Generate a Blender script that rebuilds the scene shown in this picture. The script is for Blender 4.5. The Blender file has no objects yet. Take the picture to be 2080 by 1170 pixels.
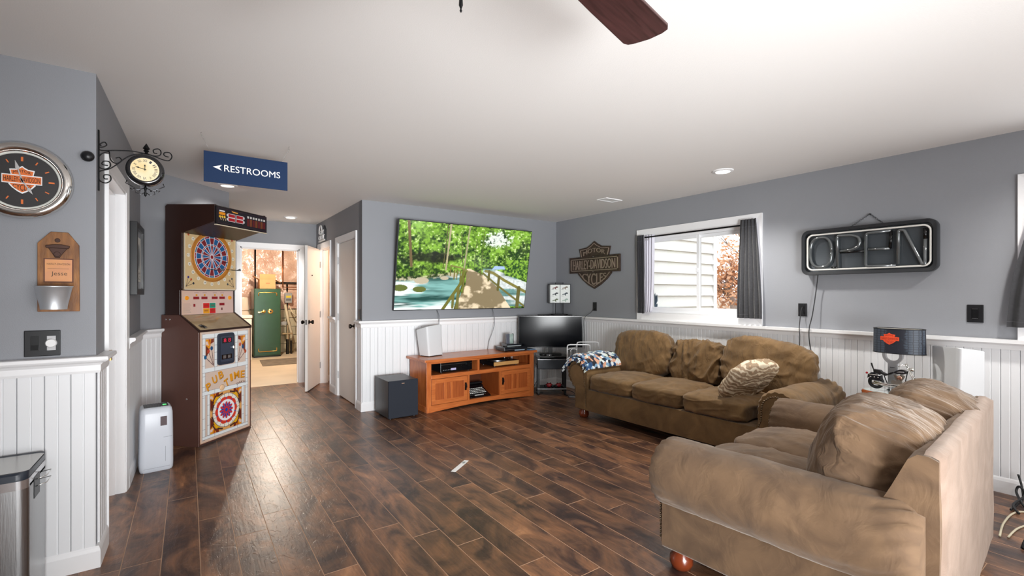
import bpy, math, random
import numpy as np
from mathutils import Vector, Matrix, noise
random.seed(7)
rng = np.random.default_rng(5)
C = bpy.context.scene.collection
PI = math.pi
# ------------------------------------------------------------------ camera
XR, YB, XD, YH, YL, XL, ZR, H = 4.5561, 5.3896, 1.6428, 7.7222, 3.0698, -0.3751, 1.0444, 2.44
YAW = math.radians(34.7874)
cam = bpy.data.cameras.new('camera')
cam.sensor_width = 36.0
cam.lens = 946.365/2080*36.0
cam.shift_y = 13.7/2080
cam.clip_start = 0.05
camo = bpy.data.objects.new('camera', cam); C.objects.link(camo)
camo.location = (0, 0, 1.3458)
camo.rotation_euler = (PI/2, 0, -YAW)
bpy.context.scene.camera = camo
# ------------------------------------------------------------------ exposure, world, lights
sc = bpy.context.scene
sc.view_settings.view_transform = 'Standard'
sc.view_settings.look = 'None'
sc.view_settings.gamma = 1.0
sc.view_settings.use_curve_mapping = False
sc.view_settings.exposure = 0.50
w = bpy.data.worlds.new('overcast_sky'); sc.world = w
w.use_nodes = True
bg = w.node_tree.nodes['Background']
bg.inputs[0].default_value = (0.96, 0.975, 1.0, 1)
bg.inputs[1].default_value = 1.75
try:
    sc.cycles.use_denoising = True
    sc.cycles.denoiser = 'OPENIMAGEDENOISE'
    sc.cycles.max_bounces = 8
    sc.cycles.diffuse_bounces = 5
    sc.cycles.glossy_bounces = 4
    sc.cycles.caustics_reflective = False
    sc.cycles.caustics_refractive = False
    sc.cycles.sample_clamp_indirect = 6.0
except Exception:
    pass
def light(name, kind, loc, energy, color=(1, 1, 1), rot=(0, 0, 0), size=0.2, size_y=None, spot=None, blend=0.5):
    l = bpy.data.lights.new(name, kind); l.energy = energy; l.color = color
    if kind == 'AREA':
        l.size = size
        if size_y: l.shape = 'RECTANGLE'; l.size_y = size_y
    else:
        l.shadow_soft_size = size
    if kind == 'SPOT': l.spot_size = spot or 2.4; l.spot_blend = blend
    o = bpy.data.objects.new(name, l); C.objects.link(o); o.location = loc; o.rotation_euler = rot
    return o
# added fill lights behind the camera, lamps of the ceiling
light('ceiling_bounce_fill', 'AREA', (1.0, -1.4, 0.7), 45, (0.97, 0.985, 1.0), (PI*0.82, 0, 0), 2.6, 1.6)  # added fill aimed upward to brighten the ceiling
light('rear_fill', 'AREA', (1.4, -2.35, 1.15), 80, (0.97, 0.985, 1.0), (PI/2+0.30, 0, 0), 3.6, 2.0)  # added fill in front of the closed rear wall, no door there
for i, (x, y, e, sp) in enumerate([(3.876, 2.317, 85, 2.25), (3.876, 0.1, 60, 2.6), (0.321, 5.439, 22, 2.4), (1.182, 7.175, 55, 2.0), (0.3, 1.0, 30, 2.75)]):
    light('downlight', 'SPOT', (x, y, 2.40), e, (1.0, 0.97, 0.92), (0, 0, 0), 0.055, spot=sp, blend=0.9)
light('ceiling_fill_spot', 'SPOT', (0.5, -2.3, 0.75), 1450, (0.96, 0.985, 1.0), (PI/2+0.15, 0, -0.34), 0.9, spot=1.25, blend=1.0)  # added spot that lifts the far ceiling and back wall
light('second_window_daylight', 'AREA', (4.50, -0.1, 1.6), 10, (0.92, 0.96, 1.0), (0, PI/2, 0), 0.9, 1.2)
light('utility_bulb_light', 'POINT', (1.32, 9.95, 2.16), 115, (1.0, 0.88, 0.74), size=0.05)
light('closet_light', 'POINT', (2.6, 7.0, 2.1), 22, (1.0, 0.80, 0.62), size=0.08)

# ------------------------------------------------------------------ materials
def s2l(c):
    if isinstance(c, str): c = tuple(int(c[i:i+2], 16)/255 for i in (0, 2, 4))
    return tuple((x/12.92 if x <= 0.04045 else ((x+0.055)/1.055)**2.4) for x in c)
_mats = {}
def mat(name, col, rough=0.5, metal=0.0, var=0.0, vscale=8.0, col2=None, bump=0.0, bscale=80.0, stretch=None, spec=0.5,
        coat=0.0, sheen=0.0, emit=None, estr=0.0, trans=0.0, coords='Object', detail=4.0, ior=1.45, contrast=None, bdist=0.01):
    if name in _mats: return _mats[name]
    m = bpy.data.materials.new(name); m.use_nodes = True
    nt = m.node_tree; N = nt.nodes; L = nt.links
    b = N['Principled BSDF']
    c = s2l(col)
    b.inputs['Base Color'].default_value = (*c, 1)
    b.inputs['Roughness'].default_value = rough
    b.inputs['Metallic'].default_value = metal
    b.inputs['Specular IOR Level'].default_value = spec
    b.inputs['IOR'].default_value = ior
    if coat: b.inputs['Coat Weight'].default_value = coat; b.inputs['Coat Roughness'].default_value = 0.1
    if sheen: b.inputs['Sheen Weight'].default_value = sheen; b.inputs['Sheen Roughness'].default_value = 0.4
    if trans: b.inputs['Transmission Weight'].default_value = trans
    if emit: b.inputs['Emission Color'].default_value = (*s2l(emit), 1); b.inputs['Emission Strength'].default_value = estr
    if var or col2 or bump:
        if coords == 'World':
            tc = N.new('ShaderNodeNewGeometry'); src = tc.outputs['Position']
        else:
            tc = N.new('ShaderNodeTexCoord'); src = tc.outputs['Object']
        if stretch:
            mp = N.new('ShaderNodeMapping'); mp.inputs['Scale'].default_value = stretch
            L.new(src, mp.inputs['Vector']); src = mp.outputs['Vector']
    if var or col2:
        n = N.new('ShaderNodeTexNoise'); n.inputs['Scale'].default_value = vscale; n.inputs['Detail'].default_value = detail
        L.new(src, n.inputs['Vector'])
        r = N.new('ShaderNodeValToRGB')
        lo, hi = contrast or (0.32, 0.68)
        r.color_ramp.elements[0].position = lo; r.color_ramp.elements[1].position = hi
        if col2: c2 = s2l(col2)
        else: c2 = tuple(min(1, x*(1+var)) for x in c); c = tuple(x*(1-var) for x in c)
        r.color_ramp.elements[0].color = (*c, 1); r.color_ramp.elements[1].color = (*c2, 1)
        L.new(n.outputs[0], r.inputs[0]); L.new(r.outputs[0], b.inputs['Base Color'])
    if bump:
        n2 = N.new('ShaderNodeTexNoise'); n2.inputs['Scale'].default_value = bscale; n2.inputs['Detail'].default_value = 3
        L.new(src, n2.inputs['Vector'])
        bp = N.new('ShaderNodeBump'); bp.inputs['Strength'].default_value = bump; bp.inputs['Distance'].default_value = bdist
        L.new(n2.outputs[0], bp.inputs['Height']); L.new(bp.outputs[0], b.inputs['Normal'])
    _mats[name] = m
    return m
def vcmat(name, rough=0.5, estr=0.0, base=1.0, coat=0.0):
    if name in _mats: return _mats[name]
    m = bpy.data.materials.new(name); m.use_nodes = True
    N = m.node_tree.nodes; L = m.node_tree.links; b = N['Principled BSDF']
    a = N.new('ShaderNodeAttribute'); a.attribute_name = 'paint'
    if base == 0.0: b.inputs['Base Color'].default_value = (0.01, 0.01, 0.01, 1)
    else: L.new(a.outputs['Color'], b.inputs['Base Color'])
    b.inputs['Roughness'].default_value = rough
    if coat: b.inputs['Coat Weight'].default_value = coat
    if estr: L.new(a.outputs['Color'], b.inputs['Emission Color']); b.inputs['Emission Strength'].default_value = estr
    _mats[name] = m
    return m

# ------------------------------------------------------------------ mesh builder
class G:
    def __init__(s): s.v = []; s.f = []; s.mi = []; s.m = Matrix.Identity(4); s.cur = 0; s.mats = []
    def use(s, m):
        if m not in s.mats: s.mats.append(m)
        s.cur = s.mats.index(m); return s
    def tr(s, M=None): s.m = M if M is not None else Matrix.Identity(4); return s
    def add(s, vs, fs):
        n = len(s.v)
        s.v += [tuple(s.m @ Vector(p)) for p in vs]
        s.f += [tuple(i+n for i in f) for f in fs]; s.mi += [s.cur]*len(fs); return s
    def box(s, x0, x1, y0, y1, z0, z1):
        return s.add([(x0,y0,z0),(x1,y0,z0),(x1,y1,z0),(x0,y1,z0),(x0,y0,z1),(x1,y0,z1),(x1,y1,z1),(x0,y1,z1)],
                     [(0,3,2,1),(4,5,6,7),(0,1,5,4),(1,2,6,5),(2,3,7,6),(3,0,4,7)])
    def prism(s, poly, a, b, axis='z', inset=None):
        def P(p, t): return {'z': (p[0],p[1],t), 'y': (p[0],t,p[1]), 'x': (t,p[0],p[1])}[axis]
        n = len(poly); vs = [P(p,a) for p in poly]+[P(p,b) for p in poly]
        fs = [tuple(range(n))[::-1], tuple(range(n,2*n))]+[(i,(i+1)%n,n+(i+1)%n,n+i) for i in range(n)]
        return s.add(vs, fs)
    def loft(s, rings, cap0=True, cap1=True, closed=True):
        n = len(rings[0]); vs = [p for r in rings for p in r]; fs = []
        for k in range(len(rings)-1):
            for i in range(n if closed else n-1):
                a, b = k*n+i, k*n+(i+1)%n
                fs.append((a, b, b+n, a+n))
        if cap0: fs.append(tuple(range(n))[::-1])
        if cap1: fs.append(tuple(range((len(rings)-1)*n, len(rings)*n)))
        return s.add(vs, fs)
    def lathe(s, prof, seg=24, axis='z', c=(0,0,0), cap=True):
        rings = []
        for r, t in prof:
            ring = []
            for i in range(seg):
                a = 2*PI*i/seg; u, v = r*math.cos(a), r*math.sin(a)
                p = {'z': (u,v,t), 'y': (u,t,-v), 'x': (t,u,v)}[axis]
                ring.append((p[0]+c[0], p[1]+c[1], p[2]+c[2]))
            rings.append(ring)
        return s.loft(rings, cap, cap)
    def cyl(s, c, r, h, axis='z', seg=20, r2=None):
        return s.lathe([(r,0),(r if r2 is None else r2,h)], seg, axis, c)
    def tube(s, path, r, seg=8, closed=False):
        P = [Vector(p) for p in path]; n = len(P); rings = []
        up = Vector((0,0,1)); prev = None
        for i in range(n):
            a = P[(i-1) % n] if (closed or i > 0) else P[0]
            b = P[(i+1) % n] if (closed or i < n-1) else P[-1]
            t = (b-a); t = t.normalized() if t.length > 1e-9 else Vector((0,0,1))
            if prev is None:
                q = t.cross(up);
                if q.length < 1e-3: q = t.cross(Vector((1,0,0)))
                q.normalize()
            else:
                q = prev - t*prev.dot(t)
                if q.length < 1e-4: q = t.cross(up)
                q.normalize()
            prev = q; w_ = t.cross(q)
            rr = r[i] if isinstance(r, (list, tuple)) else r
            rings.append([tuple(P[i]+q*rr*math.cos(2*PI*k/seg)+w_*rr*math.sin(2*PI*k/seg)) for k in range(seg)])
        if closed: rings.append(rings[0]); return s.loft(rings, False, False)
        return s.loft(rings)
    def ball(s, c, r, seg=12, rings=8, sx=1, sy=1, sz=1):
        prof = [(max(1e-4, math.sin(PI*i/rings)), -math.cos(PI*i/rings)) for i in range(rings+1)]
        rr = [[(c[0]+sx*r*a*math.cos(2*PI*k/seg), c[1]+sy*r*a*math.sin(2*PI*k/seg), c[2]+sz*r*b) for k in range(seg)] for a, b in prof]
        return s.loft(rr)
    def torus(s, c, R, r, axis='z', seg=28, ts=8, sc=(1,1)):
        path = []
        for i in range(seg):
            a = 2*PI*i/seg; u, v = R*math.cos(a)*sc[0], R*math.sin(a)*sc[1]
            p = {'z': (u,v,0), 'y': (u,0,v), 'x': (0,u,v)}[axis]
            path.append((p[0]+c[0],p[1]+c[1],p[2]+c[2]))
        return s.tube(path, r, ts, True)
    def mesh(s, name, smooth=False):
        me = bpy.data.meshes.new(name); me.from_pydata(s.v, [], s.f); me.update()
        if s.mats:
            for m in s.mats: me.materials.append(m)
            me.polygons.foreach_set('material_index', s.mi)
        if smooth: me.polygons.foreach_set('use_smooth', [True]*len(me.polygons))
        return me
    def build(s, name, m=None, parent=None, smooth=False, bevel=0, bseg=2, auto=None, **tags):
        if m is not None and not s.mats: s.mats = [m]
        me = s.mesh(name, smooth or auto is not None)
        o = bpy.data.objects.new(name, me); C.objects.link(o)
        if parent is not None: o.parent = parent
        if bevel:
            bv = o.modifiers.new('edge', 'BEVEL'); bv.width = bevel; bv.segments = bseg; bv.limit_method = 'ANGLE'; bv.angle_limit = math.radians(35)
        if auto is not None:
            me.set_sharp_from_angle(angle=math.radians(auto))
        for k, v in tags.items(): o[k] = v
        return o
def tag(o, label=None, cat=None, group=None, kind=None):
    if label: o['label'] = label
    if cat: o['category'] = cat
    if group: o['group'] = group
    if kind: o['kind'] = kind
    return o
def thing(name, label, cat, loc=(0,0,0), rotz=0, group=None):
    o = bpy.data.objects.new(name, None); C.objects.link(o); o.empty_display_size = 0.1
    o.location = loc; o.rotation_euler = (0,0,rotz)
    return tag(o, label, cat, group)
def struct(name, g, m=None, parent=None, **k):
    o = g.build(name, m, parent, **k)
    if parent is None: o['kind'] = 'structure'
    return o
def sempty(name, loc=(0,0,0), rotz=0):
    o = bpy.data.objects.new(name, None); C.objects.link(o); o.location = loc; o.rotation_euler = (0,0,rotz); o['kind'] = 'structure'; return o
def arc(cx, cy, r, a0, a1, n, ry=None):
    ry = ry or r
    return [(cx+r*math.cos(a0+(a1-a0)*i/n), cy+ry*math.sin(a0+(a1-a0)*i/n)) for i in range(n+1)]
def rrect(x0, x1, y0, y1, r, n=5):
    return arc(x1-r,y0+r,r,-PI/2,0,n)+arc(x1-r,y1-r,r,0,PI/2,n)+arc(x0+r,y1-r,r,PI/2,PI,n)+arc(x0+r,y0+r,r,PI,1.5*PI,n)
_tc = {}
def text_mesh(s, bold=False):
    if (s, bold) not in _tc:
        cu = bpy.data.curves.new('lettering', 'FONT'); cu.body = s; cu.extrude = 0.04; cu.resolution_u = 4; cu.offset = 0.022 if bold else 0.0
        o = bpy.data.objects.new('lettering', cu)
        me = bpy.data.meshes.new_from_object(o)
        V = np.array([v.co[:] for v in me.vertices]); F = [tuple(p.vertices) for p in me.polygons]
        bpy.data.objects.remove(o); bpy.data.meshes.remove(me); bpy.data.curves.remove(cu)
        V[:,0] -= V[:,0].min(); V[:,0] /= V[:,0].max(); V[:,1] -= V[:,1].min(); V[:,1] /= V[:,1].max()
        V[:,2] = (V[:,2] > 0)*1.0
        _tc[(s, bold)] = (V, F)
    return _tc[(s, bold)]
def text(g, s, x0, x1, z0, z1, y, depth=0.002, warp=None, bold=False):
    """lettering standing in the local xz plane, front at y-depth"""
    V, F = text_mesh(s, bold); vs = []
    for a, b, c in V:
        X = x0+a*(x1-x0); Z = z0+b*(z1-z0)
        if warp: X, Z = warp(X, Z, a, b)
        vs.append((X, y-depth*c, Z))
    return g.add(vs, F)

# painted print: a grid whose vertex colours are drawn in code
class Paint:
    def __init__(s, w, h, nx):
        s.w, s.h, s.nx = w, h, nx; s.ny = max(2, int(nx*h/w))
        xs = np.linspace(0, w, nx); ys = np.linspace(0, h, s.ny)
        s.X, s.Y = np.meshgrid(xs, ys); s.c = np.zeros((s.ny, nx, 3))
    def fill(s, mask, col, a=1.0):
        col = np.array(s2l(col) if not isinstance(col, np.ndarray) else col)
        k = (mask*a)[..., None] if mask.dtype != bool else (mask.astype(float)*a)[..., None]
        s.c = s.c*(1-k)+col*k
    def rect(s, x0, x1, y0, y1, col): s.fill((s.X>=x0)&(s.X<=x1)&(s.Y>=y0)&(s.Y<=y1), col)
    def ell(s, cx, cy, rx, ry, col, rot=0):
        u = (s.X-cx)*math.cos(rot)+(s.Y-cy)*math.sin(rot); v = -(s.X-cx)*math.sin(rot)+(s.Y-cy)*math.cos(rot)
        s.fill((u/rx)**2+(v/ry)**2 <= 1, col)
    def poly(s, pts, col, a=1.0):
        m = np.zeros_like(s.X, bool); n = len(pts)
        for i in range(n):
            x1, y1 = pts[i]; x2, y2 = pts[(i+1) % n]
            if y1 == y2: continue
            cr = ((s.Y >= y1) != (s.Y >= y2)) & (s.X < (x2-x1)*(s.Y-y1)/(y2-y1)+x1)
            m ^= cr
        s.fill(m, col, a)
    def line(s, x0, y0, x1, y1, w_, col):
        dx, dy = x1-x0, y1-y0; l2 = dx*dx+dy*dy+1e-12
        t = np.clip(((s.X-x0)*dx+(s.Y-y0)*dy)/l2, 0, 1)
        s.fill(np.hypot(s.X-x0-t*dx, s.Y-y0-t*dy) <= w_/2, col)
    def build(s, name, m, parent, org=(0,0,0), ax=(1,0,0), ay=(0,0,1), kind=None):
        ax = np.array(ax); ay = np.array(ay)
        P = np.array(org)[None,None,:]+s.X[...,None]*ax+s.Y[...,None]*ay
        V = P.reshape(-1,3); nx, ny = s.nx, s.ny
        idx = np.arange(nx*ny).reshape(ny, nx)
        F = np.stack([idx[:-1,:-1], idx[:-1,1:], idx[1:,1:], idx[1:,:-1]], -1).reshape(-1,4)
        me = bpy.data.meshes.new(name)
        me.vertices.add(len(V)); me.vertices.foreach_set('co', V.ravel())
        me.loops.add(F.size); me.loops.foreach_set('vertex_index', F.ravel().astype(np.int32))
        me.polygons.add(len(F)); me.polygons.foreach_set('loop_start', np.arange(0, F.size, 4, dtype=np.int32))
        me.update(calc_edges=True)
        at = me.color_attributes.new('paint', 'FLOAT_COLOR', 'POINT')
        at.data.foreach_set('color', np.concatenate([s.c.reshape(-1,3), np.ones((len(V),1))], 1).ravel().astype(np.float32))
        me.materials.append(m); me.validate()
        o = bpy.data.objects.new(name, me); C.objects.link(o)
        if parent is not None: o.parent = parent
        return o
def vnoise(nx, ny, fx, fy, seed):
    r = np.random.default_rng(seed); g = r.random((fy+3, fx+3))
    x = np.linspace(0, fx, nx); y = np.linspace(0, fy, ny)
    xi = x.astype(int); yi = y.astype(int); xf = x-xi; yf = y-yi
    xf = xf*xf*(3-2*xf); yf = yf*yf*(3-2*yf)
    a = g[yi][:, xi]; b = g[yi][:, xi+1]; c = g[yi+1][:, xi]; d = g[yi+1][:, xi+1]
    return (a*(1-xf)+b*xf)*(1-yf[:,None])+(c*(1-xf)+d*xf)*yf[:,None]
def fbm(nx, ny, f, seed, oct=4, asp=1.0):
    t = 0; a = 1; tot = 0
    for k in range(oct):
        t = t+a*vnoise(nx, ny, max(1,int(f*2**k)), max(1,int(f*asp*2**k)), seed+k); tot += a; a *= 0.55
    return t/tot

# common materials
def wall_paint():
    return mat('grey_wall_paint', '8b8d92', 0.62, var=0.02, vscale=1.2, bump=0.10, bscale=260, coords='World')
M_wall = wall_paint()
M_ceil = mat('ceiling_paint', 'e2dfdc', 0.85, bump=0.08, bscale=180, coords='World')
M_white = mat('white_trim_paint', 'ededee', 0.38, var=0.01, vscale=3)
M_bead = mat('white_beadboard_paint', 'e6e7e9', 0.42, var=0.015, vscale=2, coords='World')
M_door = mat('painted_door', 'e6e1dc', 0.45, var=0.012, vscale=2)
M_black = mat('black_plastic', '131417', 0.38)
M_bmetal = mat('black_iron', '0f0f11', 0.42, metal=0.6)
M_chrome = mat('polished_chrome', 'e8e6e2', 0.09, metal=1.0)
M_steel = mat('brushed_steel', 'a9aaab', 0.3, metal=1.0, bump=0.05, bscale=300, stretch=(1,1,0.05))
M_zinc = mat('galvanised_metal', 'c6c8cb', 0.34, metal=1.0, var=0.05, vscale=20)
# ================================================================== SETTING
# frame convention for everything that hangs on a wall: local x = to the viewer's right, local y = into the wall, z up
R90 = PI/2
F_left  = ((XL, YL), 0.0)
F_side  = ((XL, YL), math.atan2(2.0202, 0.0371))
F_diag  = ((-0.338, 5.10), math.atan2(0.722, 0.696))
F_hl    = ((0.358, 5.822), R90)
F_he    = ((0.358, YH), 0.0)
F_hr    = ((XD, YH), -R90)
F_back  = ((XD, YB), 0.0)
F_right = ((XR, YB), -R90)
def at(F, x, y=0.0, z=0.0):
    (ox, oy), r = F
    return (ox+x*math.cos(r)-y*math.sin(r), oy+x*math.sin(r)+y*math.cos(r), z)
def ry(Y): return YB-Y            # local x on the right wall for a world Y
def wall(name, F, x0, x1, openings=(), th=0.12, m=M_wall, z1=H, z0=0.0):
    g = G(); xs = x0
    for (a, b, c, d) in sorted(openings):
        if a > xs: g.box(xs, a, 0, th, z0, z1)
        if c > z0: g.box(a, b, 0, th, z0, c)
        if d < z1: g.box(a, b, 0, th, d, z1)
        xs = b
    if xs < x1: g.box(xs, x1, 0, th, z0, z1)
    o = struct(name, g, m); o.location = (F[0][0], F[0][1], 0); o.rotation_euler = (0, 0, F[1]); return o
W_left = wall('wall_left', F_left, -2.7, 0)
W_side = wall('wall_doorway', F_side, 0.02, 2.02, [(0.31, 1.05, 0, 2.04)])
W_diag = wall('wall_corner', F_diag, -0.02, 1.0)
W_hl = wall('wall_hall_left', F_hl, 0, 1.9)
W_he = wall('wall_hall_end', F_he, -0.1, XD-0.358+0.12, [(0.612-0.358, 1.40-0.358, 0, 2.04)])
W_hr = wall('wall_hall_right', F_hr, 0, YH-YB-0.002, [(YH-7.5, YH-6.87, 0, 2.045), (YH-6.455, YH-5.649, 0, 2.045)])
W_back = wall('wall_back', F_back, 0, XR-XD+0.12)
WO1 = (ry(3.765), ry(2.385), 1.115, 2.065)
WO2 = (ry(0.555), ry(-0.75), 1.115, 2.075)
W_right = wall('wall_right', F_right, 0, ry(-2.5), [WO1, WO2], th=0.16)
wall('wall_behind', ((4.7, -2.5), PI), 0, 8.0, m=mat('pale_wall_paint', 'c9cacb', 0.7, var=0.01))
wall('wall_far_left', ((-3.0, -2.5), R90), 0, 5.7)
g = G(); g.box(-3.2, 5.0, -2.7, 7.9, H, H+0.12)
M_ceiling = struct('ceiling', g, M_ceil)

# ---- floor: tan bed with planks in it
M_bed = mat('floor_joint', 'b08d72', 0.6)
def floor_mat():
    m = bpy.data.materials.new('hand_scraped_plank'); m.use_nodes = True
    N = m.node_tree.nodes; L = m.node_tree.links; b = N['Principled BSDF']
    geo = N.new('ShaderNodeNewGeometry'); oi = N.new('ShaderNodeObjectInfo')
    sh = N.new('ShaderNodeVectorMath'); sh.operation = 'MULTIPLY_ADD'
    cb = N.new('ShaderNodeCombineXYZ'); L.new(oi.outputs['Random'], cb.inputs[0]); L.new(oi.outputs['Random'], cb.inputs[1]); L.new(oi.outputs['Random'], cb.inputs[2])
    L.new(cb.outputs[0], sh.inputs[0]); sh.inputs[1].default_value = (37, 53, 19); L.new(geo.outputs['Position'], sh.inputs[2])
    mp = N.new('ShaderNodeMapping'); mp.inputs['Scale'].default_value = (3.6, 1.7, 1); L.new(sh.outputs[0], mp.inputs[0])
    n1 = N.new('ShaderNodeTexNoise'); n1.inputs['Scale'].default_value = 1.35; n1.inputs['Detail'].default_value = 8; n1.inputs['Roughness'].default_value = 0.62; n1.inputs['Distortion'].default_value = 1.1
    L.new(mp.outputs[0], n1.inputs['Vector'])
    mp2 = N.new('ShaderNodeMapping'); mp2.inputs['Scale'].default_value = (34, 2.2, 1); L.new(sh.outputs[0], mp2.inputs[0])
    n2 = N.new('ShaderNodeTexNoise'); n2.inputs['Scale'].default_value = 2.0; n2.inputs['Detail'].default_value = 5; n2.inputs['Distortion'].default_value = 0.6; L.new(mp2.outputs[0], n2.inputs['Vector'])
    r = N.new('ShaderNodeValToRGB'); e = r.color_ramp.elements
    e[0].position = 0.33; e[0].color = (*s2l('392a27'), 1); e[1].position = 0.72; e[1].color = (*s2l('b07f5a'), 1)
    for p, c in ((0.42, '523a30'), (0.50, '71513d'), (0.60, '8c6246')):
        k = e.new(p); k.color = (*s2l(c), 1)
    L.new(n1.outputs[0], r.inputs[0])
    r2 = N.new('ShaderNodeValToRGB'); r2.color_ramp.elements[0].position = 0.36; r2.color_ramp.elements[0].color = (0.72, 0.70, 0.70, 1)
    r2.color_ramp.elements[1].position = 0.6; r2.color_ramp.elements[1].color = (1.05, 1.04, 1.03, 1); L.new(n2.outputs[0], r2.inputs[0])
    mx = N.new('ShaderNodeMix'); mx.data_type = 'RGBA'; mx.blend_type = 'MULTIPLY'; mx.inputs[0].default_value = 0.75
    L.new(r.outputs[0], mx.inputs[6]); L.new(r2.outputs[0], mx.inputs[7])
    hs = N.new('ShaderNodeHueSaturation'); L.new(mx.outputs[2], hs.inputs['Color'])
    ml = N.new('ShaderNodeMapRange'); ml.inputs[3].default_value = 0.66; ml.inputs[4].default_value = 1.18; L.new(oi.outputs['Random'], ml.inputs[0]); L.new(ml.outputs[0], hs.inputs['Value'])
    L.new(hs.outputs[0], b.inputs['Base Color'])
    b.inputs['Roughness'].default_value = 0.34
    # scraped relief: contour-like ridges
    mp3 = N.new('ShaderNodeMapping'); mp3.inputs['Scale'].default_value = (6.0, 3.0, 1); L.new(sh.outputs[0], mp3.inputs[0])
    n3 = N.new('ShaderNodeTexNoise'); n3.inputs['Scale'].default_value = 1.6; n3.inputs['Detail'].default_value = 2.5; n3.inputs['Distortion'].default_value = 1.6; L.new(mp3.outputs[0], n3.inputs['Vector'])
    mm = N.new('ShaderNodeMath'); mm.operation = 'MULTIPLY'; mm.inputs[1].default_value = 9; L.new(n3.outputs[0], mm.inputs[0])
    fr = N.new('ShaderNodeMath'); fr.operation = 'FRACT'; L.new(mm.outputs[0], fr.inputs[0])
    rr = N.new('ShaderNodeValToRGB'); rr.color_ramp.elements[0].position = 0.0; rr.color_ramp.elements[0].color = (0, 0, 0, 1); rr.color_ramp.elements[1].position = 0.12; rr.color_ramp.elements[1].color = (1, 1, 1, 1)
    L.new(fr.outputs[0], rr.inputs[0])
    ad = N.new('ShaderNodeMath'); ad.operation = 'ADD'; L.new(rr.outputs[0], ad.inputs[0]); L.new(n2.outputs[0], ad.inputs[1])
    bp = N.new('ShaderNodeBump'); bp.inputs['Strength'].default_value = 0.16; bp.inputs['Distance'].default_value = 0.004; L.new(ad.outputs[0], bp.inputs['Height'])
    L.new(bp.outputs[0], b.inputs['Normal'])
    return m
M_plank = floor_mat(); M_worn = mat('worn_plank_edge', 'b08c70', 0.5)
g = G(); g.box(-3.1, 5.0, -2.6, YH+0.001, -0.10, -0.0010)
FLOOR = struct('floor', g, M_bed)
PW, PL = 0.162, 1.257
phase = {14:4.233, 15:3.99, 16:3.771, 17:3.533, 11:3.728, 12:3.506, 13:3.308, 9:2.898, 10:2.665, 5:2.638, 6:2.434, 7:3.474, 8:3.13, 0:3.338, -1:3.766, 2:3.205, 3:3.609, 4:2.86, 1:3.0}
pl_mesh = None
def skip_plank(xc, y0, y1):
    if xc > XD+0.1 and y0 > YB+0.05 and not (xc < 2.7 and y1 > 6.6): return True
    if xc < -0.5 and y0 > 3.2 and y0 > 4.3: return True
    if xc < 0.3 and y0 > 5.85: return True
    if xc < -0.1 and y0 > 5.3: return True
    return False
for k in range(-3, 28):
    x0 = 0.05+PW*k; ph = phase.get(k, 3.533-0.23*(k-17) if k > 17 else rng.uniform(2, 3.2))
    y = ph % PL - 1.2*PL+0.6
    y = (ph % PL)-PL
    while y < YH:
        a, b = max(y, -0.35), min(y+PL, YH)
        y += PL
        if b-a < 0.03 or skip_plank(x0+PW/2, a, b) or b < 0.0: continue
        full = abs((b-a)-PL) < 1e-6
        if full and pl_mesh is not None:
            o = bpy.data.objects.new('floor_plank', pl_mesh); C.objects.link(o); o.parent = FLOOR
        else:
            L_ = b-a; q = G(); e = 0.0011; d = 0.0009
            X0, X1, Y0, Y1 = d, PW-d, d, L_-d
            V8 = [(X0,Y0,-e),(X1,Y0,-e),(X1,Y1,-e),(X0,Y1,-e),(X0+e,Y0+e,0),(X1-e,Y0+e,0),(X1-e,Y1-e,0),(X0+e,Y1-e,0)]
            q.use(M_plank).add(V8[4:], [(0,1,2,3)]); q.use(M_worn).add(V8, [(0,1,5,4),(1,2,6,5),(2,3,7,6),(3,0,4,7)]); q.use(M_plank)
            q.add([(X0,Y0,-0.012),(X1,Y0,-0.012),(X1,Y1,-0.012),(X0,Y1,-0.012),(X0,Y0,-e),(X1,Y0,-e),(X1,Y1,-e),(X0,Y1,-e)],
                  [(0,1,5,4),(1,2,6,5),(2,3,7,6),(3,0,4,7)])
            o = q.build('floor_plank', None, FLOOR)
            if full: pl_mesh = o.data
        o.location = (x0, a, 0)
g = G(); g.box(-3.0, 4.6, -2.55, -0.352, -0.012, 0.0); g.box(-3.0, 0.05-3*PW, -0.35, 3.06, -0.012, 0.0)
g.build('floor_planks_out_of_view', M_plank, FLOOR)['kind'] = 'stuff'

# ---- wainscot boards, baseboards, chair rails
BP = 0.0915
q = G(); q.use(M_bead); d = 0.009
prof = [(0.001,0),(0.001,-d+0.004),(0.004,-d),(BP/2-0.0045,-d),(BP/2-0.002,-d+0.0035),(BP/2+0.002,-d+0.0035),(BP/2+0.0045,-d),(BP-0.004,-d),(BP-0.001,-d+0.004),(BP-0.001,0)]
q.prism(prof, 0.0, 1.0, 'z'); BOARD = q.mesh('wainscot_board')
def wainscot(W, x0, x1, z0=0.09, z1=0.985):
    n = max(1, round((x1-x0)/BP)); s = (x1-x0)/n
    for i in range(n):
        o = bpy.data.objects.new('wainscot_board', BOARD); C.objects.link(o); o.parent = W
        o.location = (x0+i*s, -0.0005, z0); o.scale = (s/BP, 1, z1-z0)
n_trim = [0]
def profile_run(name, F, x0, x1, prof, m=M_white, e0=0.0, e1=0.0):
    g = G(); vs = []; n = len(prof)
    for (y, z) in prof: vs.append((x0+e0*(-y), y, z))
    for (y, z) in prof: vs.append((x1-e1*(-y), y, z))
    g.add(vs, [tuple(range(n))[::-1], tuple(range(n, 2*n))]+[(i,(i+1)%n,n+(i+1)%n,n+i) for i in range(n)])
    o = struct(name, g, m); o.location = (F[0][0], F[0][1], 0); o.rotation_euler = (0,0,F[1]); return o
P_base = [(0,0),(-0.019,0),(-0.019,0.082),(-0.015,0.098),(-0.011,0.106),(0,0.106)]
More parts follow.
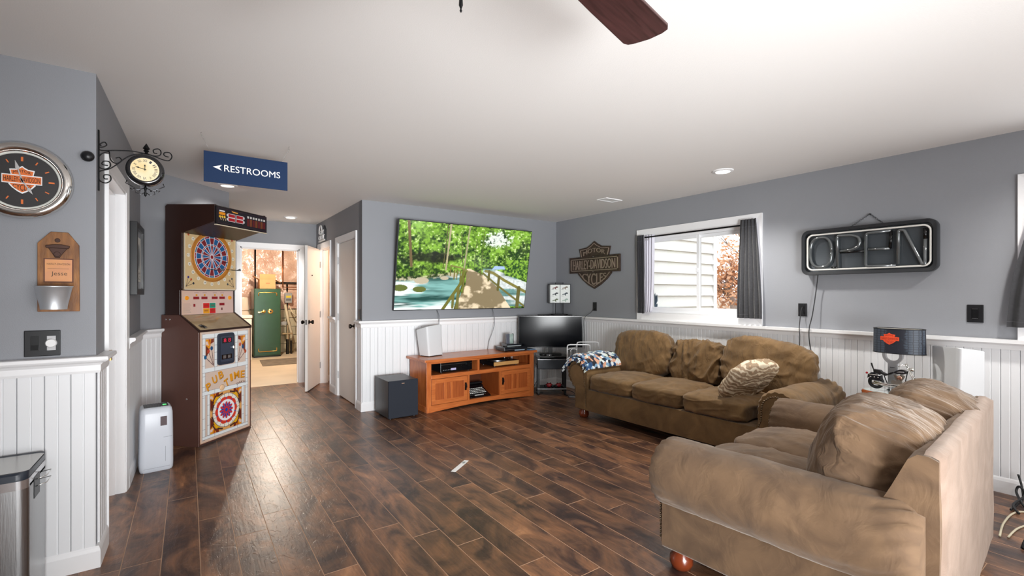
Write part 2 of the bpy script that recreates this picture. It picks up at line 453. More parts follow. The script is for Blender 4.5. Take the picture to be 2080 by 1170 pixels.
P_rail = [(0,0.962),(-0.016,0.962),(-0.020,0.974),(-0.020,1.000),(-0.030,1.012),(-0.046,1.020),(-0.052,1.028),(-0.050,1.042),(-0.044,1.0444),(0,1.0444)]
P_rail2 = [(0,0.975),(-0.018,0.975),(-0.020,1.004),(-0.032,1.016),(-0.070,1.020),(-0.072,1.0444),(0,1.0444)]
def base(side, F, x0, x1, e0=0, e1=0): return profile_run('baseboard_'+side, F, x0, x1, P_base, e0=e0, e1=e1)
def rail(F, x0, x1, e0=0, e1=0, P=P_rail):
    n_trim[0] += 1; return profile_run('trim_%d' % n_trim[0], F, x0, x1, P, e0=e0, e1=e1)
wainscot(W_left, -0.915, 0.0); base('left', F_left, -2.6, 0, e1=-1); rail(F_left, -2.6, 0, e1=-1)
wainscot(W_side, 0.03, 0.24); base('doorway', F_side, 0.0, 0.24, e0=-1); rail(F_side, 0.0, 0.24, e0=-1)
wainscot(W_side, 1.12, 2.02); base('doorway_far', F_side, 1.125, 2.02, e1=1); rail(F_side, 1.125, 2.02, e1=0.6)
wainscot(W_diag, 0.0, 1.0); base('corner', F_diag, 0.0, 1.0, e1=-0.6); rail(F_diag, 0.0, 1.0, e1=-0.6)
base('hall_left', F_hl, 0, 1.88); rail(F_hl, 0, 1.88); wainscot(W_hl, 0, 1.88)
lw = YH-YB
wainscot(W_hr, lw-0.16, lw); base('hall_right', F_hr, lw-0.165, lw, e1=-1); rail(F_hr, lw-0.165, lw, e1=-1)
wainscot(W_hr, YH-6.81, YH-6.51); base('hall_right_far', F_hr, YH-6.81, YH-6.515); rail(F_hr, YH-6.81, YH-6.515)
wainscot(W_back, 0, XR-XD); base('back', F_back, 0, XR-XD, e0=-1); rail(F_back, 0, XR-XD, e0=-1)
wainscot(W_right, 0, ry(-0.3)); base('right', F_right, 0, ry(-2.4)); rail(F_right, 0, ry(-2.4), P=P_rail2)

# ---- door casings, jambs, leaves
def casing(F, x0, x1, top, wd=0.066, th=0.018, jamb=0.12, left=True, right=True, sill=None):
    """mitred casing around an opening of the wall, jambs inside; one object each"""
    n_trim[0] += 1
    g = G(); z0 = 0.0 if sill is None else sill
    def leg(a, b, out):   # a = inner edge, b = outer edge
        if sill is None: v = [(a,0,z0),(b,0,z0),(b,0,top+wd),(a,0,top)]
        else: v = [(a,0,z0),(b,0,z0-wd),(b,0,top+wd),(a,0,top)]
        mid = a+(b-a)*0.25
        vv = [(p[0],0,p[2]) for p in v]+[(v[0][0],-th*0.55,v[0][2]),(v[1][0],-th,v[1][2]),(v[2][0],-th,v[2][2]),(v[3][0],-th*0.55,v[3][2])]
        g.add(vv, [(0,1,2,3),(4,7,6,5),(0,4,5,1),(1,5,6,2),(2,6,7,3),(3,7,4,0)])
    if left: leg(x0, x0-wd, 0)
    if right: leg(x1, x1+wd, 0)
    def hbar(z, zo):
        v = [(x0,z),(x1,z),(x1+wd,zo),(x0-wd,zo)]
        vv = [(p[0],0,p[1]) for p in v]+[(v[0][0],-th*0.55,v[0][1]),(v[1][0],-th*0.55,v[1][1]),(v[2][0],-th,v[2][1]),(v[3][0],-th,v[3][1])]
        g.add(vv, [(0,1,2,3),(4,7,6,5),(0,4,5,1),(1,5,6,2),(2,6,7,3),(3,7,4,0)])
    hbar(top, top+wd)
    if sill is not None: hbar(sill, sill-wd)
    o = struct('trim_%d' % n_trim[0], g, M_white); o.location = (F[0][0], F[0][1], 0); o.rotation_euler = (0,0,F[1])
    n_trim[0] += 1
    g = G(); e = 0.016
    g.box(x0-0.002, x0+e, -0.004, jamb, z0, top); g.box(x1-e, x1+0.002, -0.004, jamb, z0, top); g.box(x0-0.002, x1+0.002, -0.004, jamb, top-e, top+0.002)
    s = 0.010  # door stops
    g.box(x0+e, x0+e+s, 0.05, 0.085, z0, top-e); g.box(x1-e-s, x1-e, 0.05, 0.085, z0, top-e); g.box(x0+e, x1-e, 0.05, 0.085, top-e-s, top-e)
    o = struct('trim_%d' % n_trim[0], g, M_white); o.location = (F[0][0], F[0][1], 0); o.rotation_euler = (0,0,F[1])
casing(F_side, 0.31, 1.05, 2.04)
# second casing bead and strike plate on the near doorway jamb
g = G(); g.use(mat('brass_strike', 'b99a62', 0.35, metal=1.0)); g.box(0.285, 0.325, -0.022, 0.004, 0.985, 1.04); g.box(0.318, 0.327, -0.004, 0.03, 0.97, 1.05)
struct('trim_strike_plate', g).location = (XL, YL, 0); bpy.data.objects['trim_strike_plate'].rotation_euler = (0,0,F_side[1])
casing(F_he, 0.612-0.358, 1.40-0.358, 2.04)
casing(F_hr, YH-7.5, YH-6.87, 2.045)
casing(F_hr, YH-6.455, YH-5.649, 2.045)
M_knob = mat('oil_rubbed_bronze', '1b1613', 0.34, metal=0.85)
def knob(parent, x, z, y=-0.02, side=-1):
    g = G(); s = side
    g.lathe([(0.001,0),(0.031,0),(0.031,0.006*s),(0.011,0.009*s),(0.011,0.03*s),(0.022,0.036*s),(0.029,0.05*s),(0.026,0.062*s),(0.001,0.066*s)], 20, 'y', (x, y, z))
    return g.build('door_knob', M_knob, parent, auto=40)
def hinge(parent, x, z, y=-0.003):
    g = G(); g.box(x-0.016, x+0.016, y-0.003, y, z-0.045, z+0.045); g.cyl((x, y-0.006, z-0.048), 0.006, 0.096, 'z', 10)
    return g.build('hinge', mat('nickel_hinge', '9a9998', 0.35, metal=1.0), parent)
d1 = sempty('door_1', (XD, YH, 0), -R90)
g = G(); g.box(YH-6.455+0.019, YH-5.649-0.019, 0.012, 0.047, 0.012, 2.025); g.build('door_panel', M_door, d1, bevel=0.002)
knob(d1, YH-5.649-0.085, 0.965, 0.012)
for z in (0.28, 1.05, 1.80): hinge(d1, YH-6.455+0.010, z, 0.006)
# door 2 stands open into the hall; hinge line near (1.64, 7.48)
ang = math.atan2(6.893-7.49, 1.334-1.636)
d2 = sempty('door_2', (1.630, 7.478, 0), ang)
g = G(); g.box(0.0, 0.655, -0.0175, 0.0175, 0.012, 2.028); g.build('door_panel', M_door, d2, bevel=0.002)
knob(d2, 0.655-0.065, 0.965, 0.0175, 1); knob(d2, 0.655-0.065, 0.965, -0.0175, -1)
g = G(); g.cyl((0.45, 0.0175, 1.62), 0.009, 0.012, 'y', 12); g.build('peg_hook', M_knob, d2)
g = G(); g.box(0.6545, 0.6575, -0.011, 0.011, 0.93, 1.0); g.build('latch_plate', mat('nickel_hinge', '9a9998', 0.35, metal=1.0), d2)
for z in (0.28, 1.05, 1.80):
    g = G(); g.cyl((-0.004, 0.014, z-0.048), 0.007, 0.096, 'z', 10); g.box(-0.003, 0.035, 0.0175, 0.020, z-0.045, z+0.045); g.build('hinge', mat('nickel_hinge', '9a9998', 0.35, metal=1.0), d2)

# closet behind door 2
M_tan = mat('warm_closet_paint', 'c9b6a4', 0.7, var=0.02)
struct('wall_closet_back', G().box(2.95, 3.05, 6.3, 7.9, 0, H), M_tan)
struct('wall_closet_far', G().box(XD+0.12, 3.0, 7.62, 7.72, 0, H), M_tan)
struct('wall_closet_near', G().box(XD+0.12, 3.0, 6.62, 6.72, 0, H), M_tan)
struct('baseboard_closet', G().box(XD+0.12, 2.95, 7.60, 7.62, 0, 0.09), M_white)

# ---- windows
def glass_mat():
    m = bpy.data.materials.new('window_glass'); m.use_nodes = True; nt = m.node_tree; N = nt.nodes; L = nt.links
    N.remove(N['Principled BSDF']); out = N['Material Output']
    t = N.new('ShaderNodeBsdfTransparent'); gl = N.new('ShaderNodeBsdfGlossy'); gl.inputs['Roughness'].default_value = 0.02
    fr = N.new('ShaderNodeFresnel'); fr.inputs[0].default_value = 1.35
    mx = N.new('ShaderNodeMixShader'); L.new(fr.outputs[0], mx.inputs[0]); L.new(t.outputs[0], mx.inputs[1]); L.new(gl.outputs[0], mx.inputs[2]); L.new(mx.outputs[0], out.inputs[0])
    t.inputs[0].default_value = (0.97, 0.985, 0.98, 1)
    return m
M_glass = glass_mat()
M_vinyl = mat('white_vinyl', 'f0f1f3', 0.32)
def window(name, WO, split):
    x0, x1, z0, z1 = WO
    w_ = sempty(name, (XR, YB, 0), -R90)
    casing(F_right, x0, x1, z1, wd=0.072, th=0.02, jamb=0.16, sill=z0)
    g = G(); g.box(x0, x1, -0.004, 0.16, z0-0.002, z0+0.014); g.build('window_sill', M_white, w_)
    t = 0.035; y0, y1 = 0.085, 0.15
    g = G(); a, b, c, d = x0+0.016, x1-0.016, z0+0.014, z1-0.016
    g.box(a, a+t, y0, y1, c, d); g.box(b-t, b, y0, y1, c, d); g.box(a+t, b-t, y0, y1, c, c+t); g.box(a+t, b-t, y0, y1, d-t, d)
    g.build('window_frame', M_vinyl, w_, bevel=0.003)
    sp = a+(b-a)*split
    for (p, r, yo) in ((a+t, sp+0.02, 0.092), (sp-0.02, b-t, 0.118)):
        s = 0.034; g = G(); zz0, zz1 = c+t, d-t
        g.box(p, p+s, yo, yo+0.024, zz0, zz1); g.box(r-s, r, yo, yo+0.024, zz0, zz1); g.box(p+s, r-s, yo, yo+0.024, zz0, zz0+s); g.box(p+s, r-s, yo, yo+0.024, zz1-s, zz1)
        sf = g.build('sash_frame', M_vinyl, w_, bevel=0.002)
        g = G(); g.box(p+s, r-s, yo+0.010, yo+0.013, zz0+s, zz1-s); g.build('pane', M_glass, sf)
    g = G(); g.box(sp-0.013, sp+0.013, 0.070, 0.093, (z0+z1)/2+0.01, (z0+z1)/2+0.05); g.cyl((sp, 0.078, (z0+z1)/2+0.03), 0.008, 0.02, 'x', 10)
    g.build('sash_lock', M_vinyl, w_, bevel=0.002)
    return w_
window('window_1', WO1, 0.50)
window('window_2', WO2, 0.5)

# ---- light fittings of the ceiling
for i, (x, y, lab) in enumerate([(3.876, 2.317, 'round recessed ceiling light above the long sofa and the window'),
                            (1.182, 7.175, 'round recessed ceiling light in the hall in front of the utility doorway'),
                            (0.321, 5.439, 'round recessed ceiling light partly hidden behind the blue hanging sign')]):
    t = thing('recessed_light', lab, 'ceiling light', (x, y, H), 0, 'recessed lights in the ceiling')
    g = G(); g.lathe([(0.060,-0.012),(0.086,-0.006),(0.088,0.0),(0.070,0.0)], 32, 'z', cap=False); g.lathe([(0.060,-0.012),(0.058,-0.002)], 32, 'z', cap=False)
    g.build('trim_ring', M_white, t, auto=50)
    g = G(); g.lathe([(0.0005,-0.0055),(0.06,-0.005)], 32, 'z', cap=False)
    g.build('diffuser', mat('lamp_diffuser_%d' % i, 'ffffff', 0.5, emit='fff8ec', estr=(9.0, 9.0, 1.3)[i]), t)
t = thing('ceiling_vent', 'small white rectangular air vent in the ceiling near the back corner', 'vent', (3.99, 3.77, H), 0)
g = G(); g.box(-0.13,0.13,-0.075,-0.055,-0.008,0); g.box(-0.13,0.13,0.055,0.075,-0.008,0); g.box(-0.13,-0.11,-0.055,0.055,-0.008,0); g.box(0.11,0.13,-0.055,0.055,-0.008,0); g.build('vent_frame', M_white, t)
for k in range(5):
    y = -0.045+k*0.0225; g = G(); g.add([(-0.11,y-0.008,-0.007),(0.11,y-0.008,-0.007),(0.11,y+0.006,-0.001),(-0.11,y+0.006,-0.001),(-0.11,y-0.008,-0.0055),(0.11,y-0.008,-0.0055),(0.11,y+0.006,0.0),(-0.11,y+0.006,0.0)],[(0,1,2,3),(7,6,5,4),(0,4,5,1),(1,5,6,2),(2,6,7,3),(3,7,4,0)]); g.build('vent_slat', mat('vent_slat_paint','c9c7c5',0.5), t)

# ================================================================== UTILITY ROOM beyond the hall
M_conc = mat('pale_concrete_floor', 'd8c8ac', 0.55, var=0.10, vscale=1.5, coords='World', detail=6, bump=0.05, bscale=30)
struct('floor_utility_room', G().box(-1.0, 4.0, YH+0.001, 12.2, -0.12, -0.002), M_conc)
M_ins = mat('pink_insulation_under_plastic', 'c9a18a', 0.25, col2='e6cbb5', vscale=3.0, bump=0.9, bscale=9, coords='World', bdist=0.05, coat=0.5, contrast=(0.3, 0.75))
UB = struct('wall_utility_back', G().box(-1.0, 4.0, 12.08, 12.2, 0, 2.7), mat('mortar', '9d9484', 0.9))
g = G(); nx, nz = 60, 26; vs = []
for j in range(nz+1):
    for i in range(nx+1):
        x = -0.2+i*3.2/nx; z = 1.02+j*1.55/nz
        vs.append((x, 12.02+0.05*noise.noise(Vector((x*5, z*4, 2)))+0.018*noise.noise(Vector((x*17, z*11, 5)))-0.03*abs(math.sin(x*PI/0.41)), z))
fs = [(j*(nx+1)+i, j*(nx+1)+i+1, (j+1)*(nx+1)+i+1, (j+1)*(nx+1)+i) for j in range(nz) for i in range(nx)]
g.add(vs, fs); g.build('insulation_sheet', M_ins, UB, smooth=True)
M_blk = mat('painted_block', 'cfc4a4', 0.7, var=0.06, vscale=5, bump=0.15, bscale=60, coords='World')
for r in range(5):
    for c in range(6):
        x = 0.9+c*0.40+(0.2 if r % 2 else 0); g = G(); g.box(x+0.005, x+0.395, 12.03, 12.09, r*0.2+0.005, r*0.2+0.195)
        g.build('block', M_blk, UB, bevel=0.004, bseg=1)
struct('wall_utility_left', G().box(-0.3, -0.2, YH+0.13, 12.1, 0, 2.7), M_ins)
struct('wall_utility_right', G().box(3.2, 3.3, YH+0.13, 12.1, 0, 2.7), M_ins)
M_joist = mat('joist_wood', '8a6640', 0.75, var=0.25, vscale=6, stretch=(1, 8, 8))
UC = struct('ceiling_utility', G().box(-0.4, 3.4, YH+0.1, 12.2, 2.62, 2.7), mat('subfloor_wood', '6d5238', 0.8, var=0.2))
for k in range(9):
    g = G(); g.box(-0.3, 3.3, 8.2+k*0.41, 8.24+k*0.41, 2.40, 2.62); g.build('joist', M_joist, UC)

# ================================================================== OUTSIDE the window
M_sid = mat('white_lap_siding', 'e9eae7', 0.6, var=0.02, vscale=3, bump=0.08, bscale=60, stretch=(0.3, 1, 6))
SIDW = struct('exterior_wall', G().box(XR+0.3, 7.38, 4.62, 4.8, -0.5, 4.2), M_sid)
for k in range(18):
    z = 0.62+k*0.178; q = G()
    q.add([(XR+0.3,4.60,z),(7.38,4.60,z),(7.38,4.618,z+0.178),(XR+0.3,4.618,z+0.178),(XR+0.3,4.565,z),(7.38,4.565,z),(7.38,4.606,z+0.182),(XR+0.3,4.606,z+0.182)],
          [(0,1,2,3),(4,7,6,5),(0,4,5,1),(1,5,6,2),(2,6,7,3),(3,7,4,0)])
    q.build('siding_board', M_sid, SIDW)
struct('trim_corner_board', G().box(7.37, 7.47, 4.57, 4.66, -0.5, 4.2), M_white)
S2 = struct('exterior_wall', G().box(7.6, 9.3, 5.72, 5.8, -0.5, 4.2), M_sid)
for k in range(18):
    z = 0.62+k*0.178; q = G(); q.add([(7.6,5.70,z),(9.0,5.70,z),(9.0,5.718,z+0.178),(7.6,5.718,z+0.178),(7.6,5.685,z),(9.0,5.685,z),(9.0,5.706,z+0.182),(7.6,5.706,z+0.182)],
          [(0,1,2,3),(4,7,6,5),(0,4,5,1),(1,5,6,2),(2,6,7,3),(3,7,4,0)]); q.build('siding_board', M_sid, S2)
struct('ground_outside', G().box(XR+0.17, 60, -30, 60, 0.2, 0.62), mat('leaf_littered_ground', '8d6f58', 0.9, col2='b9a692', vscale=2, coords='World'))
def tree(x, y, h, seed, leaves, label, name='leafy_tree'):
    r = random.Random(seed); t = thing(name, label, 'tree', (x, y, 0.6), 0, None)
    g = G(); tips = []
    def grow(p, d, L_, rad, lev):
        pts = [p]; q = Vector(p)
        for i in range(4):
            d = (d+Vector((r.uniform(-.22,.22), r.uniform(-.22,.22), r.uniform(-.05,.15)))).normalized(); q = q+d*L_/4; pts.append(tuple(q))
        g.tube(pts, [rad*(1-0.12*i) for i in range(5)], 5)
        if lev == 0: tips.append(q); return
        for k in range(3):
            nd = (d+Vector((r.uniform(-1,1), r.uniform(-1,1), r.uniform(0,.6)))*0.75).normalized()
            tips.append(Vector(pts[2+k%3])); grow(pts[1+k], nd, L_*0.66, rad*0.5, lev-1)
    grow((0,0,0), Vector((0,0,1)), h*0.5, 0.11, 3)
    g.build('trunk', mat('pale_bark', 'a69c96', 0.85, var=0.15), t, smooth=True)
    g = G()
    for k in range(leaves):
        c = r.choice(tips)+Vector((r.gauss(0,.28), r.gauss(0,.28), r.gauss(0,.28))); s = 0.055+r.random()*0.03
        u = Vector((r.gauss(0,1), r.gauss(0,1), r.gauss(0,1))).normalized(); v = u.orthogonal().normalized()
        a, b = u*s, v*s*0.6; g.add([tuple(c-a), tuple(c-b*1.0), tuple(c+a), tuple(c+b), tuple(c+u.cross(v)*s*0.25)], [(0,1,4),(1,2,4),(2,3,4),(3,0,4)])
    g.build('foliage', mat('russet_leaves', 'c08458', 0.7, col2='e3bb9a', vscale=3, coords='World'), t)['kind'] = 'stuff'
tree(12.8, 7.3, 2.3, 3, 1500, 'low tree with russet leaves seen through the right sash', 'russet_tree')
tree(15.0, 7.9, 5.8, 5, 350, 'tall bare pale tree standing behind the russet one outside', 'bare_tree')
tree(19.5, 11.0, 6.5, 9, 700, 'distant thin tree beyond the siding corner outside the window', 'distant_tree')
t = thing('planter_box', 'blue-grey planter box with a dark potted plant outside the left window pane', 'planter', (5.50, 4.33, 0.62), 0)
M_pl = mat('blue_grey_planter', '8fa3b0', 0.6, var=0.05)
g = G(); g.box(-0.45,0.12,-0.16,0.16,0.30,0.53); g.box(-0.47,0.14,-0.18,0.18,0.51,0.55); g.build('box', M_pl, t, bevel=0.006)
g = G(); q_ = [(-0.42,-0.14),(0.06,-0.14),(-0.42,0.10),(0.06,0.10)]
for (a, b) in q_: g = G(); g.box(a, a+0.04, b, b+0.04, 0, 0.30); g.build('leg', M_pl, t)
g = G(); r = random.Random(2)
for k in range(46):
    a = r.uniform(0, 2*PI); rr = r.uniform(0.02, 0.16); h = r.uniform(0.08, 0.32); x = -0.08+rr*0.7*math.cos(a); y = rr*math.sin(a)*0.5; h *= 0.75
    g.tube([(x*0.5-0.04, y*0.4, 0.53), (x, y, 0.53+h*0.6), (x*1.3, y*1.4, 0.53+h)], [0.012, 0.02, 0.002], 4)
g.build('foliage', mat('dark_plant', '4f5f6c', 0.8, var=0.2), t)
# ================================================================== SOFAS
def suede(name, c1, c2, seedoff=0.0, bs=0.35, pleat=None):
    m = bpy.data.materials.new(name); m.use_nodes = True
    N = m.node_tree.nodes; L = m.node_tree.links; b = N['Principled BSDF']
    tc = N.new('ShaderNodeTexCoord'); mp = N.new('ShaderNodeMapping'); mp.inputs['Location'].default_value = (seedoff, seedoff, 0); L.new(tc.outputs['Object'], mp.inputs[0])
    n = N.new('ShaderNodeTexNoise'); n.inputs['Scale'].default_value = 5.5; n.inputs['Detail'].default_value = 5; n.inputs['Distortion'].default_value = 1.2; L.new(mp.outputs[0], n.inputs['Vector'])
    r = N.new('ShaderNodeValToRGB'); r.color_ramp.elements[0].position = 0.30; r.color_ramp.elements[1].position = 0.72
    r.color_ramp.elements[0].color = (*s2l(c1), 1); r.color_ramp.elements[1].color = (*s2l(c2), 1); L.new(n.outputs[0], r.inputs[0]); L.new(r.outputs[0], b.inputs['Base Color'])
    b.inputs['Roughness'].default_value = 0.85; b.inputs['Sheen Weight'].default_value = 0.22; b.inputs['Sheen Roughness'].default_value = 0.45; b.inputs['Sheen Tint'].default_value = (1.0, 0.90, 0.80, 1)
    n2 = N.new('ShaderNodeTexNoise'); n2.inputs['Scale'].default_value = 9; n2.inputs['Detail'].default_value = 6; n2.inputs['Distortion'].default_value = 0.8; L.new(mp.outputs[0], n2.inputs['Vector'])
    bp = N.new('ShaderNodeBump'); bp.inputs['Strength'].default_value = bs; bp.inputs['Distance'].default_value = 0.02; L.new(n2.outputs[0], bp.inputs['Height']); L.new(bp.outputs[0], b.inputs['Normal'])
    if pleat:
        mq = N.new('ShaderNodeMapping'); mq.inputs['Scale'].default_value = pleat; L.new(tc.outputs['Object'], mq.inputs[0])
        n4 = N.new('ShaderNodeTexNoise'); n4.inputs['Scale'].default_value = 1.0; n4.inputs['Detail'].default_value = 3; n4.inputs['Distortion'].default_value = 1.0; L.new(mq.outputs[0], n4.inputs['Vector'])
        r4 = N.new('ShaderNodeValToRGB'); r4.color_ramp.elements[0].position = 0.40; r4.color_ramp.elements[1].position = 0.56; L.new(n4.outputs[0], r4.inputs[0])
        b4 = N.new('ShaderNodeBump'); b4.inputs['Strength'].default_value = 0.38; b4.inputs['Distance'].default_value = 0.012; L.new(r4.outputs[0], b4.inputs['Height']); L.new(bp.outputs[0], b4.inputs['Normal']); L.new(b4.outputs[0], b.inputs['Normal'])
    return m
M_su1 = suede('olive_brown_microsuede', '5d4526', '7b5e39')
M_su1b = suede('olive_microsuede_pleated', '5d4526', '7b5e39', 1.0, 0.35, (16, 5, 5))
M_su2 = suede('taupe_brown_microsuede', '513c29', '6d543b', 3.3)
M_su2b = suede('taupe_microsuede_pleated', '513c29', '6d543b', 3.3, 0.35, (26, 5, 4))
M_su3 = suede('lit_napped_microsuede', '735f51', '8c7769', 7.1)  # taupe suede with its nap and the strong light on the back painted in
M_bun = mat('cherry_bun_foot', '6e2f17', 0.22, var=0.15, vscale=12, coat=0.4)
M_nail = mat('antique_nailhead', '7a6a55', 0.3, metal=1.0)
def fold(p, sc, seed):
    w1 = noise.noise(Vector((p[0]*3+seed, p[1]*3, p[2]*3)))*0.9; w2 = noise.noise(Vector((p[0]*3, p[1]*3+seed, p[2]*3+5)))*0.9
    a = noise.noise(Vector((p[0]*sc[0]+seed+w1, p[1]*sc[1]+w2, p[2]*sc[2]+w1-w2)))
    return (1-min(1.0, abs(a)*3.2))**1.6*1.6-0.35
def cushion(W, D, Hh, e=4.5, n=26, wr=0.006, sc=(6, 6, 14), seed=1.0, crown=0.0, gather=0.0, sag=0.0, pinch=0.0):
    """rounded, wrinkled cushion centred on the origin"""
    key = {}; vs = []; fs = []
    def vid(a, b, c):
        k = (a, b, c)
        if k not in key:
            p = [2*a/n-1, 2*b/n-1, 2*c/n-1]
            r = (abs(p[0])**e+abs(p[1])**e+abs(p[2])**e)**(1/e)
            q = Vector(p)/r
            pos = Vector((q.x*W/2, q.y*D/2, q.z*Hh/2))
            nrm = Vector((q.x*abs(q.x)**2/W, q.y*abs(q.y)**2/D, q.z*abs(q.z)**2/Hh)).normalized()
            cr = (1-q.x*q.x)*(1-q.y*q.y)
            pos.z += crown*cr*(1 if q.z > 0 else -0.3)*abs(q.z)
            s = wr*(fold(pos, sc, seed)-0.35)+wr*0.6*(fold(pos, (sc[1]*1.7, sc[0]*1.3, sc[2]*0.7), seed+9)-0.4)
            if gather:
                # pleats that fan out from the seams at the top edge
                t = max(0.0, q.z+0.15); fan = pos.x*(1.0-0.35*q.z)
                a_ = noise.noise(Vector((fan*24+seed, pos.y*3.5, pos.z*2.2+seed))); b_ = noise.noise(Vector((fan*48+seed, pos.y*5, pos.z*3)))
                s += gather*min(1, t*1.3)*((1-min(1, abs(a_)*3))*2.2-0.7+b_*0.7)
            if pinch:
                t = abs(q.x)**4; s -= pinch*t*(0.5+0.5*math.sin(pos.z*70+2*noise.noise(pos*8)))
            if sag: pos.z -= sag*(1-(2*abs(q.x)-0.0)**2 if abs(q.x) < 0.5 else 0)*(0.5+0.5*q.z)
            pos += nrm*s
            key[k] = len(vs); vs.append(tuple(pos))
        return key[k]
    for i in range(n):
        for j in range(n):
            fs.append((vid(i,j,0), vid(i,j+1,0), vid(i+1,j+1,0), vid(i+1,j,0)))
            fs.append((vid(i,j,n), vid(i+1,j,n), vid(i+1,j+1,n), vid(i,j+1,n)))
            fs.append((vid(i,0,j), vid(i+1,0,j), vid(i+1,0,j+1), vid(i,0,j+1)))
            fs.append((vid(i,n,j), vid(i,n,j+1), vid(i+1,n,j+1), vid(i+1,n,j)))
            fs.append((vid(0,i,j), vid(0,i,j+1), vid(0,i+1,j+1), vid(0,i+1,j)))
            fs.append((vid(n,i,j), vid(n,i+1,j), vid(n,i+1,j+1), vid(n,i,j+1)))
    return vs, fs
def resample(pts, n):
    P = [Vector((p[0], p[1])) for p in pts]; P.append(P[0]); L_ = [0]
    for a, b in zip(P, P[1:]): L_.append(L_[-1]+(b-a).length)
    out = []; j = 0
    for i in range(n):
        t = L_[-1]*i/n
        while L_[j+1] < t: j += 1
        f = (t-L_[j])/(L_[j+1]-L_[j]+1e-9); q = P[j].lerp(P[j+1], f); out.append((q.x, q.y))
    return out
def arm_outline(Rr, cz, pw, zb):
    """outline of a scroll arm, outer side at x=0, inner face at x=2R"""
    cx = Rr
    o = [(2*Rr+0.012, zb)]+arc(cx, cz, Rr, 0, math.radians(232), 26)+[(pw, cz-Rr*0.86), (pw, zb)]
    return o
def make_sofa(root, Lx, D, cells, mats, P):
    """cells: x-limits of the seat cushions; local x to the viewer's right, y into the depth"""
    mA, mS, mB, mBack = mats
    Rr, cz, pw, zb = P.get('R', 0.155), P.get('cz', 0.475), 0.125, 0.10
    ol = resample(arm_outline(Rr, cz, pw, zb), 96)
    czn = Vector((Rr*1.1, cz*0.72))
    for side in (0, 1):
        rings = []; ny = 36
        for k in range(ny+1):
            t = k/ny; y = 0.012+(D-0.05)*t
            e = min(t*ny*0.35, 1.0, (1-t)*ny*0.28); sc = (0.90 if t < 0.5 else 0.80)+(0.10 if t < 0.5 else 0.20)*math.sqrt(max(0.0, 1-(1-e)**2))
            ring = []
            for i, (x, z) in enumerate(ol):
                q = czn+(Vector((x, z))-czn)*1.0
                # pull the roll in at both ends
                if z > cz-Rr*0.9:
                    cxr, czr = Rr, cz; v = Vector((x-cxr, z-czr)); q = Vector((cxr, czr))+v*sc
                    a = math.atan2(v.y, v.x); fr = math.exp(-y/0.09)+math.exp(-(D-y)/0.11)
                    fb = math.exp(-(D-y)/0.16); q += v.normalized()*((0.0055*fr+0.009*fb)*math.sin(a*17+side*2+y*14*fb)+0.006*noise.noise(Vector((x*4, y*5+side*7, z*4)))+0.003*noise.noise(Vector((x*3, y*40, z*6+side))))
                else:
                    q += Vector((0.004*noise.noise(Vector((x*3, y*6, z*6+side*3))), 0))
                X = q.x if side == 0 else Lx-q.x
                ring.append((X, y, q.y))
            rings.append(ring if side == 0 else ring[::-1])
        g = G(); g.loft(rings); g.build('arm', mA, root, auto=60)
        # front facing panel with nailheads
        f = [(czn.x+(x-czn.x)*0.80 if z < cz-Rr*0.8 else Rr+(x-Rr)*0.70, z if z < cz-Rr*0.8 else cz+(z-cz)*0.70) for x, z in resample(arm_outline(Rr, cz, pw+0.0, zb+0.01), 90)]
        f = [(min(x, 2*Rr-0.02), z) for x, z in f]
        g = G(); poly = [(x if side == 0 else Lx-x, z) for x, z in f]
        if side == 1: poly = poly[::-1]
        g.prism(poly, 0.0, 0.03, 'y'); g.build('front_facing', mA, root, bevel=0.004)
        g = G(); pts = resample(f, 70)
        for (x, z) in pts[::1]:
            if z < zb+0.03: continue
            X = x if side == 0 else Lx-x
            g.lathe([(0.0078,-0.0005),(0.0062,-0.004),(0.0005,-0.006)], 7, 'y', (X+(0.006 if side == 0 else -0.006)*0, 0.0, z))
        g.build('nailheads', M_nail, root, smooth=True)['kind'] = 'stuff'
    xi0, xi1 = 2*Rr, Lx-2*Rr
    # seat rail
    g = G(); n = 30; rings = []
    for k in range(n+1):
        x = xi0-0.02+(xi1-xi0+0.04)*k/n; w_ = 0.004*noise.noise(Vector((x*5, 0, 2)))
        rings.append([(x, 0.012+w_, zb), (x, 0.006+w_, zb+0.03), (x, 0.004+w_*1.5, 0.22), (x, 0.012, 0.325), (x, 0.30, 0.33), (x, D-0.06, 0.33), (x, D-0.06, zb)])
    g.loft(rings); g.build('seat_rail', mA, root, auto=50)
    # back frame: raked front, flat outside
    bt = P.get('bt', 0.80); g = G(); nx = 34; nz = 14; xa, xb = pw+0.005+P.get('bin', 0), Lx-pw-0.005-P.get('bin', 0)
    rings = []
    for k in range(nx+1):
        x = xa+(xb-xa)*k/nx; e = min(k, nx-k); r_ = 0.004*(1-min(e, 2)/2)
        ring = []
        for j in range(nz+1):
            z = zb+(bt-zb)*j/nz; ring.append((x, D-r_+0.004*noise.noise(Vector((x*5, z*5, 3))), z-(r_ if j == nz else 0)))
        ring += [(x, D-0.03, bt+0.012-r_), (x, D-0.06, bt+0.012-r_), (x, D-0.085, bt-0.01-r_), (x, D-0.13, 0.68), (x, D-0.19, 0.55), (x, D-0.27, 0.34), (x, D-0.2, zb)]
        rings.append(ring[::-1])
    g.loft(rings); g.build('back_frame', mA, root, auto=50)
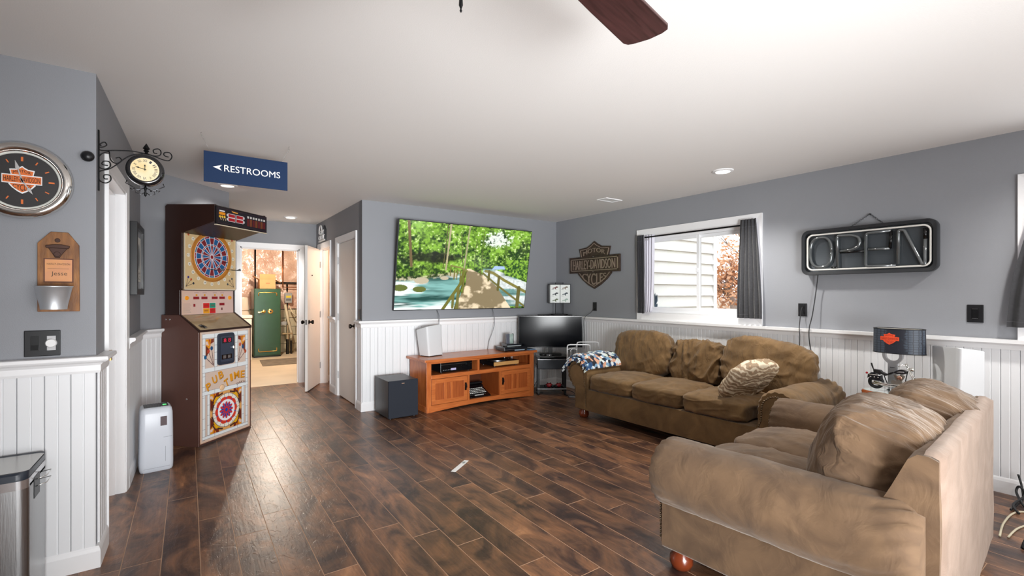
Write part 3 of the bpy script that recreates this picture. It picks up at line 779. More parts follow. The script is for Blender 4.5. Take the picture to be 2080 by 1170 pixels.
    if mBack is not mA:
        g = G(); vs = []
        for j in range(17):
            for i in range(41):
                x = xa+0.010+(xb-xa-0.020)*i/40; ed = 0.012 if i in (0, 40) else 0.0; z = zb+(bt-zb)*min(j, 14)/14; y = D+0.009-0.003*abs(math.sin(i*0.37))
                if j > 14: y = D-0.022*(j-14); z = bt+0.0175; ed = 0.0; z -= 0.010 if i in (0, 40) else 0.0
                vs.append((x, y+0.003*noise.noise(Vector((x*6, z*6, 1)))-ed, z))
        g.add(vs, [(j*41+i+1, j*41+i, (j+1)*41+i, (j+1)*41+i+1) for j in range(16) for i in range(40)]); g.build('outer_back_panel', mBack, root, smooth=True)
    # seat cushions
    for i, (a, b) in enumerate(zip(cells, cells[1:])):
        vs, fs = cushion(b-a-0.004, P.get('sd', 0.66), 0.165, e=7, n=30, wr=0.005, sc=(5, 5, 16), seed=3.1*i+P['seed'], crown=P.get('crown', 0.03))
        g = G(); g.tr(Matrix.Translation(((a+b)/2, P.get('sd', 0.66)/2-0.012, 0.405)))
        g.add(vs, fs); g.build('seat_cushion', mS, root, smooth=True)
    # back cushions
    for i, (a, b, z0, z1, y0, th, tilt, roll, kw) in enumerate(P['backs']):
        vs, fs = cushion(b-a, th, z1-z0, n=44, seed=5.7*i+P['seed'], **kw)
        g = G(); g.tr(Matrix.Translation(((a+b)/2, y0, (z0+z1)/2)) @ Matrix.Rotation(-math.radians(tilt), 4, 'X') @ Matrix.Rotation(math.radians(roll), 4, 'Y'))
        g.add(vs, fs); g.build('back_cushion', mB, root, smooth=True)
    for (x, y) in ((0.19, 0.08), (Lx-0.19, 0.08), (0.19, D-0.09), (Lx-0.19, D-0.09)):
        g = G(); g.lathe([(0.028,0.0),(0.045,0.006),(0.056,0.03),(0.054,0.06),(0.036,0.085),(0.044,0.1),(0.044,0.105)], 20, 'z', (x, y, 0)); g.build('bun_foot', M_bun, root, smooth=True)
sofa = thing('three_seat_sofa', 'long olive-brown suede three-seat sofa with nailhead arms under the window', 'sofa', (3.497, 3.955, 0), -R90+math.radians(-2.05)*-1)
make_sofa(sofa, 2.40, 0.97, [0.318, 0.868, 1.427, 2.0], (M_su1, M_su1, M_su1b, M_su1),
    {'seed': 1.0, 'bt': 0.72, 'bin': 0.12, 'R': 0.158, 'cz': 0.475, 'sd': 0.68, 'backs': [
        (0.15, 0.90, 0.44, 0.945, 0.68, 0.26, 12, -2, dict(e=3.6, wr=0.006, sc=(3, 3, 5), gather=0.003, pinch=0.008)),
        (0.90, 1.46, 0.44, 0.885, 0.70, 0.22, 12, 1, dict(e=4.0, wr=0.014, sc=(7, 5, 6), gather=0.005, pinch=0.010)),
        (1.45, 2.26, 0.45, 0.955, 0.68, 0.27, 12, 5, dict(e=3.4, wr=0.007, sc=(2.5, 3, 5), gather=0.003, pinch=0.010))]})
lr = math.radians(180+4.7)
lx, ly = 2.017-0.130, 0.449-0.01
LW_, LD = 1.70, 1.04
ox = lx+LW_*math.cos(math.radians(4.7))-LD*math.sin(math.radians(4.7)); oy = ly+LW_*math.sin(math.radians(4.7))+LD*math.cos(math.radians(4.7))
love = thing('loveseat', 'taupe suede two-seat loveseat in the foreground, its back to the camera', 'sofa', (ox, oy, 0), lr)
make_sofa(love, LW_, LD, [0.325, 0.85, 1.375], (M_su2, M_su2, M_su2b, M_su3),
    {'seed': 8.0, 'R': 0.165, 'cz': 0.475, 'sd': 0.72, 'crown': 0.055, 'bt': 0.80, 'backs': [
        (0.17, 0.84, 0.46, 0.90, 0.835, 0.36, 20, 0, dict(e=3.0, wr=0.006, sc=(3, 3, 5), gather=0.0045, pinch=0.004)),
        (0.85, 1.525, 0.45, 0.905, 0.79, 0.38, 18, 0, dict(e=3.4, wr=0.006, sc=(3, 3, 5), gather=0.0045, pinch=0.004))]})
# paisley throw pillow on the sofa
def paisley():
    m = bpy.data.materials.new('paisley_brocade'); m.use_nodes = True; N = m.node_tree.nodes; L = m.node_tree.links; b = N['Principled BSDF']
    tc = N.new('ShaderNodeTexCoord'); w1 = N.new('ShaderNodeTexWave'); w1.wave_type = 'RINGS'; w1.inputs['Scale'].default_value = 9; w1.inputs['Distortion'].default_value = 9; w1.inputs['Detail'].default_value = 2; w1.inputs['Detail Scale'].default_value = 1.4
    L.new(tc.outputs['Object'], w1.inputs['Vector'])
    r = N.new('ShaderNodeValToRGB'); e = r.color_ramp.elements; e[0].position = 0.25; e[0].color = (*s2l('a08a70'), 1); e[1].position = 0.6; e[1].color = (*s2l('cdb99b'), 1)
    k = e.new(0.42); k.color = (*s2l('a37d5c'), 1); k = e.new(0.8); k.color = (*s2l('e0d2b8'), 1); L.new(w1.outputs[0], r.inputs[0]); L.new(r.outputs[0], b.inputs['Base Color']); b.inputs['Roughness'].default_value = 0.7
    return m
vs, fs = cushion(0.48, 0.13, 0.42, e=3.4, n=24, wr=0.006, seed=4)
g = G(); g.tr(Matrix.Translation((0, 0, 0.19)))
g.add(vs, fs); pil = g.build('throw_pillow', paisley(), None, smooth=True)
tag(pil, 'cream and tan paisley throw pillow leaning in the right corner of the long sofa', 'pillow')
pil.location = (3.83, 2.17, 0.50); pil.rotation_euler = (math.radians(40), 0, math.radians(-12))

# ================================================================== MEDIA CONSOLE
M_oak = mat('honey_oak', 'ad5a2b', 0.33, col2='c8743c', vscale=4.5, stretch=(1.2, 6, 14), contrast=(0.3, 0.7), coat=0.25, bump=0.04, bscale=30)
M_oakv = mat('honey_oak_upright', 'a85528', 0.33, col2='c8743c', vscale=4.5, stretch=(14, 6, 1.2), contrast=(0.3, 0.7), coat=0.25)
M_oakp = mat('honey_oak_panel', '94491f', 0.4, col2='a9592b', vscale=4.5, stretch=(14, 6, 1.2), contrast=(0.3, 0.7))
M_pull = mat('hammered_pull', '2b2320', 0.4, metal=0.9)
con = thing('media_console', 'mission-style honey oak media console with open shelf under the large television', 'cabinet', (2.215, 4.884, 0), math.radians(2.2))
CW, CD = 1.575, 0.45
g = G(); g.box(-0.035, CW+0.035, -0.03, CD+0.015, 0.577, 0.607); g.build('top', M_oak, con, bevel=0.004)
for x in (0.0, CW-0.06): g = G(); g.box(x, x+0.06, 0, 0.03, 0, 0.577); g.build('post', M_oakv, con, bevel=0.002)
for x in (0.005, CW-0.025): g = G(); g.box(x, x+0.02, 0.03, CD, 0.02, 0.577); g.build('side_panel', M_oakv, con)
for x in (-0.001, CW-0.019): g = G(); g.box(x, x+0.02, 0.032, CD, 0.0, 0.07); g.build('side_rail', M_oak, con, bevel=0.002)
g = G(); g.box(0.025, CW-0.025, CD-0.012, CD-0.004, 0.05, 0.57); g.build('back_panel', mat('dark_oak_back', '5a2c14', 0.55, var=0.1), con)
g = G(); g.box(0.06, CW-0.06, 0.002, 0.022, 0.553, 0.577); g.build('top_rail', M_oak, con)
g = G(); g.box(0.06, CW-0.06, 0.0, 0.024, 0.378, 0.424); g.build('middle_rail', M_oak, con, bevel=0.002)
g = G(); g.box(0.026, CW-0.026, 0.024, CD-0.013, 0.405, 0.423); g.build('shelf', M_oak, con)
g = G(); g.box(0.026, CW-0.026, 0.024, CD-0.013, 0.06, 0.078); g.build('shelf', M_oak, con)
pts = [(0.06, 0.080), (0.06, 0.0)]+[(0.06+(CW-0.12)*t, 0.0+0.030*math.sin(PI*t)) for t in np.linspace(0, 1, 15)][1:-1]+[(CW-0.06, 0.0), (CW-0.06, 0.080)]
g = G(); g.prism(pts, 0.002, 0.022, 'y'); g.build('bottom_rail', M_oak, con)
g = G(); g.box(0.685, 0.715, 0.004, CD-0.013, 0.423, 0.577); g.build('divider', M_oakv, con)
for x0, x1 in ((0.545, 0.570), (1.012, 1.037)):
    g = G(); g.box(x0, x1, 0.0, 0.024, 0.078, 0.379); g.build('stile', M_oakv, con)
    g = G(); g.box(x0+0.004, x1-0.004, 0.024, CD-0.013, 0.078, 0.405); g.build('partition', M_oakp, con)
def cdoor(x0, x1, hx):
    z0, z1 = 0.084, 0.374; fw = 0.058
    g = G(); g.box(x0, x0+fw*0.85, 0, 0.019, z0, z1); g.box(x1-fw*0.85, x1, 0, 0.019, z0, z1); a, b = x0+fw*0.85, x1-fw*0.85
    g.box(a, b, 0, 0.019, z0, z0+0.05); g.box(a, b, 0, 0.019, z1-0.05, z1)
    d = g.build('door', M_oak, con, bevel=0.0012)
    g = G(); g.box(a, b, 0.010, 0.014, z0+0.05, z1-0.05); g.build('panel', M_oakp, d)
    w_ = b-a
    for f in (0.30, 0.52, 0.0):
        if f: g = G(); g.box(a+w_*f-0.002, a+w_*f+0.036, 0.002, 0.0099, z0+0.05, z1-0.05); g.build('slat', M_oakv, d, bevel=0.001)
    g = G(); g.box(hx-0.012, hx+0.012, -0.004, 0.0, 0.205, 0.295); g.cyl((hx, -0.013, 0.278), 0.010, 0.011, 'y', 12)
    g.tube([(hx-0.009,-0.012,0.278),(hx-0.011,-0.014,0.245),(hx,-0.016,0.228),(hx+0.011,-0.014,0.245),(hx+0.009,-0.012,0.278)], 0.004, 8)
    g.build('handle', M_pull, d, auto=40)
cdoor(0.064, 0.541, 0.516); cdoor(1.041, 1.512, 1.066)
def on_con(x, y, z): c_, s_ = math.cos(math.radians(2.2)), math.sin(math.radians(2.2)); return (2.215+x*c_-y*s_, 4.884+x*s_+y*c_, z)
CR = math.radians(2.2)
# receiver
t = thing('receiver', 'black stereo receiver with round volume knob in the open shelf of the console', 'receiver', on_con(0.215, 0.065, 0.4235), CR)
g = G(); g.box(0, 0.43, 0.012, 0.32, 0.010, 0.138); g.build('case', M_black, t, bevel=0.003)
g = G(); g.box(-0.002, 0.432, 0, 0.012, 0.008, 0.140); g.build('front_panel', mat('glossy_black', '0c0d10', 0.18, coat=0.5), t, bevel=0.003)
g = G(); g.box(0.0, 0.43, -0.001, 0.001, 0.094, 0.097); g.build('trim_line', M_steel, t)
g = G(); g.cyl((0.375,-0.016,0.078), 0.027, 0.018, 'y', 24); g.build('volume_knob', M_bmetal, t, auto=40)
g = G(); g.cyl((0.295,-0.012,0.062), 0.014, 0.014, 'y', 18); g.build('selector_knob', M_bmetal, t, auto=40)
g = G()
for k in range(5): g.box(0.03+k*0.022, 0.042+k*0.022, -0.003, 0.001, 0.03, 0.036)
g.build('buttons', mat('grey_button', '8d9096', 0.4), t)['kind'] = 'stuff'
g = G(); g.box(0.135, 0.205, -0.002, 0.001, 0.026, 0.050); g.build('label_sticker', mat('lilac_sticker', 'b9b4d8', 0.5), t)
for x in (0.03, 0.40):
    for y in (0.04, 0.28): g = G(); g.cyl((x, y, 0), 0.014, 0.0105, 'z', 14); g.build('foot', M_black, t)
# turntable
t = thing('record_player', 'black record player with light wood front on the right open shelf', 'turntable', on_con(0.98, 0.075, 0.4235), CR)
g = G(); g.box(0, 0.40, 0.006, 0.32, 0.012, 0.062); g.build('plinth', M_black, t, bevel=0.003)
g = G(); g.box(0, 0.40, 0.0, 0.006, 0.014, 0.060); g.build('front_strip', mat('light_walnut', 'c99a5e', 0.4, var=0.12, stretch=(1,1,12)), t)
g = G(); g.cyl((0.16, 0.165, 0.062), 0.135, 0.012, 'z', 36); g.build('platter', M_steel, t, auto=40)
g = G(); g.cyl((0.16, 0.165, 0.074), 0.128, 0.004, 'z', 36); g.build('mat', M_black, t, auto=40)
g = G(); g.cyl((0.345, 0.25, 0.062), 0.02, 0.03, 'z', 16); g.tube([(0.345,0.25,0.088),(0.34,0.12,0.086),(0.28,0.07,0.082)], 0.004, 8); g.build('tonearm', M_steel, t, auto=40)
for x in (0.03, 0.37):
    for y in (0.03, 0.29): g = G(); g.cyl((x, y, 0), 0.016, 0.0125, 'z', 14); g.build('foot', M_black, t)
# typewriter
t = thing('typewriter', 'small black typewriter with rows of white keys in the console cubby', 'typewriter', on_con(0.625, 0.05, 0.0785), CR)
g = G(); g.prism([(0,0.0),(0.0,0.012),(0.05,0.03),(0.17,0.085),(0.19,0.115),(0.27,0.125),(0.29,0.10),(0.29,0.0)], 0, 0.29, 'x'); g.build('body', mat('glossy_black', '0c0d10', 0.18), t, bevel=0.003)
M_key = mat('ivory_key', 'e9eae6', 0.4)
for r_ in range(4):
    for k in range(10):
        g = G(); y = 0.062+r_*0.026; z = 0.043+r_*0.013; x = 0.03+k*0.0245+r_*-0.003; g.lathe([(0.009,0.0),(0.0095,0.004),(0.007,0.0065)], 10, 'z', (x, y, z)); g.build('key', M_key, t)
g = G(); g.box(0.07, 0.20, 0.020, 0.038, 0.022, 0.028); g.build('space_bar', M_key, t, bevel=0.002)
g = G(); g.cyl((-0.01, 0.225, 0.135), 0.016, 0.31, 'x', 18); g.build('platen', M_black, t, auto=40)
g = G(); g.tube([(0.0,0.225,0.135),(-0.02,0.19,0.15),(-0.02,0.16,0.15)], 0.004, 8); g.build('return_lever', M_chrome, t, auto=40)

# ================================================================== LARGE TELEVISION
tv = thing('large_television', 'very large flat wall television showing a forest boardwalk beside a stream, tilted forward', 'television', (2.953, 5.352, 1.158))
tv.rotation_euler = (math.radians(10.1), 0, 0)
TW, TH = 1.924, 1.086
g = G(); g.box(-TW/2, TW/2, -0.018, 0.010, 0, TH); g.build('casing', M_black, tv, bevel=0.003)
p = Paint(TW-0.016, TH-0.018, 420); ny, nx = p.ny, p.nx
u = p.X/p.w; v = p.Y/p.h
F1 = fbm(nx, ny, 16, 3, 5, 0.7); F2 = fbm(nx, ny, 70, 11, 3, 0.7); F3 = fbm(nx, ny, 5, 21, 3, 0.8)
def mixc(a, b, t): a = np.array(s2l(a)); b = np.array(s2l(b)); return a*(1-t[...,None])+b*t[...,None]
k = np.clip((F1*0.5+F2*0.5-0.40)*4+ (v-0.55)*0.5, 0, 1)
img = mixc('1c3a12', '86b53a', k)
hl = np.clip((F2-0.66)*7, 0, 1)*np.clip((v-0.35)*3, 0, 1)*0.8; img = img*(1-hl[...,None])+np.array(s2l('e6f2b4'))*hl[...,None]
sky = np.clip((np.exp(-(((u-0.72)/0.16)**2+((v-0.86)/0.12)**2))*0.8+F2-0.98)*5, 0, 0.8); img = img*(1-sky[...,None])+np.array(s2l('e8efe8'))*sky[...,None]
dark = np.clip((np.exp(-(((u-0.25)/0.22)**2+((v-0.60)/0.075)**2))*1.4-F1*0.9)*2.2, 0, 0.92); img = img*(1-dark[...,None])+np.array(s2l('10180d'))*dark[...,None]
p.c = img
def tvpoly(pts, c): p.poly([(a*p.w, b*p.h) for a, b in pts], c)
for (x0, x1, b0, t0, c, wd) in ((0.095, 0.06, 0.50, 1.0, '6d5b3c', 0.018), (0.335, 0.35, 0.47, 1.0, 'a9a07a', 0.013), (0.315, 0.33, 0.50, 1.0, '5e5a36', 0.006), (0.47, 0.49, 0.50, 1.0, '9c9a72', 0.012), (0.455, 0.43, 0.55, 0.9, '4b4a2b', 0.006), (0.60, 0.605, 0.52, 0.95, '5a6a33', 0.006), (0.80, 0.79, 0.55, 0.9, '566b30', 0.005), (0.545, 0.55, 0.5, 0.85, '4a5a2b', 0.005)):
    p.line(x0*p.w, b0*p.h, x1*p.w, t0*p.h, wd*p.w, c)
# stream at lower left, white water
m = np.clip((0.34+0.10*u+0.16*np.clip(u-0.15,0,1)-v)*40, 0, 1)*(u < 0.46)
wv = fbm(nx, ny, 4, 31, 4, 4.0); st = mixc('1d4a45', '7fb3ad', np.clip((wv-0.35)*3, 0, 1)); wh = np.clip((fbm(nx, ny, 3, 41, 4, 5.0)-0.52)*7, 0, 1); st = st*(1-wh[...,None])+np.array(s2l('eef6f4'))*wh[...,None]
p.c = p.c*(1-m[...,None])+st*m[...,None]
bank = np.clip(1-np.abs(v-(0.345+0.10*u+0.16*np.clip(u-0.15,0,1)))/0.035, 0, 1)*(u < 0.44)*np.clip((F2-0.3)*4, 0, 1); p.c = p.c*(1-bank[...,None])+mixc('5d5a3c', 'c9c0a2', np.clip((F2-0.4)*4, 0, 1))*bank[...,None]
for (a, b, r_) in ((0.17, 0.335, 0.05), (0.33, 0.37, 0.03), (0.40, 0.40, 0.025), (0.03, 0.25, 0.05), (0.16, 0.235, 0.045)): p.ell(a*p.w, b*p.h, r_*p.w, r_*0.42*p.w, 'b9ae95' if b > 0.3 else '5f6a32')
# right stream
rs = (u > 0.62) & (v < 0.50-0.55*np.clip(u-0.70, 0, 1)) & (v > 0.02)
p.c = np.where(rs[...,None], st*(0.45+0.5*F2[...,None])+0.01, p.c)
gb = (v < 0.62) & (u > 0.80) & (v > 0.42-0.25*(u-0.8)); p.c = np.where(gb[...,None], mixc('1f4418', '86b23c', np.clip((F2-0.35)*3.2, 0, 1)), p.c)
tvpoly([(0.69,0.49),(0.80,0.50),(0.79,0.535),(0.71,0.535)], '9fb9dd')
# boardwalk
bw = [(0.49,0.49),(0.515,0.49),(0.62,0.42),(0.74,0.28),(0.88,0.0),(0.42,0.0),(0.455,0.15),(0.49,0.30)]
q = Paint(p.w, p.h, nx); q.poly([(a*p.w, b*p.h) for a, b in bw], 'ffffff'); bm_ = q.c[...,0] > 0.5
sp = np.clip((fbm(nx, ny, 12, 51, 4, 0.8)-0.47)*7, 0, 1); p.c = np.where(bm_[...,None], mixc('857659', 'e3cfae', sp), p.c)
def rail_(pts, wd, c):
    for (a, b), (c_, d_) in zip(pts, pts[1:]): p.line(a*p.w, b*p.h, c_*p.w, d_*p.h, wd*p.w, c)
rail_([(0.47,0.47),(0.45,0.30),(0.335,0.0)], 0.022, '6b6a2c'); rail_([(0.49,0.47),(0.46,0.25),(0.42,0.0)], 0.010, '57541f')
for (x, y0, y1, w_) in ((0.44,0.0,0.24,0.022),(0.405,0.02,0.17,0.02),(0.475,0.2,0.37,0.012),(0.40,0.36,0.47,0.008),(0.42,0.36,0.47,0.008),(0.445,0.34,0.46,0.01),(0.37,0.40,0.52,0.008)): p.line(x*p.w, y0*p.h, x*p.w, y1*p.h, w_*p.w, '6e6a34')
rail_([(0.37,0.52),(0.44,0.50),(0.50,0.46)], 0.010, '7d7642')
rail_([(0.64,0.47),(0.70,0.45),(0.80,0.36),(1.0,0.21)], 0.020, '7b7436'); rail_([(0.62,0.44),(0.74,0.30),(1.0,0.02)], 0.014, '6b6630')
for (x, y0, y1, w_) in ((0.67,0.36,0.47,0.018),(0.755,0.24,0.40,0.022),(0.935,0.02,0.26,0.032),(0.60,0.42,0.48,0.008)): p.line(x*p.w, y0*p.h, x*p.w, y1*p.h, w_*p.w, '5f5a2a')
p.build('screen', vcmat('television_picture', 0.12, estr=0.95, base=0.0), tv, (-TW/2+0.008, -0.0186, 0.010))
g = G(); g.box(-0.35, 0.35, 0.010, 0.03, 0.25, 0.75); g.build('wall_bracket', M_bmetal, tv)
g = G()
for x in (-0.28, 0.25): g = G(); g.tube([(x, 0.02, 0.75), (x, 0.10, 0.72)], 0.012, 8); g.build('tilt_arm', M_bmetal, tv)
# two cables down the wall
def cable(name, label, pts, r_, m, group=None):
    # smooth path
    P = [Vector(q) for q in pts]; out = []
    for i in range(len(P)-1):
        p0, p1, p2, p3 = P[max(0,i-1)], P[i], P[i+1], P[min(len(P)-1,i+2)]
        for k in range(8):
            t = k/8; out.append(tuple(0.5*((2*p1)+(-p0+p2)*t+(2*p0-5*p1+4*p2-p3)*t*t+(-p0+3*p1-3*p2+p3)*t**3)))
    out.append(tuple(P[-1])); g = G(); g.tube(out, r_, 7); o = g.build(name, m, None, smooth=True); return tag(o, label, 'cable', group)
M_gcable = mat('grey_cable', '6d7076', 0.5)
cable('television_cable', 'thin grey cable hanging from the large television behind the white speaker', [(2.575,5.362,1.15),(2.58,5.315,1.08),(2.575,5.31,0.97),(2.60,5.335,0.86),(2.61,5.345,0.78),(2.625,5.352,0.61)], 0.0035, M_gcable)
cable('television_cable', 'thin grey cable hanging from the large television to the middle of the console top', [(3.40,5.362,1.15),(3.395,5.315,1.08),(3.40,5.31,0.95),(3.37,5.33,0.82),(3.335,5.345,0.72),(3.32,5.353,0.61)], 0.0035, M_gcable)

# ================================================================== DART MACHINE
dm = thing('dart_machine', 'tall brown coin-operated electronic dart machine with a mosaic front in the angled corner', 'dart machine', (0.073, 4.947, 0), math.radians(45))
M_brn = mat('brown_laminate', '5a3c34', 0.38, var=0.06, vscale=3, bump=0.05, bscale=200)
M_brn2 = mat('dark_brown_laminate', '2c1711', 0.36, var=0.05, vscale=3)
M_edge = mat('pale_t_molding', 'd9cbb4', 0.4)
DWd = 0.635
low = [(0.0,0.0),(0.0,1.035),(0.187,1.165),(0.385,1.165),(0.385,0.0)]
up = [(0.192,1.165),(0.192,1.388),(0.168,1.40),(0.168,1.895),(-0.165,1.992),(-0.165,2.140),(0.325,2.155),(0.345,2.14),(0.345,1.165)]
for x in (0.0, DWd-0.018):
    g = G(); g.prism(low, x, x+0.018, 'x'); g.build('lower_side', M_brn, dm, bevel=0.002, bseg=1)
    g = G(); g.prism(up, x, x+0.018, 'x'); g.build('upper_side', M_brn2, dm, bevel=0.002, bseg=1)
g = G(); g.box(0.018, DWd-0.018, 0.004, 0.38, 0.0, 0.03); g.box(0.018, DWd-0.018, 0.006, 0.03, 0.03, 1.02); g.build('front_board', M_brn, dm)
g = G(); g.box(0.018, DWd-0.018, 0.20, 0.34, 1.165, 2.13); g.build('cabinet_core', M_brn2, dm)
g = G(); g.prism([(0.168,1.895),(-0.16,1.990),(-0.16,2.000),(0.168,1.905)], 0.018, DWd-0.018, 'x'); g.build('hood_underside', mat('hood_underside_black', '17120e', 0.35), dm)
g = G(); g.prism([(-0.16,2.128),(0.33,2.142),(0.33,2.150),(-0.16,2.136)], 0.018, DWd-0.018, 'x'); g.build('hood_top', M_brn2, dm)
g = G(); g.box(0.0, DWd, -0.180, -0.163, 1.966, 2.128); g.build('marquee_board', mat('marquee_black', '141014', 0.3), dm, bevel=0.002)
g = G(); g.box(0.0, DWd, -0.182, -0.160, 1.960, 1.966); g.box(0.018, DWd-0.018, 0.160, 0.168, 1.997, 2.004); g.build('edge_trim', M_edge, dm)
# marquee print
p = Paint(0.61, 0.14, 300); p.rect(0, 1, 0, 1, '33212b'); p.rect(0.006, 0.604, 0.006, 0.134, '1d1820')
p.rect(0.022, 0.082, 0.108, 0.118, 'dcd8dc'); p.rect(0.018, 0.088, 0.078, 0.102, 'e08a14')
for k in range(3): p.ell(0.028+0.026*k, 0.062, 0.011, 0.010, 'e8b62a'); p.line(0.030+0.026*k, 0.056, 0.042+0.026*k, 0.034, 0.006, 'c9b48a')
for (a, b) in ((0.125, 0.072), (0.125, 0.036), (0.222, 0.072), (0.222, 0.036)): p.rect(a-0.005, a+0.083, b-0.004, b+0.032, 'cfc9cc'); p.rect(a, a+0.078, b, b+0.028, 'a01620')
p.ell(0.113, 0.087, 0.010, 0.012, 'c9c4c8'); p.ell(0.113, 0.050, 0.010, 0.012, 'c9c4c8'); p.ell(0.312, 0.087, 0.010, 0.012, 'c9c4c8'); p.ell(0.312, 0.050, 0.010, 0.012, 'c9c4c8')
p.poly([(0.16,0.132),(0.175,0.118),(0.235,0.116),(0.24,0.126),(0.19,0.128)], 'd9943a')
for k in range(7):
    x = 0.352+k*0.036; p.rect(x+0.004, x+0.026, 0.098, 0.116, 'd6d2cc'); p.rect(x, x+0.030, 0.022, 0.088, ('5a1a1c', '6d3a20')[k % 2])
    p.rect(x+0.010, x+0.012, 0.101, 0.113, '33212b'); p.rect(x+0.018, x+0.020, 0.101, 0.113, '33212b')
p.build('marquee_print', vcmat('glossy_print', 0.25), dm, (0.0125, -0.1808, 1.977))
# dartboard panel
p = Paint(0.59, 0.585, 330); p.rect(0, 1, 0, 1, 'cdb183'); cx, cy = 0.302, 0.300
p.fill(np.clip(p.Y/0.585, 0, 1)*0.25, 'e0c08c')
R_ = np.hypot(p.X-cx, p.Y-cy); A = np.degrees(np.arctan2(p.X-cx, p.Y-cy)) % 360
p.fill(R_ < 0.236, 'c3852e'); p.fill((R_ < 0.236) & (R_ > 0.205), 'b9782a')
seg = ((A+9)//18).astype(int) % 20; ev = seg % 2 == 0
p.fill((R_ < 0.198), 'd8c8cc')
red, blu, grn, lb = '7d1f26', '1e5b8e', '3f6f78', '9a2027'
p.fill((R_ < 0.196) & ev, '7d1f26'); p.fill((R_ < 0.196) & ~ev, '1e5b8e')
ring = ((R_ > 0.180) & (R_ < 0.196)) | ((R_ > 0.108) & (R_ < 0.122)); p.fill(ring & ev, '2f6a86'); p.fill(ring & ~ev, '8a2028')
gap = np.abs(((A+9) % 18)-0) < 0; th_ = np.minimum((A+9) % 18, 18-(A+9) % 18)
p.fill((th_*PI/180*R_ < 0.0020) & (R_ < 0.198) & (R_ > 0.02), 'e3d9dc')
for r_ in (0.197, 0.180, 0.122, 0.108): p.fill(np.abs(R_-r_) < 0.0020, 'd9c9d0')
p.fill(R_ < 0.022, 'c9b9bc'); p.fill(R_ < 0.017, '8a1a20')
nums = [20,1,18,4,13,6,10,15,2,17,3,19,7,16,8,11,14,9,12,5]
for k in range(20):
    a = math.radians(18*k); rx, rz = 0.262, 0.258; x = cx+rx*math.sin(a)*1.0; z = cy+rz*math.cos(a)
    p.ell(x, z, 0.0165, 0.0165, 'e6e0d2'); p.ell(x, z, 0.0125, 0.0125, 'd9d2c0')
for (bx, bz, dx, dz, cols) in ((0.015, 0.015, 1, 1, ('33307a','b8552c','2b3038')), (0.575, 0.015, -1, 1, ('39444c','8a6a52','39444c')), (0.575, 0.57, -1, -1, ('a33c2c','33363e','a8502c')), (0.015, 0.57, 1, -1, ('b3502c','3b3a40','33363e'))):
    for j, (ex, ez) in enumerate(((0.025, 0.085), (0.055, 0.065), (0.08, 0.03))):
        p.line(bx, bz, bx+dx*ex, bz+dz*ez, 0.004, '4b3a35'); p.ell(bx+dx*ex, bz+dz*ez, 0.010, 0.011, cols[j])
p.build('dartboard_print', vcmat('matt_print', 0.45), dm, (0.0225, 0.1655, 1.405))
g = G(); g.box(0.018, DWd-0.018, 0.1665, 0.20, 1.393, 2.0); g.build('dartboard_panel', mat('tan_panel', 'cdb183', 0.5), dm)
g = G(); g.torus((0.0225+cx, 0.163, 1.405+cy), 0.232, 0.006, 'y', 48, 6); g.build('surround_ring', mat('ochre_ring', 'b0702a', 0.45), dm, smooth=True)
g = G()
for k in range(20):
    a = math.radians(18*k+9); g.tube([(0.0225+cx+0.02*math.sin(a), 0.1640, 1.405+cy+0.02*math.cos(a)), (0.0225+cx+0.197*math.sin(a), 0.1640, 1.405+cy+0.197*math.cos(a))], 0.0014, 4)
for r_ in (0.197, 0.180, 0.122, 0.108, 0.02): g.torus((0.0225+cx, 0.1640, 1.405+cy), r_, 0.0014, 'y', 40, 4)
g.build('spider', mat('spider_plastic', 'dccfd4', 0.4), dm)
M_num = mat('number_ink', '3a3a40', 0.5)
g = G()
for k in range(20):
    a = math.radians(18*k); x = 0.0225+cx+0.262*math.sin(a); z = 1.405+cy+0.258*math.cos(a); s = str(nums[k]); w_ = 0.005*len(s)
    text(g, s, x-w_, x+w_, z-0.006, z+0.006, 0.1652, 0.0005)
g.build('numbers', M_num, dm)
for (x, z, dx) in ((0.28, 1.585, 0.06), (0.46, 1.665, -0.07), (0.50, 1.595, 0.05)):
    g = G(); g.tube([(x, 0.164, z), (x+dx*0.3, 0.12, z-0.004)], 0.0022, 6); g.tube([(x+dx*0.3, 0.12, z-0.004), (x+dx*0.6, 0.085, z-0.008)], [0.004, 0.003], 8)
    g.add([(x+dx*0.6,0.085,z-0.008),(x+dx,0.05,z+0.012),(x+dx*1.1,0.045,z-0.012),(x+dx*0.7,0.08,z-0.012)], [(0,1,2,3),(3,2,1,0)])
    o = g.build('dart', M_black, dm); o['label'] = 'dark dart stuck in the dartboard'
# white frame of the board panel
g = G(); g.box(0.018, 0.0235, 0.160, 0.168, 1.393, 2.0); g.box(DWd-0.0235, DWd-0.018, 0.160, 0.168, 1.393, 2.0); g.box(0.018, DWd-0.018, 0.160, 0.168, 1.391, 1.4); g.build('panel_frame', M_edge, dm)
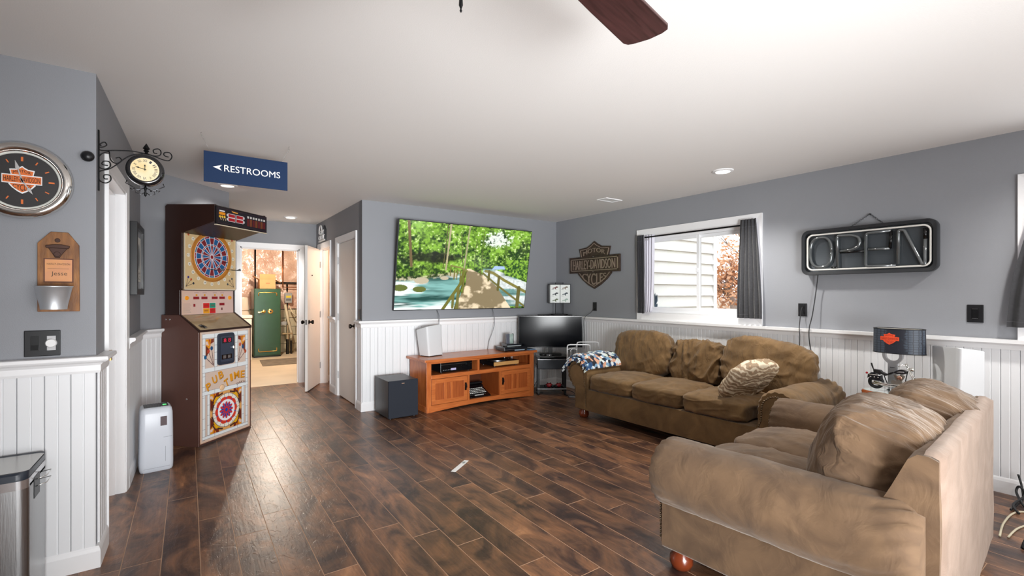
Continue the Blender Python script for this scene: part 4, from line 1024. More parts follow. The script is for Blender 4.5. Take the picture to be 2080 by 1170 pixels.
# control panel
p = Paint(0.595, 0.215, 300); p.rect(0, 1, 0, 1, 'd3b5ab'); p.fill(np.clip(1-p.X/0.2, 0, 1)*0.4, 'dcb48c')
for (a, b) in ((0.118, 0.185), (0.208, 0.278), (0.328, 0.398), (0.418, 0.488)):
    p.rect(a, b, 0.135, 0.160, '8c1320'); m_ = (a+b)/2; p.ell(m_+0.003, 0.175, 0.011, 0.009, 'd99a1e'); p.rect(m_-0.022, m_+0.026, 0.193, 0.197, '8d7a78')
for c in (0.048, 0.548): p.ell(c, 0.148, 0.027, 0.027, 'c9bfae'); p.ell(c, 0.148, 0.022, 0.022, 'ddc6a0')
for r_ in range(9): p.rect(0.008, 0.094-0.006*(r_ % 3), 0.015+r_*0.010, 0.018+r_*0.010, 'a08a84' if r_ > 3 else '8f8a84')
p.rect(0.118, 0.140, 0.068, 0.094, '8c1320'); p.rect(0.418, 0.482, 0.074, 0.098, '8c1320'); p.rect(0.440, 0.456, 0.028, 0.052, '5a1018')
p.rect(0.222, 0.375, 0.0, 0.104, 'e6d8cc'); p.rect(0.226, 0.300, 0.052, 0.100, 'cf1a1e'); p.rect(0.301, 0.372, 0.052, 0.100, '178a72'); p.rect(0.226, 0.300, 0.002, 0.050, 'e39a1c'); p.rect(0.301, 0.372, 0.002, 0.050, 'c8161e')
for a in (0.24, 0.315):
    for b in (0.022, 0.030, 0.070, 0.078): p.rect(a, a+0.045, b, b+0.0025, '7d3a20')
p.build('control_print', vcmat('matt_print', 0.45), dm, (0.020, 0.1865, 1.168), (1,0,0), (0,0.02,1))
g = G(); g.prism([(0.188,1.165),(0.1925,1.385),(0.21,1.385),(0.21,1.165)], 0.018, DWd-0.018, 'x'); g.build('control_panel', mat('control_beige', 'd3b5ab', 0.5), dm)
for c in (0.068, 0.568):
    g = G(); g.lathe([(0.019,0.0),(0.019,-0.006),(0.014,-0.008),(0.013,-0.014),(0.0005,-0.016)], 20, 'y', (c, 0.190, 1.316)); g.build('push_button', mat('amber_button', 'd98a1c', 0.3, emit='d98a1c', estr=0.15), dm, auto=40)
g = G(); g.box(0.0, DWd, 0.183, 0.195, 1.386, 1.396); g.build('dark_strip', M_brn2, dm)
# sloped glass counter
g = G(); g.prism([(0.003,1.031),(0.187,1.159),(0.187,1.163),(0.003,1.036)], 0.018, DWd-0.018, 'x'); g.build('sloping_counter', mat('counter_glass', 'b8a27e', 0.09, coat=1.0, col2='9c8260', vscale=5), dm)
g = G(); g.prism([(-0.004,1.020),(-0.004,1.036),(0.187,1.169),(0.195,1.165),(0.0,1.020)], -0.003, 0.012, 'x'); g.prism([(-0.004,1.020),(-0.004,1.036),(0.187,1.169),(0.195,1.165),(0.0,1.020)], DWd-0.012, DWd+0.003, 'x'); g.box(0.0, DWd, -0.006, 0.006, 1.012, 1.032)
g.build('counter_edge', M_brn2, dm)
g = G()
for k in range(7):
    a = k*PI/7; c = Vector((0.085, 0.035, 1.060)); d = Vector((math.cos(a)*0.04, math.sin(a)*0.03, math.sin(a)*0.02)); g.tube([tuple(c-d), tuple(c+Vector((0,0,0.004))), tuple(c+d)], [0.001, 0.004, 0.001], 5)
g.build('printed_star', M_black, dm)
text_g = G(); V0 = text(text_g, 'CREDIT HERE', 0.12, 0.44, 0, 0.020, 0, 0.0006)
text_g.v = [(x, 0.020+z*0.82, 1.0465+z*0.56+0.0006) for (x, y, z) in text_g.v]; text_g.build('counter_lettering', mat('faded_lettering', '8a8f8a', 0.5), dm)
# lower front print
FW, FH = 0.585, 0.985; p = Paint(FW, FH, 240); X0f, Z0f = 0.0250, 0.028
p.rect(0, 1, 0, 1, 'd9c3b4')
def tiles(x0, x1, z0, z1, n_, horiz):
    p.rect(x0, x1, z0, z1, 'e9eef0'); p.rect(x0, x1, z0, z0+0.0022, '6e5e62'); p.rect(x0, x1, z1-0.0022, z1, '6e5e62') if horiz else (p.rect(x0, x0+0.0022, z0, z1, '6e5e62'), p.rect(x1-0.0022, x1, z0, z1, '6e5e62'))
    for k in range(n_+1):
        if horiz: xx = x0+(x1-x0)*k/n_; p.rect(xx-0.0012, xx+0.0012, z0, z1, '6e5e62')
        else: zz = z0+(z1-z0)*k/n_; p.rect(x0, x1, zz-0.0012, zz+0.0012, '6e5e62')
for (a, b) in ((0.018, 0.050), (FW-0.050, FW-0.018)): tiles(a, b, 0.015, FH-0.022, 10, False)
tiles(0.018, FW-0.018, FH-0.062, FH-0.022, 4, True); tiles(0.018, FW-0.018, 0.615, 0.655, 4, True); tiles(0.018, FW-0.018, 0.412, 0.450, 4, True); tiles(0.018, FW-0.018, 0.015, 0.045, 4, True)
tiles(0.150, 0.185, 0.655, FH-0.062, 4, False); tiles(0.400, 0.435, 0.655, FH-0.062, 4, False)
tiles(0.070, 0.100, 0.045, 0.412, 4, False); tiles(FW-0.100, FW-0.070, 0.045, 0.412, 4, False)
def fl(x, z, sx, sz):
    p.poly([(x,z),(x+sx*0.085,z),(x+sx*0.088,z+sz*0.02),(x+sx*0.055,z+sz*0.045),(x+sx*0.045,z+sz*0.085),(x+sx*0.03,z+sz*0.10),(x,z+sz*0.14)], 'e2941e')
    p.poly([(x,z+sz*0.05),(x+sx*0.03,z+sz*0.085),(x+sx*0.045,z+sz*0.08),(x+sx*0.015,z+sz*0.15),(x,z+sz*0.17)], '6d2c1c'); p.poly([(x+sx*0.03,z),(x+sx*0.05,z),(x+sx*0.045,z+sz*0.05)], 'b8481c'); p.poly([(x+sx*0.06,z),(x+sx*0.09,z-sz*0.002),(x+sx*0.09,z+sz*0.03),(x+sx*0.05,z+sz*0.045)], '7d2f1c')
    p.poly([(x,z+sz*0.02),(x+sx*0.02,z+sz*0.02),(x+sx*0.035,z+sz*0.06),(x,z+sz*0.045)], 'e9c7b8')
fl(0.055, FH-0.070, 1, -1); fl(FW-0.055, FH-0.070, -1, -1)
for (bx, sgn, cols) in ((0.142, -1, ('1e4f7a','b8442c','1e5f8a')), (0.442, 1, ('c0502c','1e4f7a','b8502c'))):
    for (ex, ez), c in zip(((0.022, 0.16), (0.058, 0.135), (0.092, 0.085)), cols):
        p.line(bx, 0.67, bx+sgn*ex, 0.67+ez, 0.006, '5d4044'); p.ell(bx+sgn*ex, 0.67+ez, 0.015, 0.019, c)
# stained-glass rosette
rx0, rx1, rz0, rz1 = 0.105, FW-0.105, 0.047, 0.410; cx2, cz2 = (rx0+rx1)/2, (rz0+rz1)/2
p.rect(rx0, rx1, rz0, rz1, 'e3a55c'); U = (p.X-cx2)/((rx1-rx0)/2); W2 = (p.Y-cz2)/((rz1-rz0)/2); RR = np.hypot(U, W2); AA = np.arctan2(W2, U)
inside = (np.abs(U) < 1) & (np.abs(W2) < 1)
p.fill(inside & (np.sin(AA*4+PI/2) < -0.3), 'e9b01e')
for sx in (-1, 1):
    for sz in (-1, 1):
        fl(cx2+sx*(rx1-rx0)/2, cz2+sz*(rz1-rz0)/2, -sx*1.1, -sz*0.9)
        p.line(cx2+sx*0.165, cz2+sz*0.10, cx2+sx*0.13, cz2+sz*0.155, 0.014, '4f3028'); p.line(cx2+sx*0.10, cz2+sz*0.150, cx2+sx*0.05, cz2+sz*0.165, 0.016, '4f3028'); p.line(cx2+sx*0.17, cz2+sz*0.03, cx2+sx*0.15, cz2+sz*0.075, 0.014, '4f3028')
p.fill(inside & (RR < 0.86), 'f0e9dc'); p.fill(inside & (np.abs(RR-0.86) < 0.012), '3a3a55')
p.fill((RR < 0.86) & (RR > 0.62) & (np.abs(np.sin(AA*9)) < 0.10), '3a3a55')
sc2 = 0.66+0.05*np.abs(np.cos(AA*5)); p.fill(RR < sc2, 'd8402c'); p.fill((RR < sc2) & (np.abs(np.cos(AA*5)) < 0.16) & (RR > 0.5), '2b4a9a')
p.fill(RR < 0.54, 'f4f0f4'); pet = 0.44*(0.72+0.28*np.abs(np.cos(AA*6))); p.fill(RR < pet, '27479f'); p.fill((RR < pet) & (np.cos(AA*12) > 0.1), 'd03a3a')
p.fill(RR < 0.17, 'c83238'); p.fill(RR < 0.09, '27479f')
p.build('mosaic_print', vcmat('glossy_print', 0.25), dm, (X0f, 0.0012, Z0f))
g = G(); g.box(0.018, 0.0255, -0.002, 0.006, 0.022, 1.016); g.box(DWd-0.0255, DWd-0.018, -0.002, 0.006, 0.022, 1.016); g.box(0.018, DWd-0.018, -0.002, 0.006, 0.020, 0.028); g.box(0.018, DWd-0.018, -0.002, 0.006, 1.010, 1.016); g.build('front_frame', mat('peach_frame', 'd8b49a', 0.4), dm)
g = G(); g.box(0.0, DWd, -0.003, 0.0, 0.0, 0.006); g.build('kick_strip', M_steel, dm)
M_gold = mat('gold_lettering', 'e39a22', 0.4); M_shd = mat('lettering_shadow', '5d2c1c', 0.5)
def letter(ch, x, z, s, rot, m, dy=0.0, dx=0, dz=0, par=dm):
    g = G(); V, F = text_mesh(ch, True); vs = []
    for a, b, c in V:
        u_, v_ = (a-0.5)*s*{'I': 0.42, 'M': 1.0}.get(ch, 0.76), (b-0.5)*s; c_, s_ = math.cos(rot), math.sin(rot); vs.append((x+u_*c_-v_*s_+dx, 0.001-0.0012*c-dy, z+u_*s_+v_*c_+dz))
    g.add(vs, F); return g
for lay, (m_, dy, dx, dz) in enumerate(((M_shd, 0.0, 0.004, -0.004), (M_gold, 0.001, 0, 0))):
    G1 = G(); G2 = G()
    for ch, x, z, r_ in (('P', 0.110, 0.515, 0.40), ('U', 0.178, 0.568, 0.32), ('B', 0.250, 0.600, 0.28)):
        q = letter(ch, x, z, 0.070, r_, m_, dy, dx, dz); G1.add(q.v, q.f)
    for ch, x, z, r_ in (('T', 0.318, 0.515, 0.42), ('I', 0.375, 0.553, 0.22), ('M', 0.442, 0.567, 0.06), ('E', 0.520, 0.562, -0.05)):
        q = letter(ch, x, z, 0.070, r_, m_, dy, dx, dz); G2.add(q.v, q.f)
    G1.build('lettering_shadow' if lay == 0 else 'lettering_top_word', m_, dm); G2.build('lettering_shadow' if lay == 0 else 'lettering_second_word', m_, dm)
g = G(); text(g, 'DARTS', 0.445, 0.560, 0.465, 0.487, 0.001, 0.001, warp=lambda X, Z, a, b: (X, Z+0.010*math.sin(PI*a))); g.build('lettering_small', M_shd, dm)
g = G(); g.lathe([(0.030,0.0),(0.026,-0.006),(0.012,-0.008),(0.0005,-0.008)], 20, 'y', (0.265, 0.001, 0.478)); g.build('lock_cap', mat('peach_button', 'e8c29a', 0.4), dm, smooth=True)
# coin door
cd = G(); cd.prism(rrect(0.205, 0.405, 0.690, 0.985, 0.03), -0.014, 0.004, 'y'); cdo = cd.build('coin_door', mat('charcoal_coin_door', '343b4a', 0.32, metal=0.3), dm, bevel=0.004)
g = G(); g.prism(rrect(0.232, 0.380, 0.715, 0.958, 0.012), -0.018, -0.013, 'y'); g.build('inner_plate', mat('charcoal_plate', '3f4859', 0.35, metal=0.3), cdo, bevel=0.002)
g = G(); g.box(0.245, 0.360, -0.0195, -0.017, 0.892, 0.942); g.build('credit_window', mat('black_window', '08080a', 0.15), cdo)
g = G(); text(g, '8 8', 0.262, 0.348, 0.900, 0.935, -0.019, 0.001); g.build('red_digits', mat('red_digits', 'b8203c', 0.3, emit='c8203c', estr=0.5), cdo)
g = G(); g.cyl((0.372, -0.030, 0.845), 0.013, 0.013, 'y', 18); g.box(0.368, 0.376, -0.034, -0.028, 0.836, 0.854); g.build('lock', M_chrome, cdo, auto=40)
g = G(); g.box(0.240, 0.362, -0.0195, -0.017, 0.742, 0.785); g.build('return_window', mat('black_window', '08080a', 0.15), cdo)
for x in (0.256, 0.312): g = G(); g.box(x, x+0.032, -0.022, -0.018, 0.748, 0.778); g.build('coin_return', M_steel, cdo, bevel=0.002)
g = G()
for (y, z) in ((0.295, 1.125), (0.335, 1.125), (0.12, 0.42)): g = G(); g.lathe([(0.009,0.0),(0.006,-0.003),(0.0005,-0.004)], 12, 'x', (0, y, z)); g.build('side_bolt', M_chrome, dm, smooth=True)
# ================================================================== WALL CLOCK, OPENER, SWITCHES (left wall)
def hd_outline(k=1.0):
    top = [(0,.33),(.12,.29),(.30,.25),(.63,.235),(.60,.18),(.55,.09)]
    bot = [(.60,-.09),(.68,-.125),(.50,-.21),(.25,-.29),(0,-.345)]
    return top, bot
def hd_emblem(par, y, half_w, sc_v, mats, z0=0.0, x0=0.0, th=0.003, name='emblem'):
    """bar-and-shield emblem in the local xz plane; mats = (outline, fill, ink)"""
    mo, mf, mi = mats; top, bot = hd_outline()
    def sh(k):
        P = [(x, z) for x, z in top]; P += [(x, z) for x, z in bot]
        full = P+[(-x, z) for x, z in P[::-1] if abs(x) > 1e-6]
        return [(x0+x*half_w*k, z0+z*sc_v*(k if True else 1)) for x, z in full]
    def bar(kx, kz): return [(x0-half_w*kx, z0-.105*sc_v*kz), (x0+half_w*kx, z0-.105*sc_v*kz), (x0+half_w*kx, z0+.105*sc_v*kz), (x0-half_w*kx, z0+.105*sc_v*kz)]
    g = G(); g.prism(sh(1.0)[::-1], y-th, y, 'y'); g.prism(bar(1.0, 1.0), y-th*1.3, y, 'y'); g.build(name+'_outline', mo, par)
    g = G(); g.prism(sh(0.90)[::-1], y-th*1.25, y-th*0.5, 'y'); g.build(name+'_shield', mf, par)
    g = G(); g.prism(bar(1.0, 1.02), y-th*1.6, y-th*0.5, 'y'); g.build(name+'_bar_edge', mo, par)
    g = G(); g.prism(bar(0.955, 0.80), y-th*1.9, y-th*0.5, 'y'); g.build(name+'_bar', mf, par)
    def W(top_arch): return lambda X, Z, a, b: (X, Z+top_arch*(1-(2*a-1)**2))
    g = G(); text(g, 'HARLEY-DAVIDSON', x0-half_w*.90, x0+half_w*.90, z0-.060*sc_v, z0+.062*sc_v, y-th*1.9, th*0.5)
    text(g, 'MOTOR', x0-half_w*.44, x0+half_w*.44, z0+.120*sc_v, z0+.190*sc_v, y-th*1.25, th*0.5, warp=W(.045*sc_v))
    text(g, 'CYCLES', x0-half_w*.46, x0+half_w*.46, z0-.195*sc_v, z0-.122*sc_v, y-th*1.25, th*0.5, warp=lambda X, Z, a, b: (X, Z-(.075*sc_v*(1-(2*a-1)**2))*(1-b)))
    g.build(name+'_lettering', mi, par)
M_orange = mat('emblem_orange', 'df7436', 0.4); M_wht = mat('print_white', 'efefef', 0.4)
t = thing('wall_clock', 'round chrome-rimmed wall clock with black face, orange ticks and shield emblem', 'clock', (-0.628, YL, 1.872))
g = G(); g.lathe([(0.150,0.0),(0.172,-0.010),(0.176,-0.028),(0.166,-0.044),(0.150,-0.050),(0.140,-0.046),(0.134,-0.036),(0.130,-0.030)], 64, 'y', cap=False); g.lathe([(0.0005,0.0),(0.150,0.0)], 64, 'y', cap=False); g.build('rim', M_chrome, t, smooth=True)
g = G(); g.lathe([(0.131,-0.031),(0.125,-0.030),(0.123,-0.024)], 64, 'y', cap=False); g.build('inner_ring', mat('pale_ring', 'dfe1da', 0.35), t, smooth=True)
g = G(); g.lathe([(0.0005,-0.022),(0.126,-0.022)], 64, 'y', cap=False); g.build('face', mat('black_clock_face', '2b2a2b', 0.35, coat=0.6), t)
for k in range(12):
    a = k*PI/6; L_ = 0.020 if k % 3 == 0 else 0.015; w_ = 0.0035 if k % 3 == 0 else 0.002
    q = G(); q.box(-w_, w_, -0.0245, -0.022, 0.088, 0.088+L_)
    o = q.build('tick', M_orange, t); o.rotation_euler = (0, a, 0)
hd_emblem(t, -0.022, 0.066, 0.19, (M_wht, M_orange, M_black), z0=0.004, th=0.0012)
for nm, a, L_ in (('hour_hand', math.radians(150), 0.072), ('minute_hand', math.radians(-14), 0.092)):
    g = G(); g.prism([(-0.003,-0.012),(0.003,-0.012),(0.0022,L_*0.55),(0.0075,L_*0.62),(0.0,L_),(-0.0075,L_*0.62),(-0.0022,L_*0.55)], -0.0285, -0.0275, 'y'); o = g.build(nm, mat('silver_hand', 'dcdcdc', 0.25, metal=0.7), t); o.rotation_euler = (0, a, 0)
t = thing('bottle_opener_board', 'wooden wall plaque with iron bottle opener and galvanised cap pail below the round clock', 'bottle opener', (-0.5065, YL, 1.266))
M_barn = mat('stained_pine', '9a6632', 0.5, col2='6b4220', vscale=6, stretch=(6, 1, 1.5), bump=0.1, bscale=40)
g = G(); g.prism([(-0.073,0),(0.073,0),(0.071,0.318),(0.032,0.378),(-0.028,0.378),(-0.073,0.322)][::-1], -0.018, 0.0, 'y'); g.build('board', M_barn, t, bevel=0.002)
g = G(); g.prism([(-0.042,0.300),(0.036,0.300),(0.040,0.312),(0.012,0.318),(-0.014,0.318),(-0.044,0.312)][::-1], -0.034, -0.016, 'y'); g.prism([(-0.036,0.302),(0.032,0.302),(0.012,0.272),(0.004,0.255),(-0.012,0.255),(-0.020,0.272)][::-1], -0.026, -0.017, 'y')
g.cyl((-0.004, -0.022, 0.338), 0.010, 0.005, 'y', 14); g.cyl((-0.004, -0.030, 0.272), 0.012, 0.006, 'y', 14); g.build('iron_opener', mat('rusty_iron', '43302a', 0.5, metal=0.7, var=0.3), t, bevel=0.002)
g = G(); g.box(-0.052, 0.052, -0.0195, -0.017, 0.138, 0.252); g.build('plaque_border', mat('burnt_edge', '5c3524', 0.6), t)
g = G(); g.box(-0.047, 0.047, -0.021, -0.0190, 0.143, 0.247); pq = g.build('plaque', mat('peach_plaque', 'd99a5c', 0.5, col2='c98a64', vscale=12), t)
g = G(); text(g, 'HARLEY-DAVIDSON', -0.040, 0.040, 0.221, 0.230, -0.021, 0.0005); text(g, 'Jesse', -0.026, 0.030, 0.166, 0.190, -0.021, 0.0005); g.box(-0.038, 0.036, -0.0215, -0.021, 0.203, 0.204); g.build('lettering', mat('burnt_ink', '54402e', 0.6), pq)
g = G(); g.lathe([(0.046,0.006),(0.047,0.018),(0.0475,0.022),(0.0635,0.108),(0.067,0.110),(0.067,0.114),(0.0625,0.114),(0.046,0.020),(0.0005,0.012)], 32, 'z', (-0.006, -0.018-0.064, 0.006), cap=False)
pl = g.build('pail', mat('bright_pail', 'cfd2d6', 0.42, metal=0.75), t, smooth=True)
def plate(name, label, F, x, z, w_, h_, kind='outlet', y=0.0):
    (lx_, ly_, _), r = at(F, x, y), F[1]
    t = thing(name, label, 'wall plate', (lx_, ly_, z), r)
    g = G(); g.box(-w_/2, w_/2, -0.007, 0, -h_/2, h_/2); g.build('cover_plate', mat('black_wall_plate', '17171a', 0.35), t, bevel=0.003)
    return t
t = plate('dimmer_plate', 'black double wall plate with rocker switch and white round dimmer knob', F_left, -0.5645-XL, 1.117, 0.124, 0.122)
g = G(); g.box(-0.040, -0.010, -0.0105, -0.006, -0.034, 0.034); g.prism([(-0.007,-0.030),(-0.014,-0.030),(-0.0095,0.0),(-0.008,0.030),(-0.007,0.030)], -0.038, -0.012, 'x'); g.build('rocker_switch', mat('dark_rocker', '0d0d0f', 0.3), t)
g = G(); g.box(0.016, 0.046, -0.009, -0.006, -0.034, 0.034); g.build('dimmer_body', mat('light_grey_insert', 'b9b9bb', 0.5), t)
g = G(); g.lathe([(0.020,-0.008),(0.020,-0.020),(0.017,-0.024),(0.0005,-0.024)], 28, 'y', (0.031, 0, 0)); g.build('dimmer_knob', mat('white_knob', 'e4e4e4', 0.35), t, auto=40)
t = thing('bolt_cap', 'small rounded black knob on the grey wall beside the bracket clock', 'wall fitting', (-0.402, YL, 2.018))
g = G(); g.lathe([(0.008,0.0),(0.010,-0.012),(0.022,-0.022),(0.026,-0.038),(0.018,-0.05),(0.0005,-0.053)], 20, 'y'); g.build('knob_body', M_black, t, smooth=True)

# ---- bracket clock, in the plane Y = 3.12 at right angles to the doorway wall
bc = thing('bracket_clock', 'black wrought-iron bracket clock with cream roman dial projecting over the doorway', 'clock', (-0.374, 3.12, 0))
X0b = -0.374
def spl(pts, n=6):
    P = [Vector((a, 0, b)) for a, b in pts]; out = []
    for i in range(len(P)-1):
        p0, p1, p2, p3 = P[max(0,i-1)], P[i], P[i+1], P[min(len(P)-1,i+2)]
        for k in range(n):
            t = k/n; out.append(tuple(0.5*((2*p1)+(-p0+p2)*t+(2*p0-5*p1+4*p2-p3)*t*t+(-p0+3*p1-3*p2+p3)*t**3)))
    out.append(tuple(P[-1])); return out
def bt(pts, r_=0.0028): return spl([(a-X0b, b) for a, b in pts]), r_
g = G(); g.box(-0.001, 0.006, -0.010, 0.010, 1.871, 2.176); g.build('wall_bar', M_bmetal, bc, bevel=0.001)
for nm, pts in (('top_arm', [(-0.38, 2.089), (-0.361, 2.076), (-0.309, 2.085), (-0.246, 2.093), (-0.187, 2.09), (-0.145, 2.084), (-0.124, 2.093), (-0.121, 2.113), (-0.133, 2.124), (-0.152, 2.115), (-0.149, 2.099), (-0.136, 2.099)]),
    ('lower_arm', [(-0.38, 1.938), (-0.369, 1.968), (-0.331, 1.987), (-0.3, 2.016), (-0.266, 2.054), (-0.234, 2.076), (-0.187, 2.088), (-0.145, 2.08), (-0.109, 2.069), (-0.084, 2.071), (-0.073, 2.094), (-0.084, 2.112), (-0.106, 2.108), (-0.106, 2.093), (-0.087, 2.088)]),
    ('scroll', [(-0.38, 2.021), (-0.361, 2.058), (-0.331, 2.076)]), ('scroll', [(-0.331, 2.076), (-0.325, 2.033), (-0.303, 2.019), (-0.283, 2.037), (-0.292, 2.052), (-0.306, 2.046)]),
    ('scroll', [(-0.379, 2.021), (-0.369, 1.99), (-0.347, 1.984), (-0.327, 2.0), (-0.331, 2.023), (-0.353, 2.022), (-0.358, 2.006), (-0.336, 2.003)]),
    ('scroll', [(-0.379, 1.945), (-0.364, 1.919), (-0.342, 1.914), (-0.325, 1.931), (-0.329, 1.954), (-0.35, 1.953), (-0.35, 1.935), (-0.336, 1.935)]),
    ('scroll', [(-0.38, 2.125), (-0.377, 2.093), (-0.356, 2.094), (-0.341, 2.107), (-0.35, 2.12), (-0.367, 2.106), (-0.361, 2.1)])):
    p_, r_ = bt(pts); g = G(); g.tube(p_, r_, 7); g.build(nm, M_bmetal, bc, smooth=True)
cxb, czb = -0.186-X0b, 1.999
g = G(); g.lathe([(0.001,-0.030),(0.058,-0.030),(0.066,-0.034),(0.079,-0.026),(0.082,-0.012),(0.082,0.012),(0.079,0.026),(0.066,0.034),(0.058,0.030),(0.001,0.030)], 40, 'y', (cxb, 0, czb)); g.build('clock_case', mat('glossy_black_enamel', '141416', 0.16, coat=0.6), bc, smooth=True)
g = G(); g.lathe([(0.0005,-0.0312),(0.060,-0.0312)], 40, 'y', (cxb, 0, czb), cap=False); g.build('dial', mat('cream_dial', 'e9cf96', 0.5, col2='ecdfbd', vscale=18), bc)
g = G()
for k, s in enumerate(['XII','I','II','III','IIII','V','VI','VII','VIII','IX','X','XI']):
    a = k*PI/6; V, F = text_mesh(s); w_ = 0.0032+0.0016*len(s); vs = []
    for aa, bb, cc in V:
        u_, v_ = (aa-0.5)*2*w_, 0.046+(bb-0.5)*0.013; c_, s_ = math.cos(-a), math.sin(-a); vs.append((cxb+u_*c_-v_*s_, -0.0315-0.0005*cc, czb+u_*s_+v_*c_))
    g.add(vs, F)
g.build('numerals', M_num, bc)
for nm, a, L_ in (('hour_hand', math.radians(0), 0.026), ('minute_hand', math.radians(-75), 0.040)):
    g = G(); g.prism([(-0.0018,-0.006),(0.0018,-0.006),(0.0012,L_*0.6),(0.004,L_*0.7),(0,L_),(-0.004,L_*0.7),(-0.0012,L_*0.6)], -0.0345, -0.0335, 'y'); o = g.build(nm, M_black, bc); o.location = (cxb, 0, czb); o.rotation_euler = (0, a, 0)
g = G(); g.lathe([(0.004,0.0),(0.010,0.004),(0.006,0.010),(0.013,0.018),(0.008,0.024),(0.016,0.030),(0.0005,0.058)], 4, 'z', (cxb+0.004, 0, 2.086)); g.build('finial', M_bmetal, bc)
for s in (-1, 1):
    g = G(); g.tube([(cxb+s*0.0, 0, 1.91), (cxb+s*0.03, 0, 1.895), (cxb+s*0.055, 0, 1.91), (cxb+s*0.08, 0, 1.925), (cxb+s*0.075, 0, 1.94)], 0.0025, 6); g.tube([(cxb, 0, 1.885), (cxb+s*0.02, 0, 1.872), (cxb+s*0.04, 0, 1.880), (cxb+s*0.036, 0, 1.896), (cxb+s*0.02, 0, 1.892)], 0.0025, 6); g.tube([(cxb+s*0.045, 0, 1.905), (cxb+s*0.05, 0, 1.89), (cxb+s*0.062, 0, 1.9)], 0.0025, 6)
    g.build('lower_scroll', mat('bright_iron', '55565a', 0.2, metal=1.0), bc, smooth=True)
g = G(); g.lathe([(0.004,0.055),(0.007,0.045),(0.004,0.03),(0.006,0.008),(0.0005,0.0)], 12, 'z', (cxb, 0, 1.862)); g.build('lower_finial', M_bmetal, bc, smooth=True)

# ---- framed picture on the doorway wall
(px_, py_, _) = at(F_side, 1.27, -0.003); t = thing('framed_picture', 'black framed picture hanging between the white doorway and the dart machine', 'picture', (px_, py_, 1.345), F_side[1])
PWd, PHt = 0.50, 0.535; f = 0.045
g = G(); g.box(0, f, -0.045, 0, 0, PHt); g.box(PWd-f, PWd, -0.045, 0, 0, PHt); g.box(f, PWd-f, -0.045, 0, 0, f); g.box(f, PWd-f, -0.045, 0, PHt-f, PHt); g.build('frame', mat('black_frame', '1a1a1c', 0.3), t, bevel=0.003)
g = G(); g.box(f, PWd-f, -0.030, -0.026, f, PHt-f); g.build('mat_board', mat('grey_mat_board', '8f9298', 0.5, coat=0.6), t)
p = Paint(0.26, 0.34, 90); p.rect(0, 1, 0, 1, 'd8d8d2'); p.ell(0.13, 0.19, 0.07, 0.10, '9aa0a0'); p.ell(0.13, 0.20, 0.035, 0.08, '6f7678')
for k in range(6): p.rect(0.03, 0.23, 0.02+k*0.011, 0.024+k*0.011, '6a6c6c')
p.build('print', vcmat('matt_print', 0.45), t, (0.12, -0.031, 0.10))

# ---- RESTROOMS sign
t = thing('hanging_sign', 'dark blue rectangular RESTROOMS sign with white arrow hanging on two thin chains', 'sign', (0.0845, 3.763, 2.111))
SW, SH = 0.515, 0.208
g = G(); g.box(0, SW, -0.003, 0.003, 0, SH); g.build('board', mat('navy_sign', '152b4c', 0.6, spec=0.2), t, bevel=0.001)
g = G(); text(g, 'RESTROOMS', 0.118, 0.466, 0.083, 0.128, -0.003, 0.001); g.build('lettering', M_wht, t)
g = G(); g.prism([(0.052,0.106),(0.104,0.124),(0.090,0.106),(0.104,0.086)][::-1], -0.004, -0.003, 'y'); g.build('arrow', M_wht, t)
for xa, xb in ((0.038, -0.012), (0.475, 0.528)):
    g = G(); g.tube([(xa, 0, SH), (xb, 0, H-2.111-0.02)], 0.0009, 5); g.tube([(xb, 0, H-2.111-0.022), (xb-0.006, 0, H-2.111-0.012), (xb, 0, H-2.111)], 0.0016, 5)
    for k in range(5): g.torus((xb+(xa-xb)*(0.08*k), 0, (H-2.111-0.02)+(SH-(H-2.111-0.02))*(0.08*k)), 0.004, 0.0009, 'y' if k % 2 else 'x', 10, 4)
    g.build('chain', mat('pale_chain', 'b9b6b2', 0.4, metal=0.8), t, smooth=True)

# ---- small sign over the hall door, hall switch
t = thing('doorway_sign', 'small black and white cut-out word sign above the far hall doorway', 'sign', at(F_hr, 0.245, 0, 2.135), F_hr[1])
g = G(); g.box(0.12, 0.40, -0.012, 0, 0.0, 0.17); g.build('backing', M_black, t)
g = G(); g.prism(arc(0.30, 0.17, 0.06, 0, PI, 12), -0.014, 0, 'y'); g.build('dark_arch', M_black, t)
g = G(); g.tube([(0.02,-0.016,0.13)]+[(0.11+0.085*math.cos(a), -0.016, 0.155+0.09*math.sin(a)) for a in np.linspace(PI, 0, 14)]+[(0.195,-0.016,0.13)], 0.010, 6); g.build('arch', M_wht, t, smooth=True)
g = G(); text(g, 'GET', 0.04, 0.30, 0.105, 0.165, -0.012, 0.010); g.build('top_word', M_wht, t)
g = G(); text(g, 'OUT', 0.0, 0.34, 0.030, 0.095, -0.012, 0.012); g.build('lower_word', M_wht, t)
g = G(); g.box(0.0, 0.38, -0.024, 0, 0.0, 0.020); g.build('base_bar', M_wht, t)
t = plate('hall_switch', 'black switch plate on the narrow hall wall beside the closed white door', F_hr, YH-5.475, 1.12, 0.072, 0.116)
g = G(); g.box(-0.014, 0.014, -0.012, -0.006, -0.032, 0.032); g.build('rocker_switch', mat('dark_rocker', '0d0d0f', 0.3), t)

